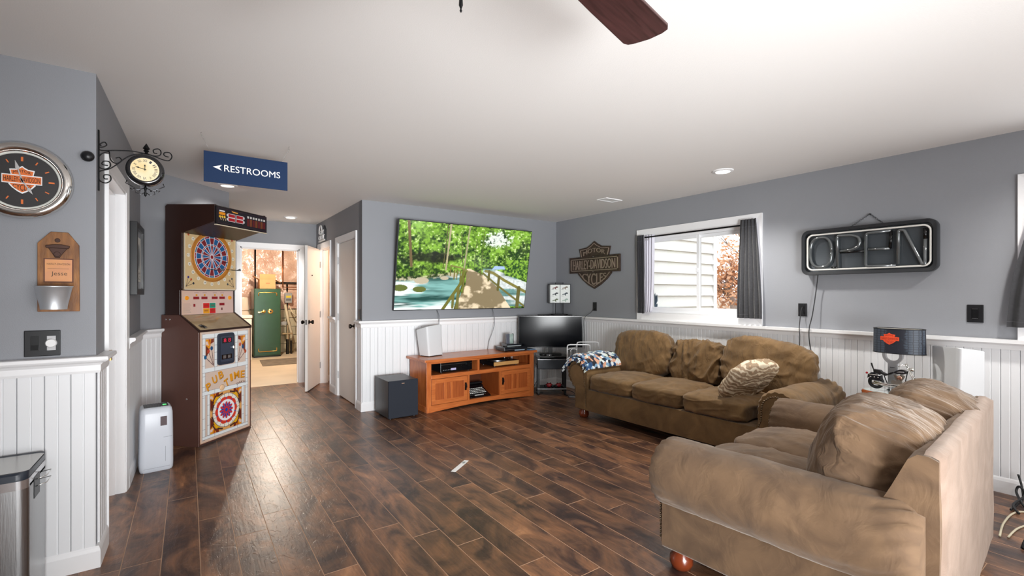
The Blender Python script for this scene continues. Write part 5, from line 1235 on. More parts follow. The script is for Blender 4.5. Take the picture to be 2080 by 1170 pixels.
# ================================================================== RIGHT WALL
t = thing('shield_sign', 'dark brown carved metal shield sign with raised lettering left of the window', 'sign', (XR, 4.575, 1.760), -R90)
M_rust = mat('bronzed_wood', '4a3c35', 0.45, var=0.3, vscale=14, metal=0.4); M_rust2 = mat('bronzed_recess', '57463c', 0.5, var=0.25, vscale=20, metal=0.4); M_rl = mat('worn_raised_edge', 'a08d80', 0.4, metal=0.5, var=0.15)
top, bot = hd_outline(); hw, sv = 0.475, 0.97
def shp(k): P = top+bot; full = P+[(-x, z) for x, z in P[::-1] if abs(x) > 1e-6]; return [(x*hw*k, z*sv*k) for x, z in full]
g = G(); g.prism(shp(1.0)[::-1], -0.016, 0, 'y'); g.build('shield', M_rust, t, bevel=0.003)
g = G(); g.prism([(-hw,-.115*sv),(hw,-.115*sv),(hw,.115*sv),(-hw,.115*sv)], -0.034, -0.01, 'y'); g.build('bar', M_rust, t, bevel=0.003)
g = G(); a_, b_ = hw*0.94, 0.088*sv
for q in ((-a_,a_,b_-0.010,b_),(-a_,a_,-b_,-b_+0.010),(-a_,-a_+0.014,-b_,b_),(a_-0.014,a_,-b_,b_)): g.box(q[0],q[1],-0.040,-0.033,q[2],q[3])
g.build('raised_border', M_rl, t)
g = G(); P_ = shp(0.90); n_ = len(P_)
for i in range(n_):
    a, b = P_[i], P_[(i+1) % n_]
    if abs((a[1]+b[1])/2) < 0.10*sv: continue
    g.tube([(a[0],-0.018,a[1]),(b[0],-0.018,b[1])], 0.006, 5)
g.build('raised_edging', M_rl, t)
g = G(); text(g, 'HARLEY-DAVIDSON', -0.40, 0.40, -0.064, 0.064, -0.034, 0.008); g.build('bar_lettering', M_rl, t)
g = G(); text(g, 'MOTOR', -0.205, 0.205, 0.122, 0.182, -0.016, 0.008, warp=lambda X, Z, a, b: (X, Z+0.042*(1-(2*a-1)**2))); g.build('top_lettering', M_rl, t)
g = G(); text(g, 'CYCLES', -0.225, 0.225, -0.185, -0.122, -0.016, 0.008, warp=lambda X, Z, a, b: (X, Z-(0.095*(1-(2*a-1)**2))*(1-b))); g.build('bottom_lettering', M_rl, t)
for z in (0.105, -0.105): g = G(); g.lathe([(0.008,0),(0.006,-0.005),(0.0005,-0.006)], 10, 'y', (0, -0.034, z*sv)); g.build('screw', M_chrome, t, smooth=True)

def outlet(label, Y, z, pts=None):
    t = plate('wall_outlet', label, F_right, ry(Y), z, 0.072, 0.117)
    for dz in (-0.028, 0.028):
        g = G(); g.prism(rrect(-0.016, 0.016, dz-0.014, dz+0.014, 0.006)[::-1], -0.0095, -0.006, 'y'); g.build('socket', mat('dark_rocker', '0d0d0f', 0.3), t)
    g = G(); g.cyl((0, -0.0085, 0), 0.003, 0.003, 'y', 8); g.build('screw', M_bmetal, t)
    return t
outlet('black wall outlet with a thin cord beside the shield sign', 4.575, 1.185)
outlet('black wall outlet with a white plug below the left end of the OPEN sign', 1.957, 1.21)
t = plate('wall_switch', 'black square switch plate on the right wall between the OPEN sign and right curtain', F_right, ry(0.833), 1.213, 0.086, 0.125)
g = G(); g.box(-0.017, 0.017, -0.0115, -0.006, -0.034, 0.034); g.build('rocker_switch', mat('dark_rocker', '0d0d0f', 0.3), t)
g = G(); g.box(-0.015, 0.015, -0.0135, -0.011, -0.034, -0.032); g.box(-0.015, 0.015, -0.0135, -0.011, 0.032, 0.034); g.build('edge_highlights', M_steel, t)
M_cord = mat('black_cord', '1c1c1e', 0.45)
cable('lamp_cord', 'thin black cord dropping from the outlet by the shield sign behind the small television', [(4.535,4.575,1.16),(4.52,4.62,1.10),(4.47,4.66,1.055),(4.465,4.70,0.98),(4.49,4.72,0.85),(4.51,4.73,0.6)], 0.003, M_cord)
cable('sign_cord', 'black power cord hanging from the OPEN sign down behind the long sofa', [(4.50,1.809,1.53),(4.515,1.832,1.375),(4.50,1.855,1.167),(4.475,1.868,1.06),(4.478,1.871,0.95),(4.51,1.86,0.80),(4.537,1.85,0.70),(4.538,1.86,0.45)], 0.0042, M_cord)
cable('phone_charger_cord', 'short black and white cord plugged into the outlet below the OPEN sign', [(4.53,1.95,1.235),(4.515,1.955,1.19),(4.475,1.95,1.06),(4.472,1.945,0.98),(4.475,1.948,0.88)], 0.0035, M_cord)
# OPEN neon sign
t = thing('neon_sign', 'large unlit OPEN neon sign with clear letter tubes in a black frame', 'sign', (XR, 1.473, 1.713), -R90)
def Lp(pts): return [(1.473-Y, z-1.713) for Y, z in pts]
g = G(); g.prism(rrect(-0.455, 0.455, -0.192, 0.192, 0.055, 7)[::-1], -0.040, -0.004, 'y'); g.build('back_box', mat('sign_black', '16171a', 0.3, coat=0.3), t, bevel=0.006)
o_, i_ = rrect(-0.458, 0.458, -0.196, 0.196, 0.058, 7), rrect(-0.432, 0.432, -0.170, 0.170, 0.042, 7)
g = G(); n_ = len(o_); g.loft([[(x,-0.030,z) for x,z in o_],[(x,-0.086,z) for x,z in o_],[(x*0.992,-0.092,z*0.985) for x,z in o_],[(x,-0.086,z) for x,z in i_],[(x,-0.030,z) for x,z in i_]], False, False); g.build('rim', mat('sign_rim', '2a2c2f', 0.3), t, auto=50)
g = G(); g.prism(i_[::-1], -0.045, -0.030, 'y'); g.build('face_panel', mat('dark_grey_gloss_panel', '3f4448', 0.18, coat=0.4), t)
bt_ = rrect(-0.415, 0.415, -0.152, 0.152, 0.045, 6); g = G(); g.tube([(x,-0.070,z) for x,z in bt_], 0.0075, 10, True); g.build('border_tube', mat('milky_tube', 'dedcd6', 0.15, coat=1.0), t, smooth=True)
M_tube = mat('clear_neon_tube', '5d6163', 0.06, coat=1.0, metal=0.35)
def tb(nm, pts, r_=0.0115, m=M_tube):
    g = G(); P = [Vector((x, -0.070, z)) for x, z in pts]; out = []
    for i, q in enumerate(P):
        if 0 < i < len(P)-1:
            a = (P[i-1]-q); b = (P[i+1]-q); rr = min(0.022, a.length*0.4, b.length*0.4); a.normalize(); b.normalize()
            for k in range(5): s = k/4; out.append(tuple(q+a*rr*(1-s)**2+b*rr*s**2))
        else: out.append(tuple(q))
    g.tube(out, r_, 10); return g.build(nm, m, t, smooth=True)
ov = arc(0, 0, 1, 0, 2*PI, 28); Ocx, Ocz = 1.473-1.783, 1.712-1.713
tb('letter_tube', [(Ocx+0.082*math.copysign(abs(a)**0.75, a), Ocz+0.128*math.copysign(abs(b)**0.75, b)) for a, b in ov])
tb('letter_tube', Lp([(1.655,1.573),(1.66,1.843),(1.556,1.838),(1.508,1.818),(1.496,1.781),(1.507,1.741),(1.545,1.718),(1.638,1.708)]))
tb('letter_tube', Lp([(1.292,1.845),(1.456,1.840),(1.458,1.574),(1.262,1.573)])); tb('letter_tube', Lp([(1.44,1.709),(1.300,1.706)]))
tb('letter_tube', Lp([(1.25,1.583),(1.247,1.842),(1.212,1.840),(1.105,1.572),(1.090,1.572),(1.088,1.836)]))
M_blk2 = mat('black_tube_paint', '08080a', 0.2)
tb('masked_tube', Lp([(1.292,1.845),(1.300,1.706)]), 0.011, M_blk2); tb('masked_tube', Lp([(1.638,1.700),(1.456,1.700)]), 0.009, M_blk2); tb('masked_tube', Lp([(1.089,1.842),(1.088,1.760)]), 0.0125, M_blk2); tb('masked_tube', Lp([(1.70,1.575),(1.655,1.573)]), 0.010, M_blk2)
g = G(); g.lathe([(0.005,0),(0.005,-0.02),(0.0005,-0.022)], 8, 'y', (0.026, 0, 0.288)); g.build('nail', M_bmetal, t)
for xe in (-0.108, 0.123):
    g = G(); A, B = Vector((0.026,-0.015,0.288)), Vector((xe,-0.03,0.195)); n_ = 16
    for k in range(n_): c = A.lerp(B, (k+0.5)/n_); g.torus(tuple(c), 0.0055, 0.0012, 'y' if k % 2 else 'z', 8, 4)
    g.build('chain', M_bmetal, t)['kind'] = 'stuff'

# curtains and rod
M_cur = mat('charcoal_curtain', '38383b', 0.85, var=0.12, vscale=60, sheen=0.3, bump=0.2, bscale=400)
M_lin = mat('white_curtain_lining', 'dcdbe6', 0.8)
def curtain(label, ya, yb, yc, yd, z1, z0, folds, amp, lining=0.0, seed=0, xc=4.497):
    """ya,yb: world Y at the top; yc,yd at the bottom"""
    t = thing('curtain', label, 'curtain', (xc, (yc+yd)/2, z0)); g = G(); g.mats = [M_cur, M_lin]; nx, nz = 70, 26; X = []
    def P(i, j, off):
        u_, v_ = i/nx, j/nz; Yt, Yb_ = ya+(yb-ya)*u_, yc+(yd-yc)*u_; e = v_**1.6; Yw = Yb_+(Yt-Yb_)*e
        ph = u_*folds*2*PI+0.5*noise.noise(Vector((u_*3, v_*2, seed))); a = amp*(1-0.35*v_)
        return (0+a*math.sin(ph)-0.004+off, Yw-(yc+yd)/2+0.006*noise.noise(Vector((u_*5, v_*4, seed+3))), v_*(z1-z0))
    for s, off in ((0, 0.0), (1, 0.004)):
        n0 = len(g.v); g.cur = s
        vs = [P(i, j, off) for j in range(nz+1) for i in range(nx+1)]
        fs = [(j*(nx+1)+i, j*(nx+1)+i+1, (j+1)*(nx+1)+i+1, (j+1)*(nx+1)+i) for j in range(nz) for i in range(nx)]
        if s: fs = [f[::-1] for f in fs]
        g.add(vs, fs)
    g.build('drape', None, t, smooth=True)
    g = G()
    for j in (1, nz-2): g.tube([P(i, j, -0.0012) for i in range(0, nx+1)], 0.0007, 3)
    g.build('hem_stitching', mat('hem_thread', '77777c', 0.8), t)
    return t
curtain('charcoal curtain gathered at the right end of the window rod', 2.50, 2.345, 2.535, 2.288, 2.085, 1.115, 5, 0.016, seed=2)
tc_ = curtain('charcoal curtain with white lining gathered at the left end of the window rod', 3.795, 3.69, 3.79, 3.68, 2.065, 1.125, 4, 0.018, seed=7)
g = G(); vs = []; nz = 24; nx = 30
for j in range(nz+1):
    for i in range(nx+1):
        u_, v_ = i/nx, j/nz; wdt = 0.125*(1-0.30*(1-v_)**3); vs.append((0.028+0.013*math.sin(u_*3.2*2*PI+1.0*noise.noise(Vector((u_*2, v_*2, 1)))), 3.695-u_*wdt-3.735, v_*0.925+0.01))
g.add(vs, [(j*(nx+1)+i, j*(nx+1)+i+1, (j+1)*(nx+1)+i+1, (j+1)*(nx+1)+i) for j in range(nz) for i in range(nx)]); o = g.build('folded_back_lining', M_lin, tc_, smooth=True); o.modifiers.new('th', 'SOLIDIFY').thickness = 0.002
g = G(); g.torus((0.022, 3.668-3.735, 2.018-1.125), 0.020, 0.0035, 'x', 20, 6); g.build('grommet', M_chrome, tc_, smooth=True)
curtain('charcoal curtain at the far right edge beside the second window', 0.50, 0.30, 0.672, 0.30, 2.08, 1.13, 5, 0.016, seed=5)
t = thing('curtain_rod', 'thin black curtain rod spanning the window opening', 'curtain rod', (4.515, 3.08, 2.035))
g = G(); g.cyl((0, -0.70, 0), 0.0085, 1.40, 'y', 12); g.build('rod', M_bmetal, t, auto=40)
for y in (-0.69, 0.69): g = G(); g.box(-0.008, 0.06, y-0.008, y+0.008, -0.012, 0.012); g.build('bracket', M_bmetal, t)

# ================================================================== FLOOR LEVEL, LEFT
# trash can against the left wall
t = thing('trash_can', 'brushed steel trash can with black-rimmed lid against the left beadboard', 'trash can', (-0.545, 3.045, 0))
fp = lambda k, y0=0.0: [(x*k-0.0, -0.165+(y+0.165)*k) for x, y in rrect(-0.40, 0.0, -0.33, 0.0, 0.035, 4)]
g = G(); g.loft([[(x,y,0.03) for x,y in fp(0.95)],[(x,y,0.555) for x,y in fp(0.985)]]); g.build('body', M_steel, t, auto=40)
g = G(); g.loft([[(x,y,0.0) for x,y in fp(0.96)],[(x,y,0.032) for x,y in fp(0.97)]]); g.build('base_ring', M_black, t, auto=40)
g = G(); g.loft([[(x,y,0.545) for x,y in fp(0.99)],[(x,y,0.585) for x,y in fp(1.0)]]); g.build('liner_ring', mat('bright_steel_band', 'd3d4d6', 0.22, metal=0.9), t, auto=40)
g = G(); g.loft([[(x,y,0.582) for x,y in fp(1.015)],[(x,y,0.608) for x,y in fp(1.015)],[(x,y,0.616) for x,y in fp(0.975)],[(x,y,0.612) for x,y in fp(0.86)]], True, True); g.build('lid_rim', mat('slate_plastic', '2a303a', 0.35), t, auto=35)
g = G(); g.loft([[(x,y,0.611) for x,y in fp(0.85)],[(x,y,0.6135) for x,y in fp(0.85)]]); g.build('lid_panel', mat('lid_steel', 'b9b7b3', 0.25, metal=0.85), t)
g = G(); g.box(0.0, 0.002, -0.23, -0.14, 0.47, 0.56); g.build('side_recess', M_black, t)
for z in (0.525, 0.555): g = G(); g.tube([(-0.002,-0.21,z-0.01),(0.035,-0.20,z),(0.037,-0.13,z+0.004),(0.0,-0.12,z-0.004)], 0.0018, 6); g.build('bag_wire', M_chrome, t, smooth=True)
# dehumidifier
t = thing('dehumidifier', 'white portable dehumidifier with dark label on the floor beside the dart machine', 'dehumidifier', (-0.208, 4.545, 0), math.radians(7))
M_dh = mat('cool_white_plastic', 'd5dae3', 0.3)
fpd = lambda kx, ky: [(x*kx, y*ky) for x, y in rrect(-0.105, 0.105, -0.095, 0.095, 0.035, 6)]
rings = [[(x,y,0.0) for x,y in fpd(0.92,0.90)],[(x,y,0.012) for x,y in fpd(0.98,0.97)],[(x,y,0.05) for x,y in fpd(1.0,1.0)],[(x,y,0.30) for x,y in fpd(0.985,1.0)],[(x,y,0.44) for x,y in fpd(0.96,0.97)],[(x,y,0.475+0.06*y) for x,y in fpd(0.90,0.88)],[(x,y,0.488+0.06*y) for x,y in fpd(0.78,0.74)]]
g = G(); g.loft(rings); g.build('body', M_dh, t, auto=50)
def tilt(z0, y): return z0+0.06*y
g = G()
for k in range(6):
    x = -0.070+k*0.0165; g.add([(x,-0.055,tilt(.4895,-.055)),(x+0.009,-0.055,tilt(.4895,-.055)),(x+0.013,0.045,tilt(.4895,.045)),(x+0.004,0.045,tilt(.4895,.045)),(x,-0.055,tilt(.493,-.055)),(x+0.009,-0.055,tilt(.493,-.055)),(x+0.013,0.045,tilt(.493,.045)),(x+0.004,0.045,tilt(.493,.045))],[(4,5,6,7),(0,1,5,4),(1,2,6,5),(2,3,7,6),(3,0,4,7)])
g.build('vent_fins', mat('charcoal_fin', '3a3d42', 0.4), t)
g = G(); g.add([(-0.075,-0.06,tilt(.4885,-.06)),(0.030,-0.06,tilt(.4885,-.06)),(0.030,0.05,tilt(.4885,.05)),(-0.075,0.05,tilt(.4885,.05)),(-0.075,-0.06,tilt(.4905,-.06)),(0.030,-0.06,tilt(.4905,-.06)),(0.030,0.05,tilt(.4905,.05)),(-0.075,0.05,tilt(.4905,.05))],[(4,5,6,7),(0,1,5,4),(1,2,6,5),(2,3,7,6),(3,0,4,7)]); g.build('vent_recess', M_black, t)
g = G(); g.add([(0.032,-0.06,tilt(.489,-.06)),(0.075,-0.06,tilt(.489,-.06)),(0.075,0.05,tilt(.489,.05)),(0.032,0.05,tilt(.489,.05)),(0.032,-0.06,tilt(.4915,-.06)),(0.075,-0.06,tilt(.4915,-.06)),(0.075,0.05,tilt(.4915,.05)),(0.032,0.05,tilt(.4915,.05))],[(4,5,6,7),(0,1,5,4),(1,2,6,5),(2,3,7,6),(3,0,4,7)]); g.build('control_panel', mat('charcoal_fin', '3a3d42', 0.4), t)
g = G(); g.box(0.042, 0.064, -0.025, -0.010, 0.4895, 0.4925); g.build('green_indicator', mat('green_led', '39e05a', 0.4, emit='4af06a', estr=2.0), t)
g = G(); g.box(0.022, 0.062, -0.0965, -0.093, 0.345, 0.415); g.build('label_panel', mat('dark_label', '4a3438', 0.4), t)
g = G(); g.box(0.040, 0.094, -0.0958, -0.093, 0.255, 0.257); g.box(0.052, 0.054, -0.0965, -0.093, 0.07, 0.185); g.box(-0.08, 0.08, -0.0955, -0.093, 0.030, 0.0315); g.build('seams', mat('grey_seam', '8b9099', 0.5), t)
g = G(); g.box(-0.09, 0.09, -0.08, 0.08, -0.0005, 0.003); g.build('foot_pad', M_black, t)
# subwoofer
t = thing('subwoofer', 'black cube subwoofer speaker on the floor left of the oak console', 'speaker', (1.762, 4.849, 0), math.radians(0.5))
g = G(); g.box(0, 0.335, 0.018, 0.43, 0.012, 0.412); g.build('cabinet', mat('black_ash_veneer', '222224', 0.35, var=0.15, vscale=30, stretch=(6, 1, 1)), t, bevel=0.003)
g = G(); g.box(-0.002, 0.337, 0.0, 0.018, 0.012, 0.414); g.build('grille', mat('navy_black_grille', '1d222c', 0.8, bump=0.2, bscale=900), t, bevel=0.005)
g = G(); g.prism(rrect(0.145, 0.178, 0.376, 0.385, 0.003)[::-1], -0.002, 0.0, 'y'); g.build('badge', mat('copper_badge', 'd9b39b', 0.3, metal=0.8), t)
for x in (0.03, 0.305):
    for y in (0.04, 0.40): g = G(); g.cyl((x, y, 0), 0.015, 0.0125, 'z', 12); g.build('foot', M_black, t)
# white tape strip
t = thing('paper_strip', 'short white paper strip lying on the brown floor in the middle of the room', 'strip', (1.754, 3.24, 0), math.radians(37.5))
g = G(); g.prism([(-0.128,-0.018),(0.128,-0.020),(0.129,0.018),(-0.127,0.020)], 0.0004, 0.0016, 'z'); g.build('strip', mat('white_paper', 'f2f2f0', 0.5), t)
g = G(); g.box(0.055, 0.095, -0.010, 0.012, 0.0016, 0.0019); g.build('printed_mark', mat('grey_print', '9aa3a0', 0.5), t)

# ================================================================== ON AND AROUND THE CONSOLE
def speaker_wedge(name, label, base, top, foot_z, par_loc, col):
    t = thing(name, label, 'speaker', par_loc); lx_, ly_, lz_ = par_loc
    def sub(P, n=5):
        out = []
        for i in range(4):
            A = Vector(P[i]); Bn = Vector(P[(i+1) % 4]); Bp = Vector(P[i-1]); r_ = 0.14
            a = A.lerp(Bp, r_); b = A.lerp(Bn, r_)
            for k in range(n+1): s = k/n; out.append(tuple(a*(1-s)**2+A*2*s*(1-s)+b*s*s))
        return out
    b = sub([(x-lx_, y-ly_, z-lz_) for x, y, z in base]); tp = sub([(x-lx_, y-ly_, z-lz_) for x, y, z in top])
    cen = sum((Vector(p) for p in tp), Vector())/len(tp); tp2 = [tuple(cen+(Vector(p)-cen)*0.95+Vector((0,0,0.006))) for p in tp]
    g = G(); g.loft([b, tp, tp2]); g.build('cabinet', col, t, auto=40)
    cb = sum((Vector(p) for p in b), Vector())/len(b); ft = [tuple(cb+(Vector(p)-cb)*0.93) for p in b]
    g = G(); g.loft([[(x, y, 0.0) for x, y, z in ft], ft]); g.build('foot_plate', M_black, t, auto=40)
    return t
M_spk = mat('white_speaker', 'd3d5d7', 0.4, var=0.01)
speaker_wedge('white_speaker', 'white wedge-shaped speaker standing on the left end of the oak console', [(2.285,5.262,.616),(2.348,5.110,.616),(2.565,5.165,.616),(2.52,5.33,.616)], [(2.235,5.245,.917),(2.315,5.095,.965),(2.545,5.165,.982),(2.475,5.335,.945)], 0, (2.42, 5.22, 0.607), M_spk)
# consoles and glass award on the right end
def slab(name, label, cat, loc, rz, w_, d_, h_, m, parts=None):
    t = thing(name, label, cat, loc, rz); g = G(); g.box(-w_/2, w_/2, -d_/2, d_/2, 0.004, h_); g.build('case', m, t, bevel=0.004)
    for x in (-w_*0.38, w_*0.38):
        for y in (-d_*0.36, d_*0.36): g = G(); g.cyl((x, y, 0), 0.01, 0.0045, 'z', 10); g.build('foot', M_black, t)
    return t
M_gblk = mat('glossy_navy_black', '15181f', 0.2, coat=0.5)
t = slab('game_console', 'flat black game console lying at the right end of the oak console top', 'game console', (3.53, 5.10, 0.6085), math.radians(-6), 0.34, 0.26, 0.050, M_gblk)
g = G(); g.box(-0.17, 0.17, -0.1315, -0.129, 0.022, 0.026); g.build('front_line', M_steel, t)
g = G(); g.box(-0.02, 0.13, -0.1318, -0.129, 0.008, 0.020); g.build('disc_slot', mat('steel_blue', '8fa8b8', 0.3), t)
t = slab('media_box', 'smaller black box with silver edge stacked on the flat game console', 'electronics', (3.545, 5.115, 0.6600), math.radians(-10), 0.22, 0.17, 0.038, M_gblk)
g = G(); g.box(-0.10, 0.10, -0.087, -0.084, 0.006, 0.018); g.build('silver_edge', mat('pale_silver', 'c5d0d2', 0.3, metal=0.5), t)
t = thing('game_case', 'thin blue-grey game case lying right of the stacked boxes on the console', 'case', (3.775, 5.03, 0.6085), math.radians(8))
g = G(); g.box(-0.07, 0.04, -0.085, 0.085, 0.0, 0.014); g.build('case', mat('slate_blue_case', '6b86a0', 0.3), t, bevel=0.002)
g = G(); g.box(-0.064, 0.034, -0.079, 0.079, 0.014, 0.0148); g.build('sleeve', mat('dark_sleeve', '23354a', 0.3), t)
t = thing('glass_award', 'small clear rectangular glass block with dark side standing on the stacked boxes', 'ornament', (3.52, 5.135, 0.6990), math.radians(-10))
g = G(); g.box(-0.045, 0.0, -0.02, 0.02, 0.0, 0.125); g.build('dark_panel', mat('smoked_panel', '5c5f6b', 0.2), t, bevel=0.002)
g = G(); g.box(0.0, 0.055, -0.02, 0.02, 0.0, 0.125); g.build('clear_panel', mat('cloudy_acrylic', 'b9c9c4', 0.08, coat=1.0, col2='8fa39c', vscale=20), t, bevel=0.002)
g = G(); g.box(0.052, 0.058, -0.022, 0.022, 0.0, 0.127); g.build('dark_edge', M_black, t)

# corner television on a small cart
VA = -YAW
t = thing('small_television', 'smaller black flat television switched off on a cart in the back corner', 'television', (4.1165, 4.994, 0.525), VA)
g = G(); g.box(-0.443, 0.443, -0.012, 0.022, 0.092, 0.530); g.build('bezel', mat('glossy_black', '0c0d10', 0.18), t, bevel=0.004)
g = G(); g.box(-0.434, 0.434, -0.0135, -0.0125, 0.102, 0.521); g.build('screen', mat('dark_screen', '080a10', 0.12, spec=0.15), t)
g = G(); g.box(-0.20, 0.20, 0.022, 0.055, 0.14, 0.42); g.build('rear_housing', M_black, t, bevel=0.01)
g = G(); g.box(-0.03, 0.03, 0.0, 0.02, 0.006, 0.10); g.build('neck', M_black, t, bevel=0.003)
g = G(); g.prism(rrect(-0.15, 0.15, -0.09, 0.09, 0.04), 0.0, 0.008, 'z'); g.build('stand_base', M_black, t, bevel=0.002)
t = thing('television_cart', 'black cart with a dark drawer and metal lower bar under the small corner television', 'cart', (4.055, 4.925, 0), VA)
M_cd = mat('dark_slate_drawer', '2a3038', 0.45)
g = G(); g.box(-0.19, 0.23, -0.15, 0.17, 0.508, 0.523); g.build('top', mat('black_gloss_top', '101114', 0.15), t, bevel=0.003)
g = G(); g.box(-0.18, 0.20, -0.145, 0.15, 0.352, 0.490); dr = g.build('drawer', M_cd, t, bevel=0.008)
g = G(); g.box(-0.18, 0.20, -0.147, -0.144, 0.478, 0.484); g.build('bright_lip', M_steel, dr)
for x in (-0.165, 0.19):
    for y in (-0.12, 0.13): g = G(); g.box(x-0.015, x+0.015, y-0.015, y+0.015, 0.03, 0.508); g.build('leg', M_black, t); g = G(); g.ball((x, y, 0.018), 0.018, 10, 6); g.build('caster', M_black, t, smooth=True)
g = G(); g.box(-0.17, 0.20, -0.13, 0.14, 0.075, 0.090); g.build('lower_shelf', M_black, t)
g = G(); g.cyl((-0.18, -0.14, 0.088), 0.007, 0.39, 'x', 10); g.build('front_bar', M_steel, t, auto=40)
t = thing('camera_box', 'tiny black sensor box with a white lens dot in front of the small television', 'camera', (3.945, 4.815, 0.5235), VA)
g = G(); g.box(-0.035, 0.035, -0.012, 0.012, 0.0, 0.034); g.build('case', M_black, t, bevel=0.003)
g = G(); g.lathe([(0.007,0),(0.005,-0.002),(0.0005,-0.003)], 12, 'y', (0.005, -0.012, 0.017)); g.build('lens', M_wht, t)
M_red = mat('glossy_red', '8e1a22', 0.25)
for k, (dx, lab) in enumerate(((-0.02, 'red and black game controller on the cart shelf, left one'), (0.11, 'red and black game controller on the cart shelf, right one'))):
    c_, s_ = math.cos(VA), math.sin(VA); x, y = 4.055+dx*c_-(-0.05)*s_, 4.925+dx*s_+(-0.05)*c_
    t = thing('game_controller', lab, 'controller', (x, y, 0.091), VA+0.3*k)
    g = G(); g.ball((0, 0, 0.030), 0.045, 14, 8, 1.1, 0.6, 0.65); g.build('shell', M_red, t, smooth=True)
    for s in (-1, 1): g = G(); g.ball((s*0.045, -0.012, 0.022), 0.024, 10, 6, 0.9, 1.2, 0.9); g.build('grip', M_black, t, smooth=True)
    for s in (-1, 1): g = G(); g.cyl((s*0.02, -0.008, 0.056), 0.008, 0.012, 'z', 10); g.build('thumb_stick', M_black, t, auto=40)
cable('floor_cable', 'tangle of black cable on the floor beside the television cart', [(4.10,4.66,0.012),(4.17,4.60,0.01),(4.25,4.66,0.03),(4.22,4.76,0.05),(4.13,4.72,0.02),(4.16,4.55,0.01),(4.27,4.50,0.01),(4.33,4.6,0.04),(4.38,4.8,0.10),(4.42,4.95,0.35)], 0.0045, M_cord)
cable('floor_cable', 'loop of black cable hanging behind the cart legs', [(3.98,5.15,0.40),(4.02,5.12,0.22),(3.92,5.10,0.10),(3.88,5.08,0.010),(4.0,5.02,0.008)], 0.0035, M_cord)
t = thing('power_strip', 'small grey power adapter lying on the floor in front of the cart', 'adapter', (4.13, 4.56, 0.0), VA)
g = G(); g.box(-0.055, 0.055, -0.03, 0.03, 0.0, 0.030); g.build('case', mat('charcoal_adapter', '34373c', 0.35), t, bevel=0.008)
g = G(); g.box(-0.045, 0.045, -0.0315, -0.029, 0.010, 0.020); g.build('label_band', M_steel, t)
# aeroplane lamp on a corner shelf
struct_shelf = thing('corner_shelf', 'small black triangular shelf fixed in the back corner above the chair rail', 'shelf', (XR-0.001, YB-0.001, 1.0455))
g = G(); g.prism([(0,0),(-0.36,0),(-0.34,-0.04),(-0.04,-0.34),(0,-0.36)], 0.0, 0.010, 'z'); g.build('board', M_bmetal, struct_shelf, bevel=0.001)
t = thing('aircraft_lamp', 'table lamp with two thin black stems and a white shade printed with aeroplanes', 'lamp', (4.445, 5.19, 1.0557), VA+0.05)
g = G(); g.prism(rrect(-0.125, 0.125, -0.055, 0.055, 0.05), 0.0, 0.009, 'z'); g.build('base', M_bmetal, t)
for x in (-0.055, 0.055): g = G(); g.cyl((x, 0, 0.009), 0.0055, 0.46, 'z', 10); g.build('stem', M_bmetal, t, auto=40)
p = Paint(0.285, 0.262, 150); p.rect(0, 1, 0, 1, 'dfe3e0')
def plane(x, z, s, c):
    p.line(x-s, z-0.1*s, x+s*0.9, z+0.25*s, 0.30*s, c); p.poly([(x-0.5*s,z-0.05*s),(x+0.5*s,z+0.75*s),(x+0.65*s,z+0.55*s),(x+0.1*s,z)], c); p.poly([(x-0.4*s,z),(x+0.1*s,z-0.6*s),(x+0.35*s,z-0.6*s),(x+0.1*s,z+0.1*s)], c); p.poly([(x+0.75*s,z+0.1*s),(x+0.75*s,z+0.65*s),(x+0.95*s,z+0.65*s),(x+0.95*s,z+0.2*s)], c)
for i, c1 in enumerate((('4c5a3a','8fa79a'), ('232a33','2a3a44'), ('6b3a38','7a6a5a'))):
    for j in (0, 1): plane(0.075+j*0.142, 0.040+i*0.088, 0.038, c1[j]); p.rect(0.02+j*0.142, 0.05+j*0.142, 0.012+i*0.088, 0.016+i*0.088, '4a4a50')
p.rect(0.138, 0.146, 0, 1, '3a4046')
p.build('shade_print', vcmat('lit_shade_print', 0.7, estr=0.10), t, (-0.1425, -0.0815, 0.172))
g = G(); g.box(-0.145, 0.145, -0.080, 0.080, 0.170, 0.436); g.build('shade', mat('white_shade', 'dfe3e0', 0.7), t)
g = G()
for z in (0.166, 0.434): g.box(-0.150, 0.150, -0.086, -0.080, z, z+0.008); g.box(-0.150, 0.150, 0.080, 0.086, z, z+0.008); g.box(-0.150, -0.144, -0.080, 0.080, z, z+0.008); g.box(0.144, 0.150, -0.080, 0.080, z, z+0.008)
for x in (-0.150, 0.144): g.box(x, x+0.006, -0.086, -0.080, 0.166, 0.442)
g.build('shade_frame', M_bmetal, t)

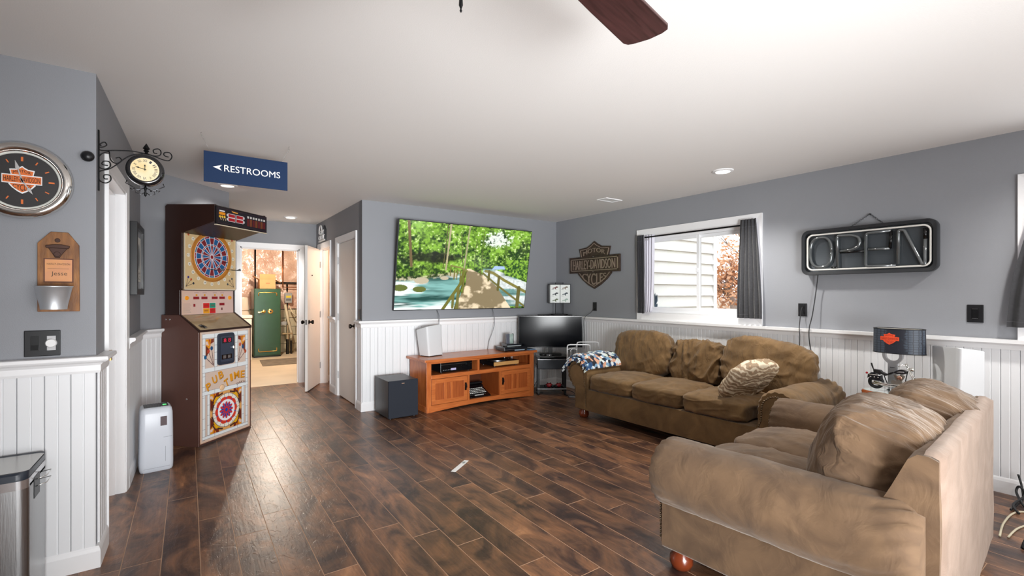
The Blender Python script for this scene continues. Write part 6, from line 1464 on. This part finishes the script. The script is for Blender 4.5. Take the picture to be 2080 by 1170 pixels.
# ================================================================== BLANKET AND RACK BY THE SOFA
def camo():
    m = bpy.data.materials.new('patchwork_fleece'); m.use_nodes = True; N = m.node_tree.nodes; L = m.node_tree.links; b = N['Principled BSDF']
    tc = N.new('ShaderNodeTexCoord'); v = N.new('ShaderNodeTexVoronoi'); v.inputs['Scale'].default_value = 26; L.new(tc.outputs['Object'], v.inputs['Vector'])
    sp = N.new('ShaderNodeSeparateColor'); L.new(v.outputs['Color'], sp.inputs[0]); r = N.new('ShaderNodeValToRGB'); r.color_ramp.interpolation = 'CONSTANT'; e = r.color_ramp.elements
    e[0].position = 0; e[0].color = (*s2l('101826'), 1); e[1].position = 0.20; e[1].color = (*s2l('1f4a78'), 1)
    for p_, c in ((0.38, 'e6edf0'), (0.62, '7fa6c4'), (0.72, 'dfa98a'), (0.80, '1a2230'), (0.9, 'd9e6dc')): k = e.new(p_); k.color = (*s2l(c), 1)
    L.new(sp.outputs[0], r.inputs[0]); L.new(r.outputs[0], b.inputs['Base Color']); b.inputs['Roughness'].default_value = 0.9; b.inputs['Sheen Weight'].default_value = 0.3
    return m
g = G(); nx, ny = 46, 60; vs = []
for j in range(ny+1):
    for i in range(nx+1):
        u_, v_ = i/nx, j/ny; a = math.radians(172)*(1-u_)+math.radians(22)*u_; Rb = 0.158+0.012
        wob = 0.020*noise.noise(Vector((u_*4, v_*6, 3)))+0.012*noise.noise(Vector((u_*9, v_*13, 8)))+0.018*max(0, math.sin(v_*9+u_*3))*u_*(1-u_)*3
        bulk = 0.012+0.040*math.sin(PI*min(1, max(0, u_)))*(0.5+0.5*math.sin(PI*v_))
        rr = Rb+bulk+abs(wob)*0.9
        edge = 0.02*noise.noise(Vector((u_*8, 1, 5)))
        vs.append((0.158+rr*math.cos(a), -0.012+0.02*noise.noise(Vector((u_*6, v_, 1)))+0.56*v_+edge, 0.475+rr*math.sin(a)))
g.add(vs, [(j*(nx+1)+i, j*(nx+1)+i+1, (j+1)*(nx+1)+i+1, (j+1)*(nx+1)+i) for j in range(ny) for i in range(nx)])
bl = g.build('throw_blanket', camo(), None, smooth=True); tag(bl, 'blue, white and orange patchwork throw blanket draped over the left sofa arm', 'blanket')
bl.location = sofa.location; bl.rotation_euler = sofa.rotation_euler; bl.modifiers.new('th', 'SOLIDIFY').thickness = 0.010
g = G(); rr_ = random.Random(4)
for k in range(34):
    u_ = k/33; a = math.radians(172)*(1-u_)+math.radians(22)*u_; Rb = 0.185; x, z = 0.158+Rb*math.cos(a), 0.475+Rb*math.sin(a)
    g.tube([(x, 0.0, z), (x+rr_.uniform(-.01,.01), -0.025, z-0.008), (x+rr_.uniform(-.02,.01), -0.045, z-0.03-rr_.random()*0.02)], [0.006, 0.006, 0.003], 4)
g.build('fringe', camo(), bl)['kind'] = 'stuff'
t = thing('wire_rack', 'white and grey metal tube rack standing behind the left arm of the long sofa', 'rack', (3.665, 4.135, 0))
M_rack = mat('white_enamel_tube', 'd9dadc', 0.3, metal=0.2)
A0, A1 = Vector((0, 0, 0)), Vector((0.30, 0.16, 0))
for q in (A0, A1):
    g = G(); g.tube([(q.x+0.17, q.y-0.03, 0.0), (q.x+0.13, q.y-0.02, 0.40), (q.x+0.01, q.y, 0.47), (q.x, q.y, 0.50), (q.x, q.y, 0.73), (q.x+0.006, q.y-0.006, 0.752), (q.x+0.03, q.y-0.018, 0.757), (q.x+0.20, q.y-0.135, 0.757), (q.x+0.222, q.y-0.146, 0.75), (q.x+0.225, q.y-0.150, 0.68)], 0.0075, 8); g.build('end_frame', M_rack, t, smooth=True)
for z, dx_ in ((0.15, 0.155), (0.70, 0.0)): g = G(); g.tube([(A0.x+dx_, A0.y-dx_*0.17, z), (A1.x+dx_, A1.y-dx_*0.17, z)], 0.006, 8); g.build('cross_bar', M_rack, t, smooth=True)
g = G(); g.tube([(0.05,-0.005,0.60),(0.05,-0.005,0.69),(0.065,-0.012,0.705),(0.10,-0.03,0.705),(0.12,-0.04,0.69)], 0.005, 7); g.build('hook', M_rack, t, smooth=True)

# ================================================================== END TABLE, LAMP, SPEAKER 2
M_cherry = mat('dark_cherry', '4d2a1e', 0.22, var=0.18, vscale=3, stretch=(1.5, 8, 8), coat=0.5)
t = thing('end_table', 'narrow dark cherry end table behind the loveseat carrying the motorcycle lamp', 'table', (3.815, 0.995, 0))
TL, TWd = 0.60, 0.375
g = G(); g.box(0, TL, 0, TWd, 0.595, 0.620); g.build('table_top', M_cherry, t, bevel=0.005)
g = G(); g.box(0.03, TL-0.03, 0.03, TWd-0.03, 0.49, 0.595); g.build('apron', M_cherry, t)
for x in (0.03, TL-0.075):
    for y in (0.03, TWd-0.075): g = G(); g.loft([[(x+0.006,y+0.006,0),(x+0.039,y+0.006,0),(x+0.039,y+0.039,0),(x+0.006,y+0.039,0)],[(x,y,0.595),(x+0.045,y,0.595),(x+0.045,y+0.045,0.595),(x,y+0.045,0.595)]]); g.build('leg', M_cherry, t)
g = G(); g.box(0.06, TL-0.06, 0.06, TWd-0.06, 0.17, 0.19); g.build('lower_shelf', M_cherry, t)
speaker_wedge('white_speaker', 'tall white wedge speaker on a black stand behind the loveseat', [(4.29,1.010,.645),(4.055,.822,.645),(4.195,.715,.645),(4.40,.90,.645)], [(4.30,1.015,.985),(4.05,.812,1.000),(4.200,.716,.976),(4.42,.92,.965)], 0, (4.22, 0.86, 0.6205), M_spk)
t = thing('speaker_stand', 'black speaker stand beside the end table holding the tall white speaker', 'stand', (4.24, 0.845, 0))
g = G(); g.prism(rrect(-0.12, 0.12, -0.10, 0.10, 0.05), 0.600, 0.6195, 'z'); g.build('top_plate', M_black, t, bevel=0.002)
g = G(); g.cyl((0,0,0.02), 0.022, 0.58, 'z', 14); g.build('pole', M_black, t, auto=40)
g = G(); g.prism(rrect(-0.14, 0.14, -0.12, 0.12, 0.03), 0.0, 0.02, 'z'); g.build('base', M_black, t, bevel=0.002)
# motorcycle lamp
ml = thing('motorcycle_lamp', 'table lamp with a chrome model motorcycle base and black oval shade with orange emblem', 'lamp', (4.10, 1.19, 0.6205), -R90)
def mc(Y, z): return (1.19-Y, z-0.6205)
g = G(); e1 = [(0.172*math.cos(a), 0.02+0.095*math.sin(a)) for a in np.linspace(0, 2*PI, 40, endpoint=False)]
g.loft([[(x,y,0.004) for x,y in e1],[(x*1.02,(y-.02)*1.02+.02,0.020) for x,y in e1],[(x*0.97,(y-.02)*0.97+.02,0.030) for x,y in e1]]); g.build('lamp_base', mat('orange_brown_wood', '9b4a1e', 0.15, coat=0.8, var=0.1), ml, auto=50)
g = G(); g.loft([[(x*0.93,(y-.02)*0.93+.02,0.030) for x,y in e1],[(x*0.92,(y-.02)*0.92+.02,0.034) for x,y in e1]]); g.build('base_plate', mat('pale_base_plate', 'b9c6c2', 0.1, coat=1.0), ml)
g = G(); g.loft([[(x*0.9,(y-.02)*0.9+.02,0.0) for x,y in e1],[(x*0.92,(y-.02)*0.92+.02,0.004) for x,y in e1]]); g.build('base_underside', M_black, ml)
M_rub = mat('tyre_rubber', '17171a', 0.5); M_blkp = mat('black_bike_paint', '121216', 0.12, coat=1.0)
def xz(Y, z, y=0.0): a, b = mc(Y, z); return (a, y, b)
Rw, Fw = xz(1.270, 0.714), xz(1.037, 0.714)
for nm, c in (('rear_wheel', Rw), ('front_wheel', Fw)):
    g = G(); g.torus(c, 0.038, 0.011, 'y', 32, 10); wl = g.build(nm, M_rub, ml, smooth=True)
    g = G(); g.torus(c, 0.027, 0.003, 'y', 28, 6)
    for k in range(14): a = 2*PI*k/14; g.tube([c, (c[0]+0.026*math.cos(a), c[1], c[2]+0.026*math.sin(a))], 0.0007, 3)
    g.cyl((c[0], -0.012, c[2]), 0.008, 0.024, 'y', 12); g.build('wheel_rim', M_chrome, wl, smooth=False)
def part(nm, m, f, **k): g = G(); f(g); return g.build(nm, m, ml, **k)
def prof(nm, m, P, ys, par=None):
    pts = [mc(a, b) for a, b in P]; cx_, cz_ = sum(p[0] for p in pts)/len(pts), sum(p[1] for p in pts)/len(pts)
    q = [(cx_+(x-cx_)*0.88, cz_+(z-cz_)*0.88) for x, z in pts]
    g = G(); g.loft([[(x,-ys,z) for x,z in q],[(x,-ys*0.65,z) for x,z in pts],[(x,ys*0.65,z) for x,z in pts],[(x,ys,z) for x,z in q]]); return g.build(nm, m, ml, auto=45)
prof('fuel_tank', M_blkp, [(1.170,0.797),(1.150,0.813),(1.125,0.824),(1.105,0.822),(1.092,0.812),(1.092,0.796),(1.110,0.789),(1.150,0.789)], 0.020)
prof('tank_panel', mat('silver_panel', 'c9c9cc', 0.2, metal=0.8), [(1.150,0.801),(1.130,0.812),(1.102,0.812),(1.100,0.802),(1.125,0.800)], 0.0215)
prof('seat', mat('black_seat_leather', '1b1a1c', 0.4), [(1.285,0.806),(1.245,0.804),(1.232,0.790),(1.205,0.778),(1.168,0.790),(1.166,0.800),(1.175,0.782),(1.210,0.766),(1.240,0.776),(1.282,0.785)], 0.018)
part('backrest', M_bmetal, lambda g: g.tube([xz(1.283,0.795),xz(1.292,0.825),xz(1.298,0.848)], [0.003,0.005,0.005], 8), smooth=True)
prof('rear_fender', M_blkp, [(1.322,0.735),(1.318,0.765),(1.295,0.782),(1.255,0.785),(1.240,0.772),(1.255,0.762),(1.290,0.762),(1.308,0.745)], 0.012)
prof('saddlebag', mat('black_leather_bag', '16151a', 0.35), [(1.305,0.762),(1.236,0.765),(1.234,0.735),(1.245,0.726),(1.298,0.728)], 0.030)
g = G()
for k in range(3): a_, b_ = mc(1.293-0.022*k, 0.752); g.ball((a_, -0.031, b_), 0.0045, 8, 5)
x0_, z0_ = mc(1.305, 0.768); x1_, z1_ = mc(1.235, 0.768); g.tube([(x0_, -0.030, z0_), (x1_, -0.030, z1_)], 0.003, 6); g.build('bag_chrome', M_chrome, ml, smooth=True)
prof('front_fender', M_blkp, [(1.078,0.735),(1.070,0.758),(1.050,0.772),(1.020,0.770),(0.995,0.750),(0.998,0.745),(1.022,0.758),(1.048,0.760),(1.064,0.748)], 0.011)
for s in (-1, 1):
    part('front_fork', M_chrome, lambda g: g.tube([xz(1.085,0.836,s*0.011), xz(1.060,0.775,s*0.013), xz(1.037,0.716,s*0.015)], 0.0045, 8), smooth=True)
    part('handlebar', M_chrome, lambda g: g.tube([xz(1.088,0.838,s*0.008), xz(1.095,0.856,s*0.02), xz(1.112,0.858,s*0.038), xz(1.130,0.845,s*0.050)], 0.0028, 7), smooth=True)
part('headlight', M_chrome, lambda g: g.ball(xz(1.066,0.828), 0.013, 14, 8, 1.2, 1, 1), smooth=True)
part('windscreen_mount', M_chrome, lambda g: g.ball(xz(1.098,0.856), 0.009, 10, 6, 1.4, 2.0, 0.8), smooth=True)
part('engine_block', mat('cast_alloy', 'a9a39a', 0.3, metal=0.9), lambda g: (g.cyl((xz(1.135,0.728)[0], -0.018, xz(1.135,0.728)[2]), 0.020, 0.036, 'y', 20), g.cyl((xz(1.165,0.728)[0], -0.014, xz(1.165,0.728)[2]), 0.015, 0.028, 'y', 16)), auto=40)
for a, b in ((1.155, 0.782), (1.115, 0.782)):
    def cyl_(g):
        P0, P1 = Vector(xz(1.136, 0.738)), Vector(xz(a, b))
        for k in range(7): c = P0.lerp(P1, 0.25+k*0.11); g.tube([tuple(c), tuple(c+(P1-P0).normalized()*0.0032)], 0.015, 12)
        g.tube([tuple(P0), tuple(P1)], 0.010, 12)
    part('cylinder', mat('cast_alloy', 'a9a39a', 0.3, metal=0.9), cyl_)
part('air_cleaner', mat('copper_air_cleaner', 'c49a84', 0.25, metal=0.9), lambda g: g.lathe([(0.013,-0.020),(0.014,-0.028),(0.009,-0.031),(0.0005,-0.031)], 20, 'y', xz(1.128, 0.766)), auto=40)
for k, (z, e) in enumerate(((0.712, 1.275), (0.700, 1.285))):
    part('exhaust_pipe', M_chrome, lambda g: g.tube([xz(1.118-0.0*k,0.755,-0.018), xz(1.105,0.730,-0.022), xz(1.125,z,-0.024), xz(1.19,z-0.002,-0.025), xz(1.21,z,-0.025), xz(e,z+0.008,-0.025)], [0.003,0.003,0.0035,0.004,0.0065,0.0065], 9), smooth=True)
part('frame_tube', M_bmetal, lambda g: (g.tube([xz(1.088,0.815), xz(1.105,0.72), xz(1.125,0.702), xz(1.20,0.702), xz(1.27,0.714)], 0.003, 7), g.tube([xz(1.20,0.702), xz(1.225,0.775)], 0.003, 7)), smooth=True)
part('support_post', M_steel, lambda g: g.cyl((xz(1.185,0.70)[0], 0.0, 0.030), 0.004, 0.055, 'z', 10), auto=40)
part('side_stand', M_bmetal, lambda g: g.tube([xz(1.135,0.705,-0.01), xz(1.125,0.665,-0.03)], 0.003, 6), smooth=True)
part('tail_light', mat('red_lens', '9a1f28', 0.2), lambda g: g.ball(xz(1.326,0.773), 0.008, 10, 6), smooth=True)
# upright in the form of an open wrench, shade
M_wr = mat('satin_grey_metal', 'b3b3b6', 0.35, metal=0.7)
wx = 1.19-1.203
ring = [(wx-0.028,0.015)]+[(wx-0.028,0.225)]+[(wx+0.062*math.cos(a), 0.285+0.062*math.sin(a)) for a in np.linspace(math.radians(225), math.radians(120), 8)]+[(wx+0.040*math.cos(a), 0.285+0.040*math.sin(a)) for a in np.linspace(math.radians(130), math.radians(410), 16)]+[(wx+0.062*math.cos(a), 0.285+0.062*math.sin(a)) for a in np.linspace(math.radians(60), math.radians(-45), 8)]+[(wx+0.028,0.225),(wx+0.028,0.015)]
g = G(); g.prism(ring, 0.10, 0.122, 'y'); g.build('wrench_upright', M_wr, ml, bevel=0.002)
g = G(); g.box(wx-0.03, wx+0.03, 0.05, 0.135, 0.012, 0.034); g.build('upright_base', M_wr, ml, bevel=0.002)
g = G(); g.box(wx-0.014, wx+0.014, 0.098, 0.1005, 0.195, 0.199); g.build('slot', M_black, ml)
shx, shy = 1.19-1.168, 0.11
ell = lambda k: [(shx+0.152*k*math.cos(a), shy+0.085*k*math.sin(a)) for a in np.linspace(0, 2*PI, 56, endpoint=False)]
def shade_mat():
    m = bpy.data.materials.new('black_lattice_shade'); m.use_nodes = True; N = m.node_tree.nodes; L = m.node_tree.links; b = N['Principled BSDF']
    tc = N.new('ShaderNodeTexCoord'); mp = N.new('ShaderNodeMapping'); mp.inputs['Scale'].default_value = (38, 20, 60); L.new(tc.outputs['Object'], mp.inputs[0])
    v = N.new('ShaderNodeTexVoronoi'); v.feature = 'DISTANCE_TO_EDGE'; v.inputs['Scale'].default_value = 1.0; v.inputs['Randomness'].default_value = 0.12; L.new(mp.outputs[0], v.inputs['Vector'])
    r = N.new('ShaderNodeValToRGB'); r.color_ramp.elements[0].position = 0.06; r.color_ramp.elements[0].color = (*s2l('1c1f2a'), 1); r.color_ramp.elements[1].position = 0.10; r.color_ramp.elements[1].color = (*s2l('3c4653'), 1)
    L.new(v.outputs['Distance'], r.inputs[0]); L.new(r.outputs[0], b.inputs['Base Color']); b.inputs['Roughness'].default_value = 0.5; return m
g = G(); z0_, z1_ = 0.926-0.6205, 1.101-0.6205
g.loft([[(x,y,z0_) for x,y in ell(1.0)],[(x,y,z1_) for x,y in ell(0.985)],[(x,y,z1_) for x,y in ell(0.97)],[(x,y,z0_) for x,y in ell(0.985)],[(x,y,z0_) for x,y in ell(1.0)]], False, False); sh_ = g.build('shade', shade_mat(), ml, auto=40)
g = G(); g.loft([[(x,y,z0_+0.001) for x,y in ell(0.984)],[(x,y,z1_-0.002) for x,y in ell(0.969)]], False, False); g.build('shade_lining', mat('cream_lining', 'e6e3da', 0.8), sh_, smooth=True)
for kk, zz in ((1.003, z0_), (0.985, z1_)): g = G(); g.tube([(x,y,zz) for x,y in ell(kk)], 0.0028, 6, True); g.build('shade_trim', M_black, sh_, smooth=True)
g = G(); g.cyl((shx, shy, 0.345), 0.006, 0.10, 'z', 10); g.tube([(shx-0.14, shy, 0.44), (shx+0.14, shy, 0.44)], 0.002, 6); g.tube([(shx, shy-0.07, 0.44), (shx, shy+0.07, 0.44)], 0.002, 6); g.build('shade_support', M_bmetal, ml)
g = G(); g.ball((shx, shy, 0.40), 0.025, 12, 8, 1, 1, 1.3); g.build('bulb', mat('frosted_bulb', 'eeeeea', 0.4), ml, smooth=True)
# emblem wrapped on the shade: built flat then bent to the oval
import bmesh
before = set(bpy.data.objects); hd_emblem(sh_, 0.0, 0.056, 0.125, (mat('emblem_red_orange', 'e4502c', 0.45), mat('emblem_red_orange', 'e4502c', 0.45), mat('emblem_ink', '8f2c1c', 0.5)), th=0.0009)
for o in set(bpy.data.objects)-before:
    bm = bmesh.new(); bm.from_mesh(o.data)
    for xx in np.linspace(-0.056, 0.056, 15): bmesh.ops.bisect_plane(bm, geom=bm.verts[:]+bm.edges[:]+bm.faces[:], plane_co=(xx, 0, 0), plane_no=(1, 0, 0))
    bm.to_mesh(o.data); bm.free()
    for v in o.data.vertices:
        x, y, z = v.co; xx = x-0.032; k = max(0.0, 1-(xx/0.152)**2); v.co = (shx+xx, shy-0.085*0.994*math.sqrt(k)-0.0006+y, z+(z0_+z1_)/2+0.018)

# cables at the right edge of the floor
cable('extension_cord', 'tangle of dark grey cable on the floor at the right baseboard', [(4.16,0.57,0.012),(4.28,0.61,0.02),(4.44,0.58,0.05),(4.47,0.61,0.09),(4.45,0.62,0.05),(4.30,0.56,0.012),(4.42,0.55,0.012),(4.50,0.50,0.012),(4.52,0.35,0.012)], 0.007, M_cord)
cable('extension_cord', 'dark cable looped upward against the right baseboard', [(4.20,0.61,0.010),(4.32,0.60,0.012),(4.43,0.59,0.02),(4.475,0.60,0.09),(4.50,0.62,0.16)], 0.006, M_cord)
M_beige = mat('beige_cord', 'c9bfa6', 0.5)
cable('beige_cord', 'upper beige cord lying on the floor behind the loveseat', [(3.70,0.58,0.006),(3.95,0.60,0.006),(4.20,0.58,0.006),(4.30,0.46,0.006),(4.40,0.36,0.006)], 0.0055, M_beige)
cable('beige_cord', 'lower beige cord lying on the floor behind the loveseat', [(3.72,0.55,0.006),(3.90,0.54,0.006),(4.05,0.50,0.006),(4.20,0.42,0.006)], 0.005, M_beige)
cable('black_strap', 'black curved strap end lying on the floor at the right edge of the view', [(3.62,0.48,0.004),(3.66,0.47,0.045),(3.74,0.44,0.085),(3.84,0.38,0.105),(3.95,0.30,0.10)], 0.011, M_black)

# ================================================================== CEILING FAN (one blade tip and the chain are in view)
fan = thing('ceiling_fan', 'dark reddish wooden ceiling fan, one blade tip and the pull chain in view', 'fan', (0.560, 0.825, H))
g = G(); g.lathe([(0.075,0.0),(0.07,-0.03),(0.03,-0.05),(0.016,-0.055),(0.016,-0.10),(0.10,-0.115),(0.125,-0.15),(0.125,-0.20),(0.09,-0.235),(0.05,-0.25),(0.05,-0.27),(0.0005,-0.275)], 32, 'z'); g.build('motor_housing', M_knob, fan, auto=40)
M_blade = mat('dark_walnut_blade', '301d1c', 0.35, col2='4a2d2c', vscale=5, stretch=(1.2, 16, 16), contrast=(0.3, 0.7))
for k in range(3):
    a = math.radians(14.2+120*k); r0, r1 = 0.17, 0.70
    pts = [(r0,-0.055),(r0,0.055),(0.45,0.070),(r1-0.03,0.078),(r1-0.010,0.070),(r1-0.002,0.045),(r1+0.004,0.0),(r1-0.002,-0.045),(r1-0.012,-0.068),(r1-0.03,-0.076),(0.45,-0.070)]
    g = G(); g.prism(pts[::-1], -0.005, 0.005, 'z'); b_ = g.build('fan_blade', M_blade, fan, bevel=0.002); b_.rotation_euler = (math.radians(0), 0, a); b_.location = (0, 0, -0.252)
    g = G(); g.box(0.09, 0.22, -0.02, 0.02, 0.0055, 0.012); g.build('blade_arm', M_knob, b_)
g = G(); A_ = (-0.074, 0.069, -0.23)
for k in range(63): g.ball((A_[0], A_[1], A_[2]-0.0035*k), 0.0016, 6, 4)
g.build('pull_chain', M_bmetal, fan, smooth=True)
g = G(); g.lathe([(0.0005,0.0),(0.004,-0.006),(0.0045,-0.018),(0.0015,-0.026),(0.003,-0.030),(0.0005,-0.034)], 12, 'z', (A_[0], A_[1], A_[2]-0.218)); g.build('chain_fob', M_bmetal, fan, smooth=True)

# ================================================================== UTILITY ROOM THINGS
M_green = mat('dark_green_enamel', '22492f', 0.28, coat=0.3, var=0.08, vscale=8); M_brass = mat('polished_brass', 'd4af5e', 0.22, metal=1.0)
t = thing('gun_safe', 'tall dark green safe with brass handle and dial in the utility room', 'safe', (1.145, 11.25, 0))
g = G(); g.box(0, 0.52, 0.03, 0.58, 0.02, 1.478); g.build('body', M_green, t, bevel=0.012)
g = G(); g.box(0.015, 0.505, 0.0, 0.029, 0.05, 1.455); dd = g.build('door', M_green, t, bevel=0.006)
g = G(); g.box(0.0, 0.52, 0.03, 0.57, 0.0, 0.02); g.build('base', M_black, t)
for z0_, s in ((1.395, -1), (0.125, 1)):
    g = G(); g.tube([(0.085,-0.002,z0_+s*0.075),(0.085,-0.002,z0_+s*0.015),(0.100,-0.002,z0_),(0.42,-0.002,z0_),(0.435,-0.002,z0_+s*0.015),(0.435,-0.002,z0_+s*0.075)], 0.011, 6); g.build('brass_trim', M_brass, dd, smooth=True)
g = G(); g.lathe([(0.035,0),(0.035,-0.012),(0.018,-0.02),(0.018,-0.045),(0.0005,-0.047)], 20, 'y', (0.185, 0, 0.985)); g.tube([(0.185,-0.045,0.985),(0.13,-0.055,0.975),(0.075,-0.055,0.965)], [0.014,0.012,0.015], 8); g.build('handle', M_brass, dd, auto=40)
g = G(); g.lathe([(0.052,0),(0.052,-0.014),(0.040,-0.018),(0.036,-0.032),(0.0005,-0.034)], 28, 'y', (0.310, 0, 0.985)); g.build('dial', M_brass, dd, auto=40)
g = G(); g.cyl((0.310, -0.038, 0.985), 0.020, 0.006, 'y', 16); g.build('dial_centre', M_black, dd)
M_card = mat('corrugated_cardboard', 'c79b66', 0.75, var=0.06)
t = thing('cardboard_box', 'open cardboard box with raised flaps on top of the green safe', 'box', (1.27, 11.42, 1.479))
g = G(); g.box(0, 0.31, 0, 0.005, 0, 0.20); g.box(0, 0.31, 0.295, 0.30, 0, 0.20); g.box(0, 0.005, 0.005, 0.295, 0, 0.20); g.box(0.305, 0.31, 0.005, 0.295, 0, 0.20); g.box(0.005, 0.305, 0.005, 0.295, 0, 0.005); g.build('carton', M_card, t)
g = G(); g.add([(0,0.0,0.20),(0.31,0.0,0.20),(0.31,-0.03,0.315),(0,-0.03,0.315),(0,0.005,0.20),(0.31,0.005,0.20),(0.31,-0.025,0.317),(0,-0.025,0.317)],[(0,1,2,3),(7,6,5,4),(0,4,5,1),(1,5,6,2),(2,6,7,3),(3,7,4,0)]); g.build('flap', M_card, t)
for s, xx in ((-1, 0.0), (1, 0.31)):
    g = G(); g.add([(xx,0,0.20),(xx,0.30,0.20),(xx+s*0.11,0.30,0.13+0.14*(s < 0)),(xx+s*0.11,0,0.13+0.14*(s < 0)),(xx,0,0.204),(xx,0.30,0.204),(xx+s*0.11,0.30,0.134+0.14*(s < 0)),(xx+s*0.11,0,0.134+0.14*(s < 0))],[(3,2,1,0),(4,5,6,7),(0,1,5,4),(1,2,6,5),(2,3,7,6),(3,0,4,7)]); g.build('flap', M_card, t)
g = G(); g.box(0.12, 0.20, -0.001, 0, 0.11, 0.125); g.build('printed_mark', mat('red_print', 'b8603a', 0.6), t)
t = thing('floor_mat', 'flat grey-brown mat on the pale utility room floor', 'mat', (1.15, 9.86, 0))
g = G(); g.prism([(0.0,0.0),(1.2,0.02),(1.2,0.92),(0.05,0.94)], -0.0005, 0.008, 'z'); g.build('mat', mat('grey_brown_mat', '7c7262', 0.85, var=0.2, vscale=9, bump=0.2, bscale=60), t)
t = thing('white_cabinet', 'low white chest partly seen left of the green safe', 'cabinet', (0.45, 10.9, 0))
g = G(); g.box(0, 0.62, 0, 0.55, 0, 0.86); g.build('chest_body', mat('chest_white', 'e3dccd', 0.4), t, bevel=0.01)
g = G(); g.box(-0.01, 0.63, -0.015, 0.56, 0.865, 0.93); g.build('chest_lid', mat('chest_white', 'e3dccd', 0.4), t, bevel=0.01)
t = thing('glass_carboy', 'upturned clear plastic tub standing on the low white chest', 'tub', (0.92, 11.15, 0.9305))
g = G(); g.lathe([(0.135,0.0),(0.135,0.02),(0.11,0.09),(0.125,0.11),(0.11,0.33),(0.10,0.36),(0.0005,0.36)], 24, 'z'); g.build('tub_wall', mat('milky_plastic', 'b9aa98', 0.15, coat=1.0), t, auto=40)
g = G(); g.torus((0,0,0.10), 0.122, 0.008, 'z', 24, 6); g.build('rim', mat('milky_plastic', 'b9aa98', 0.15), t, smooth=True)
M_steelpipe = mat('dark_pipe', '33302c', 0.4, metal=0.6); M_cop = mat('copper_pipe', 'a5683f', 0.3, metal=0.9); M_pvc = mat('cream_pvc', 'd9cbaa', 0.45)
def pipe(name, label, pts, r_, m): g = G(); g.tube(pts, r_, 8); o = g.build(name, m, None, smooth=True); return tag(o, label, 'pipe')
pipe('black_pipe', 'horizontal black pipe with a drop behind the green safe', [(1.62,11.94,1.62),(2.6,11.94,1.62)], 0.022, M_steelpipe)
pipe('black_pipe', 'vertical black pipe running down past the grey meter box', [(1.905,12.0,1.59),(1.905,12.0,0.30)], 0.020, M_steelpipe)
pipe('black_pipe', 'thin dark vertical conduit left of the cardboard box', [(1.24,11.93,2.45),(1.24,11.93,1.1)], 0.016, M_steelpipe)
pipe('copper_pipe', 'vertical copper pipe on the foil insulation right of the box', [(1.79,11.86,2.5),(1.79,11.86,1.52),(2.6,11.86,1.52)], 0.014, M_cop)
pipe('plastic_pipe', 'slanting cream plastic pipe right of the green safe', [(1.84,11.86,1.12),(1.90,11.84,0.75),(1.965,11.80,0.45),(1.93,11.80,0.05)], 0.032, M_pvc)
pipe('plastic_pipe', 'thin cream hose curving from the meter box to the blue tank', [(1.90,11.74,1.1),(1.98,11.72,0.92),(2.06,11.72,0.85),(2.13,11.76,0.84)], 0.014, M_pvc)
t = thing('meter_box', 'small grey metal box with a yellow label on the utility wall', 'meter', (1.84, 11.86, 1.155))
g = G(); g.box(0, 0.15, 0, 0.12, 0, 0.235); g.build('case', mat('grey_meter', 'a3a6a2', 0.4, metal=0.3), t, bevel=0.006)
g = G(); g.box(0.02, 0.13, -0.003, 0, 0.12, 0.17); g.build('yellow_label', mat('yellow_label', 'd9c63a', 0.5), t)
g = G(); g.box(0.02, 0.13, -0.003, 0, 0.05, 0.10); g.build('grey_label', mat('dark_grey_label', '6a6d70', 0.5), t)
t = thing('sump_fitting', 'brass and grey valve fitting standing on the utility floor', 'valve', (1.85, 11.62, 0))
g = G(); g.cyl((0,0,0), 0.03, 0.34, 'z', 12); g.build('standpipe', M_steelpipe, t, auto=40)
g = G(); g.cyl((0,0,0.34), 0.05, 0.10, 'z', 14); g.cyl((-0.11,0,0.46), 0.022, 0.22, 'x', 10); g.cyl((0,0,0.44), 0.022, 0.22, 'z', 10); g.build('valve_body', mat('pale_brass', 'b5a583', 0.35, metal=0.7), t, auto=40)
g = G(); g.box(-0.14, -0.02, -0.04, 0.04, 0.66, 0.74); g.build('switch_box', mat('grey_meter', 'a3a6a2', 0.4, metal=0.3), t, bevel=0.005)
g = G(); g.cyl((0.08,0,0), 0.022, 0.30, 'z', 12); g.build('standpipe', M_steelpipe, t, auto=40)
t = thing('pressure_tank', 'bright blue water pressure tank at the right edge of the utility doorway', 'tank', (2.36, 11.55, 0))
M_blue = mat('blue_enamel', '1f6fc4', 0.3)
g = G(); g.lathe([(0.0005,0.18),(0.12,0.20),(0.19,0.26),(0.205,0.34),(0.205,0.80),(0.19,0.88),(0.12,0.95),(0.0005,0.97)], 32, 'z'); g.build('vessel', M_blue, t, smooth=True)
g = G(); g.lathe([(0.2065,0.40),(0.2065,0.48)], 32, 'z', cap=False); g.lathe([(0.2065,0.62),(0.2065,0.70)], 32, 'z', cap=False); g.build('label_band', mat('pale_label', 'b9c4cf', 0.5), t, smooth=True)
g = G(); g.lathe([(0.15,0.0),(0.16,0.22)], 24, 'z', cap=True); g.build('stand', M_black, t, auto=40)
t = thing('bare_bulb', 'bare glowing bulb in a holder under the utility room joists', 'light', (1.32, 9.95, 2.40))
g = G(); g.lathe([(0.045,0.0),(0.045,-0.03),(0.022,-0.05),(0.022,-0.09)], 18, 'z'); g.build('holder', mat('porcelain', 'e6e3dc', 0.3), t, auto=40)
g = G(); g.ball((0,0,-0.125), 0.034, 14, 10, 1, 1, 1.2); g.build('bulb', mat('glowing_bulb', 'ffffff', 0.4, emit='fff0d0', estr=30), t, smooth=True)
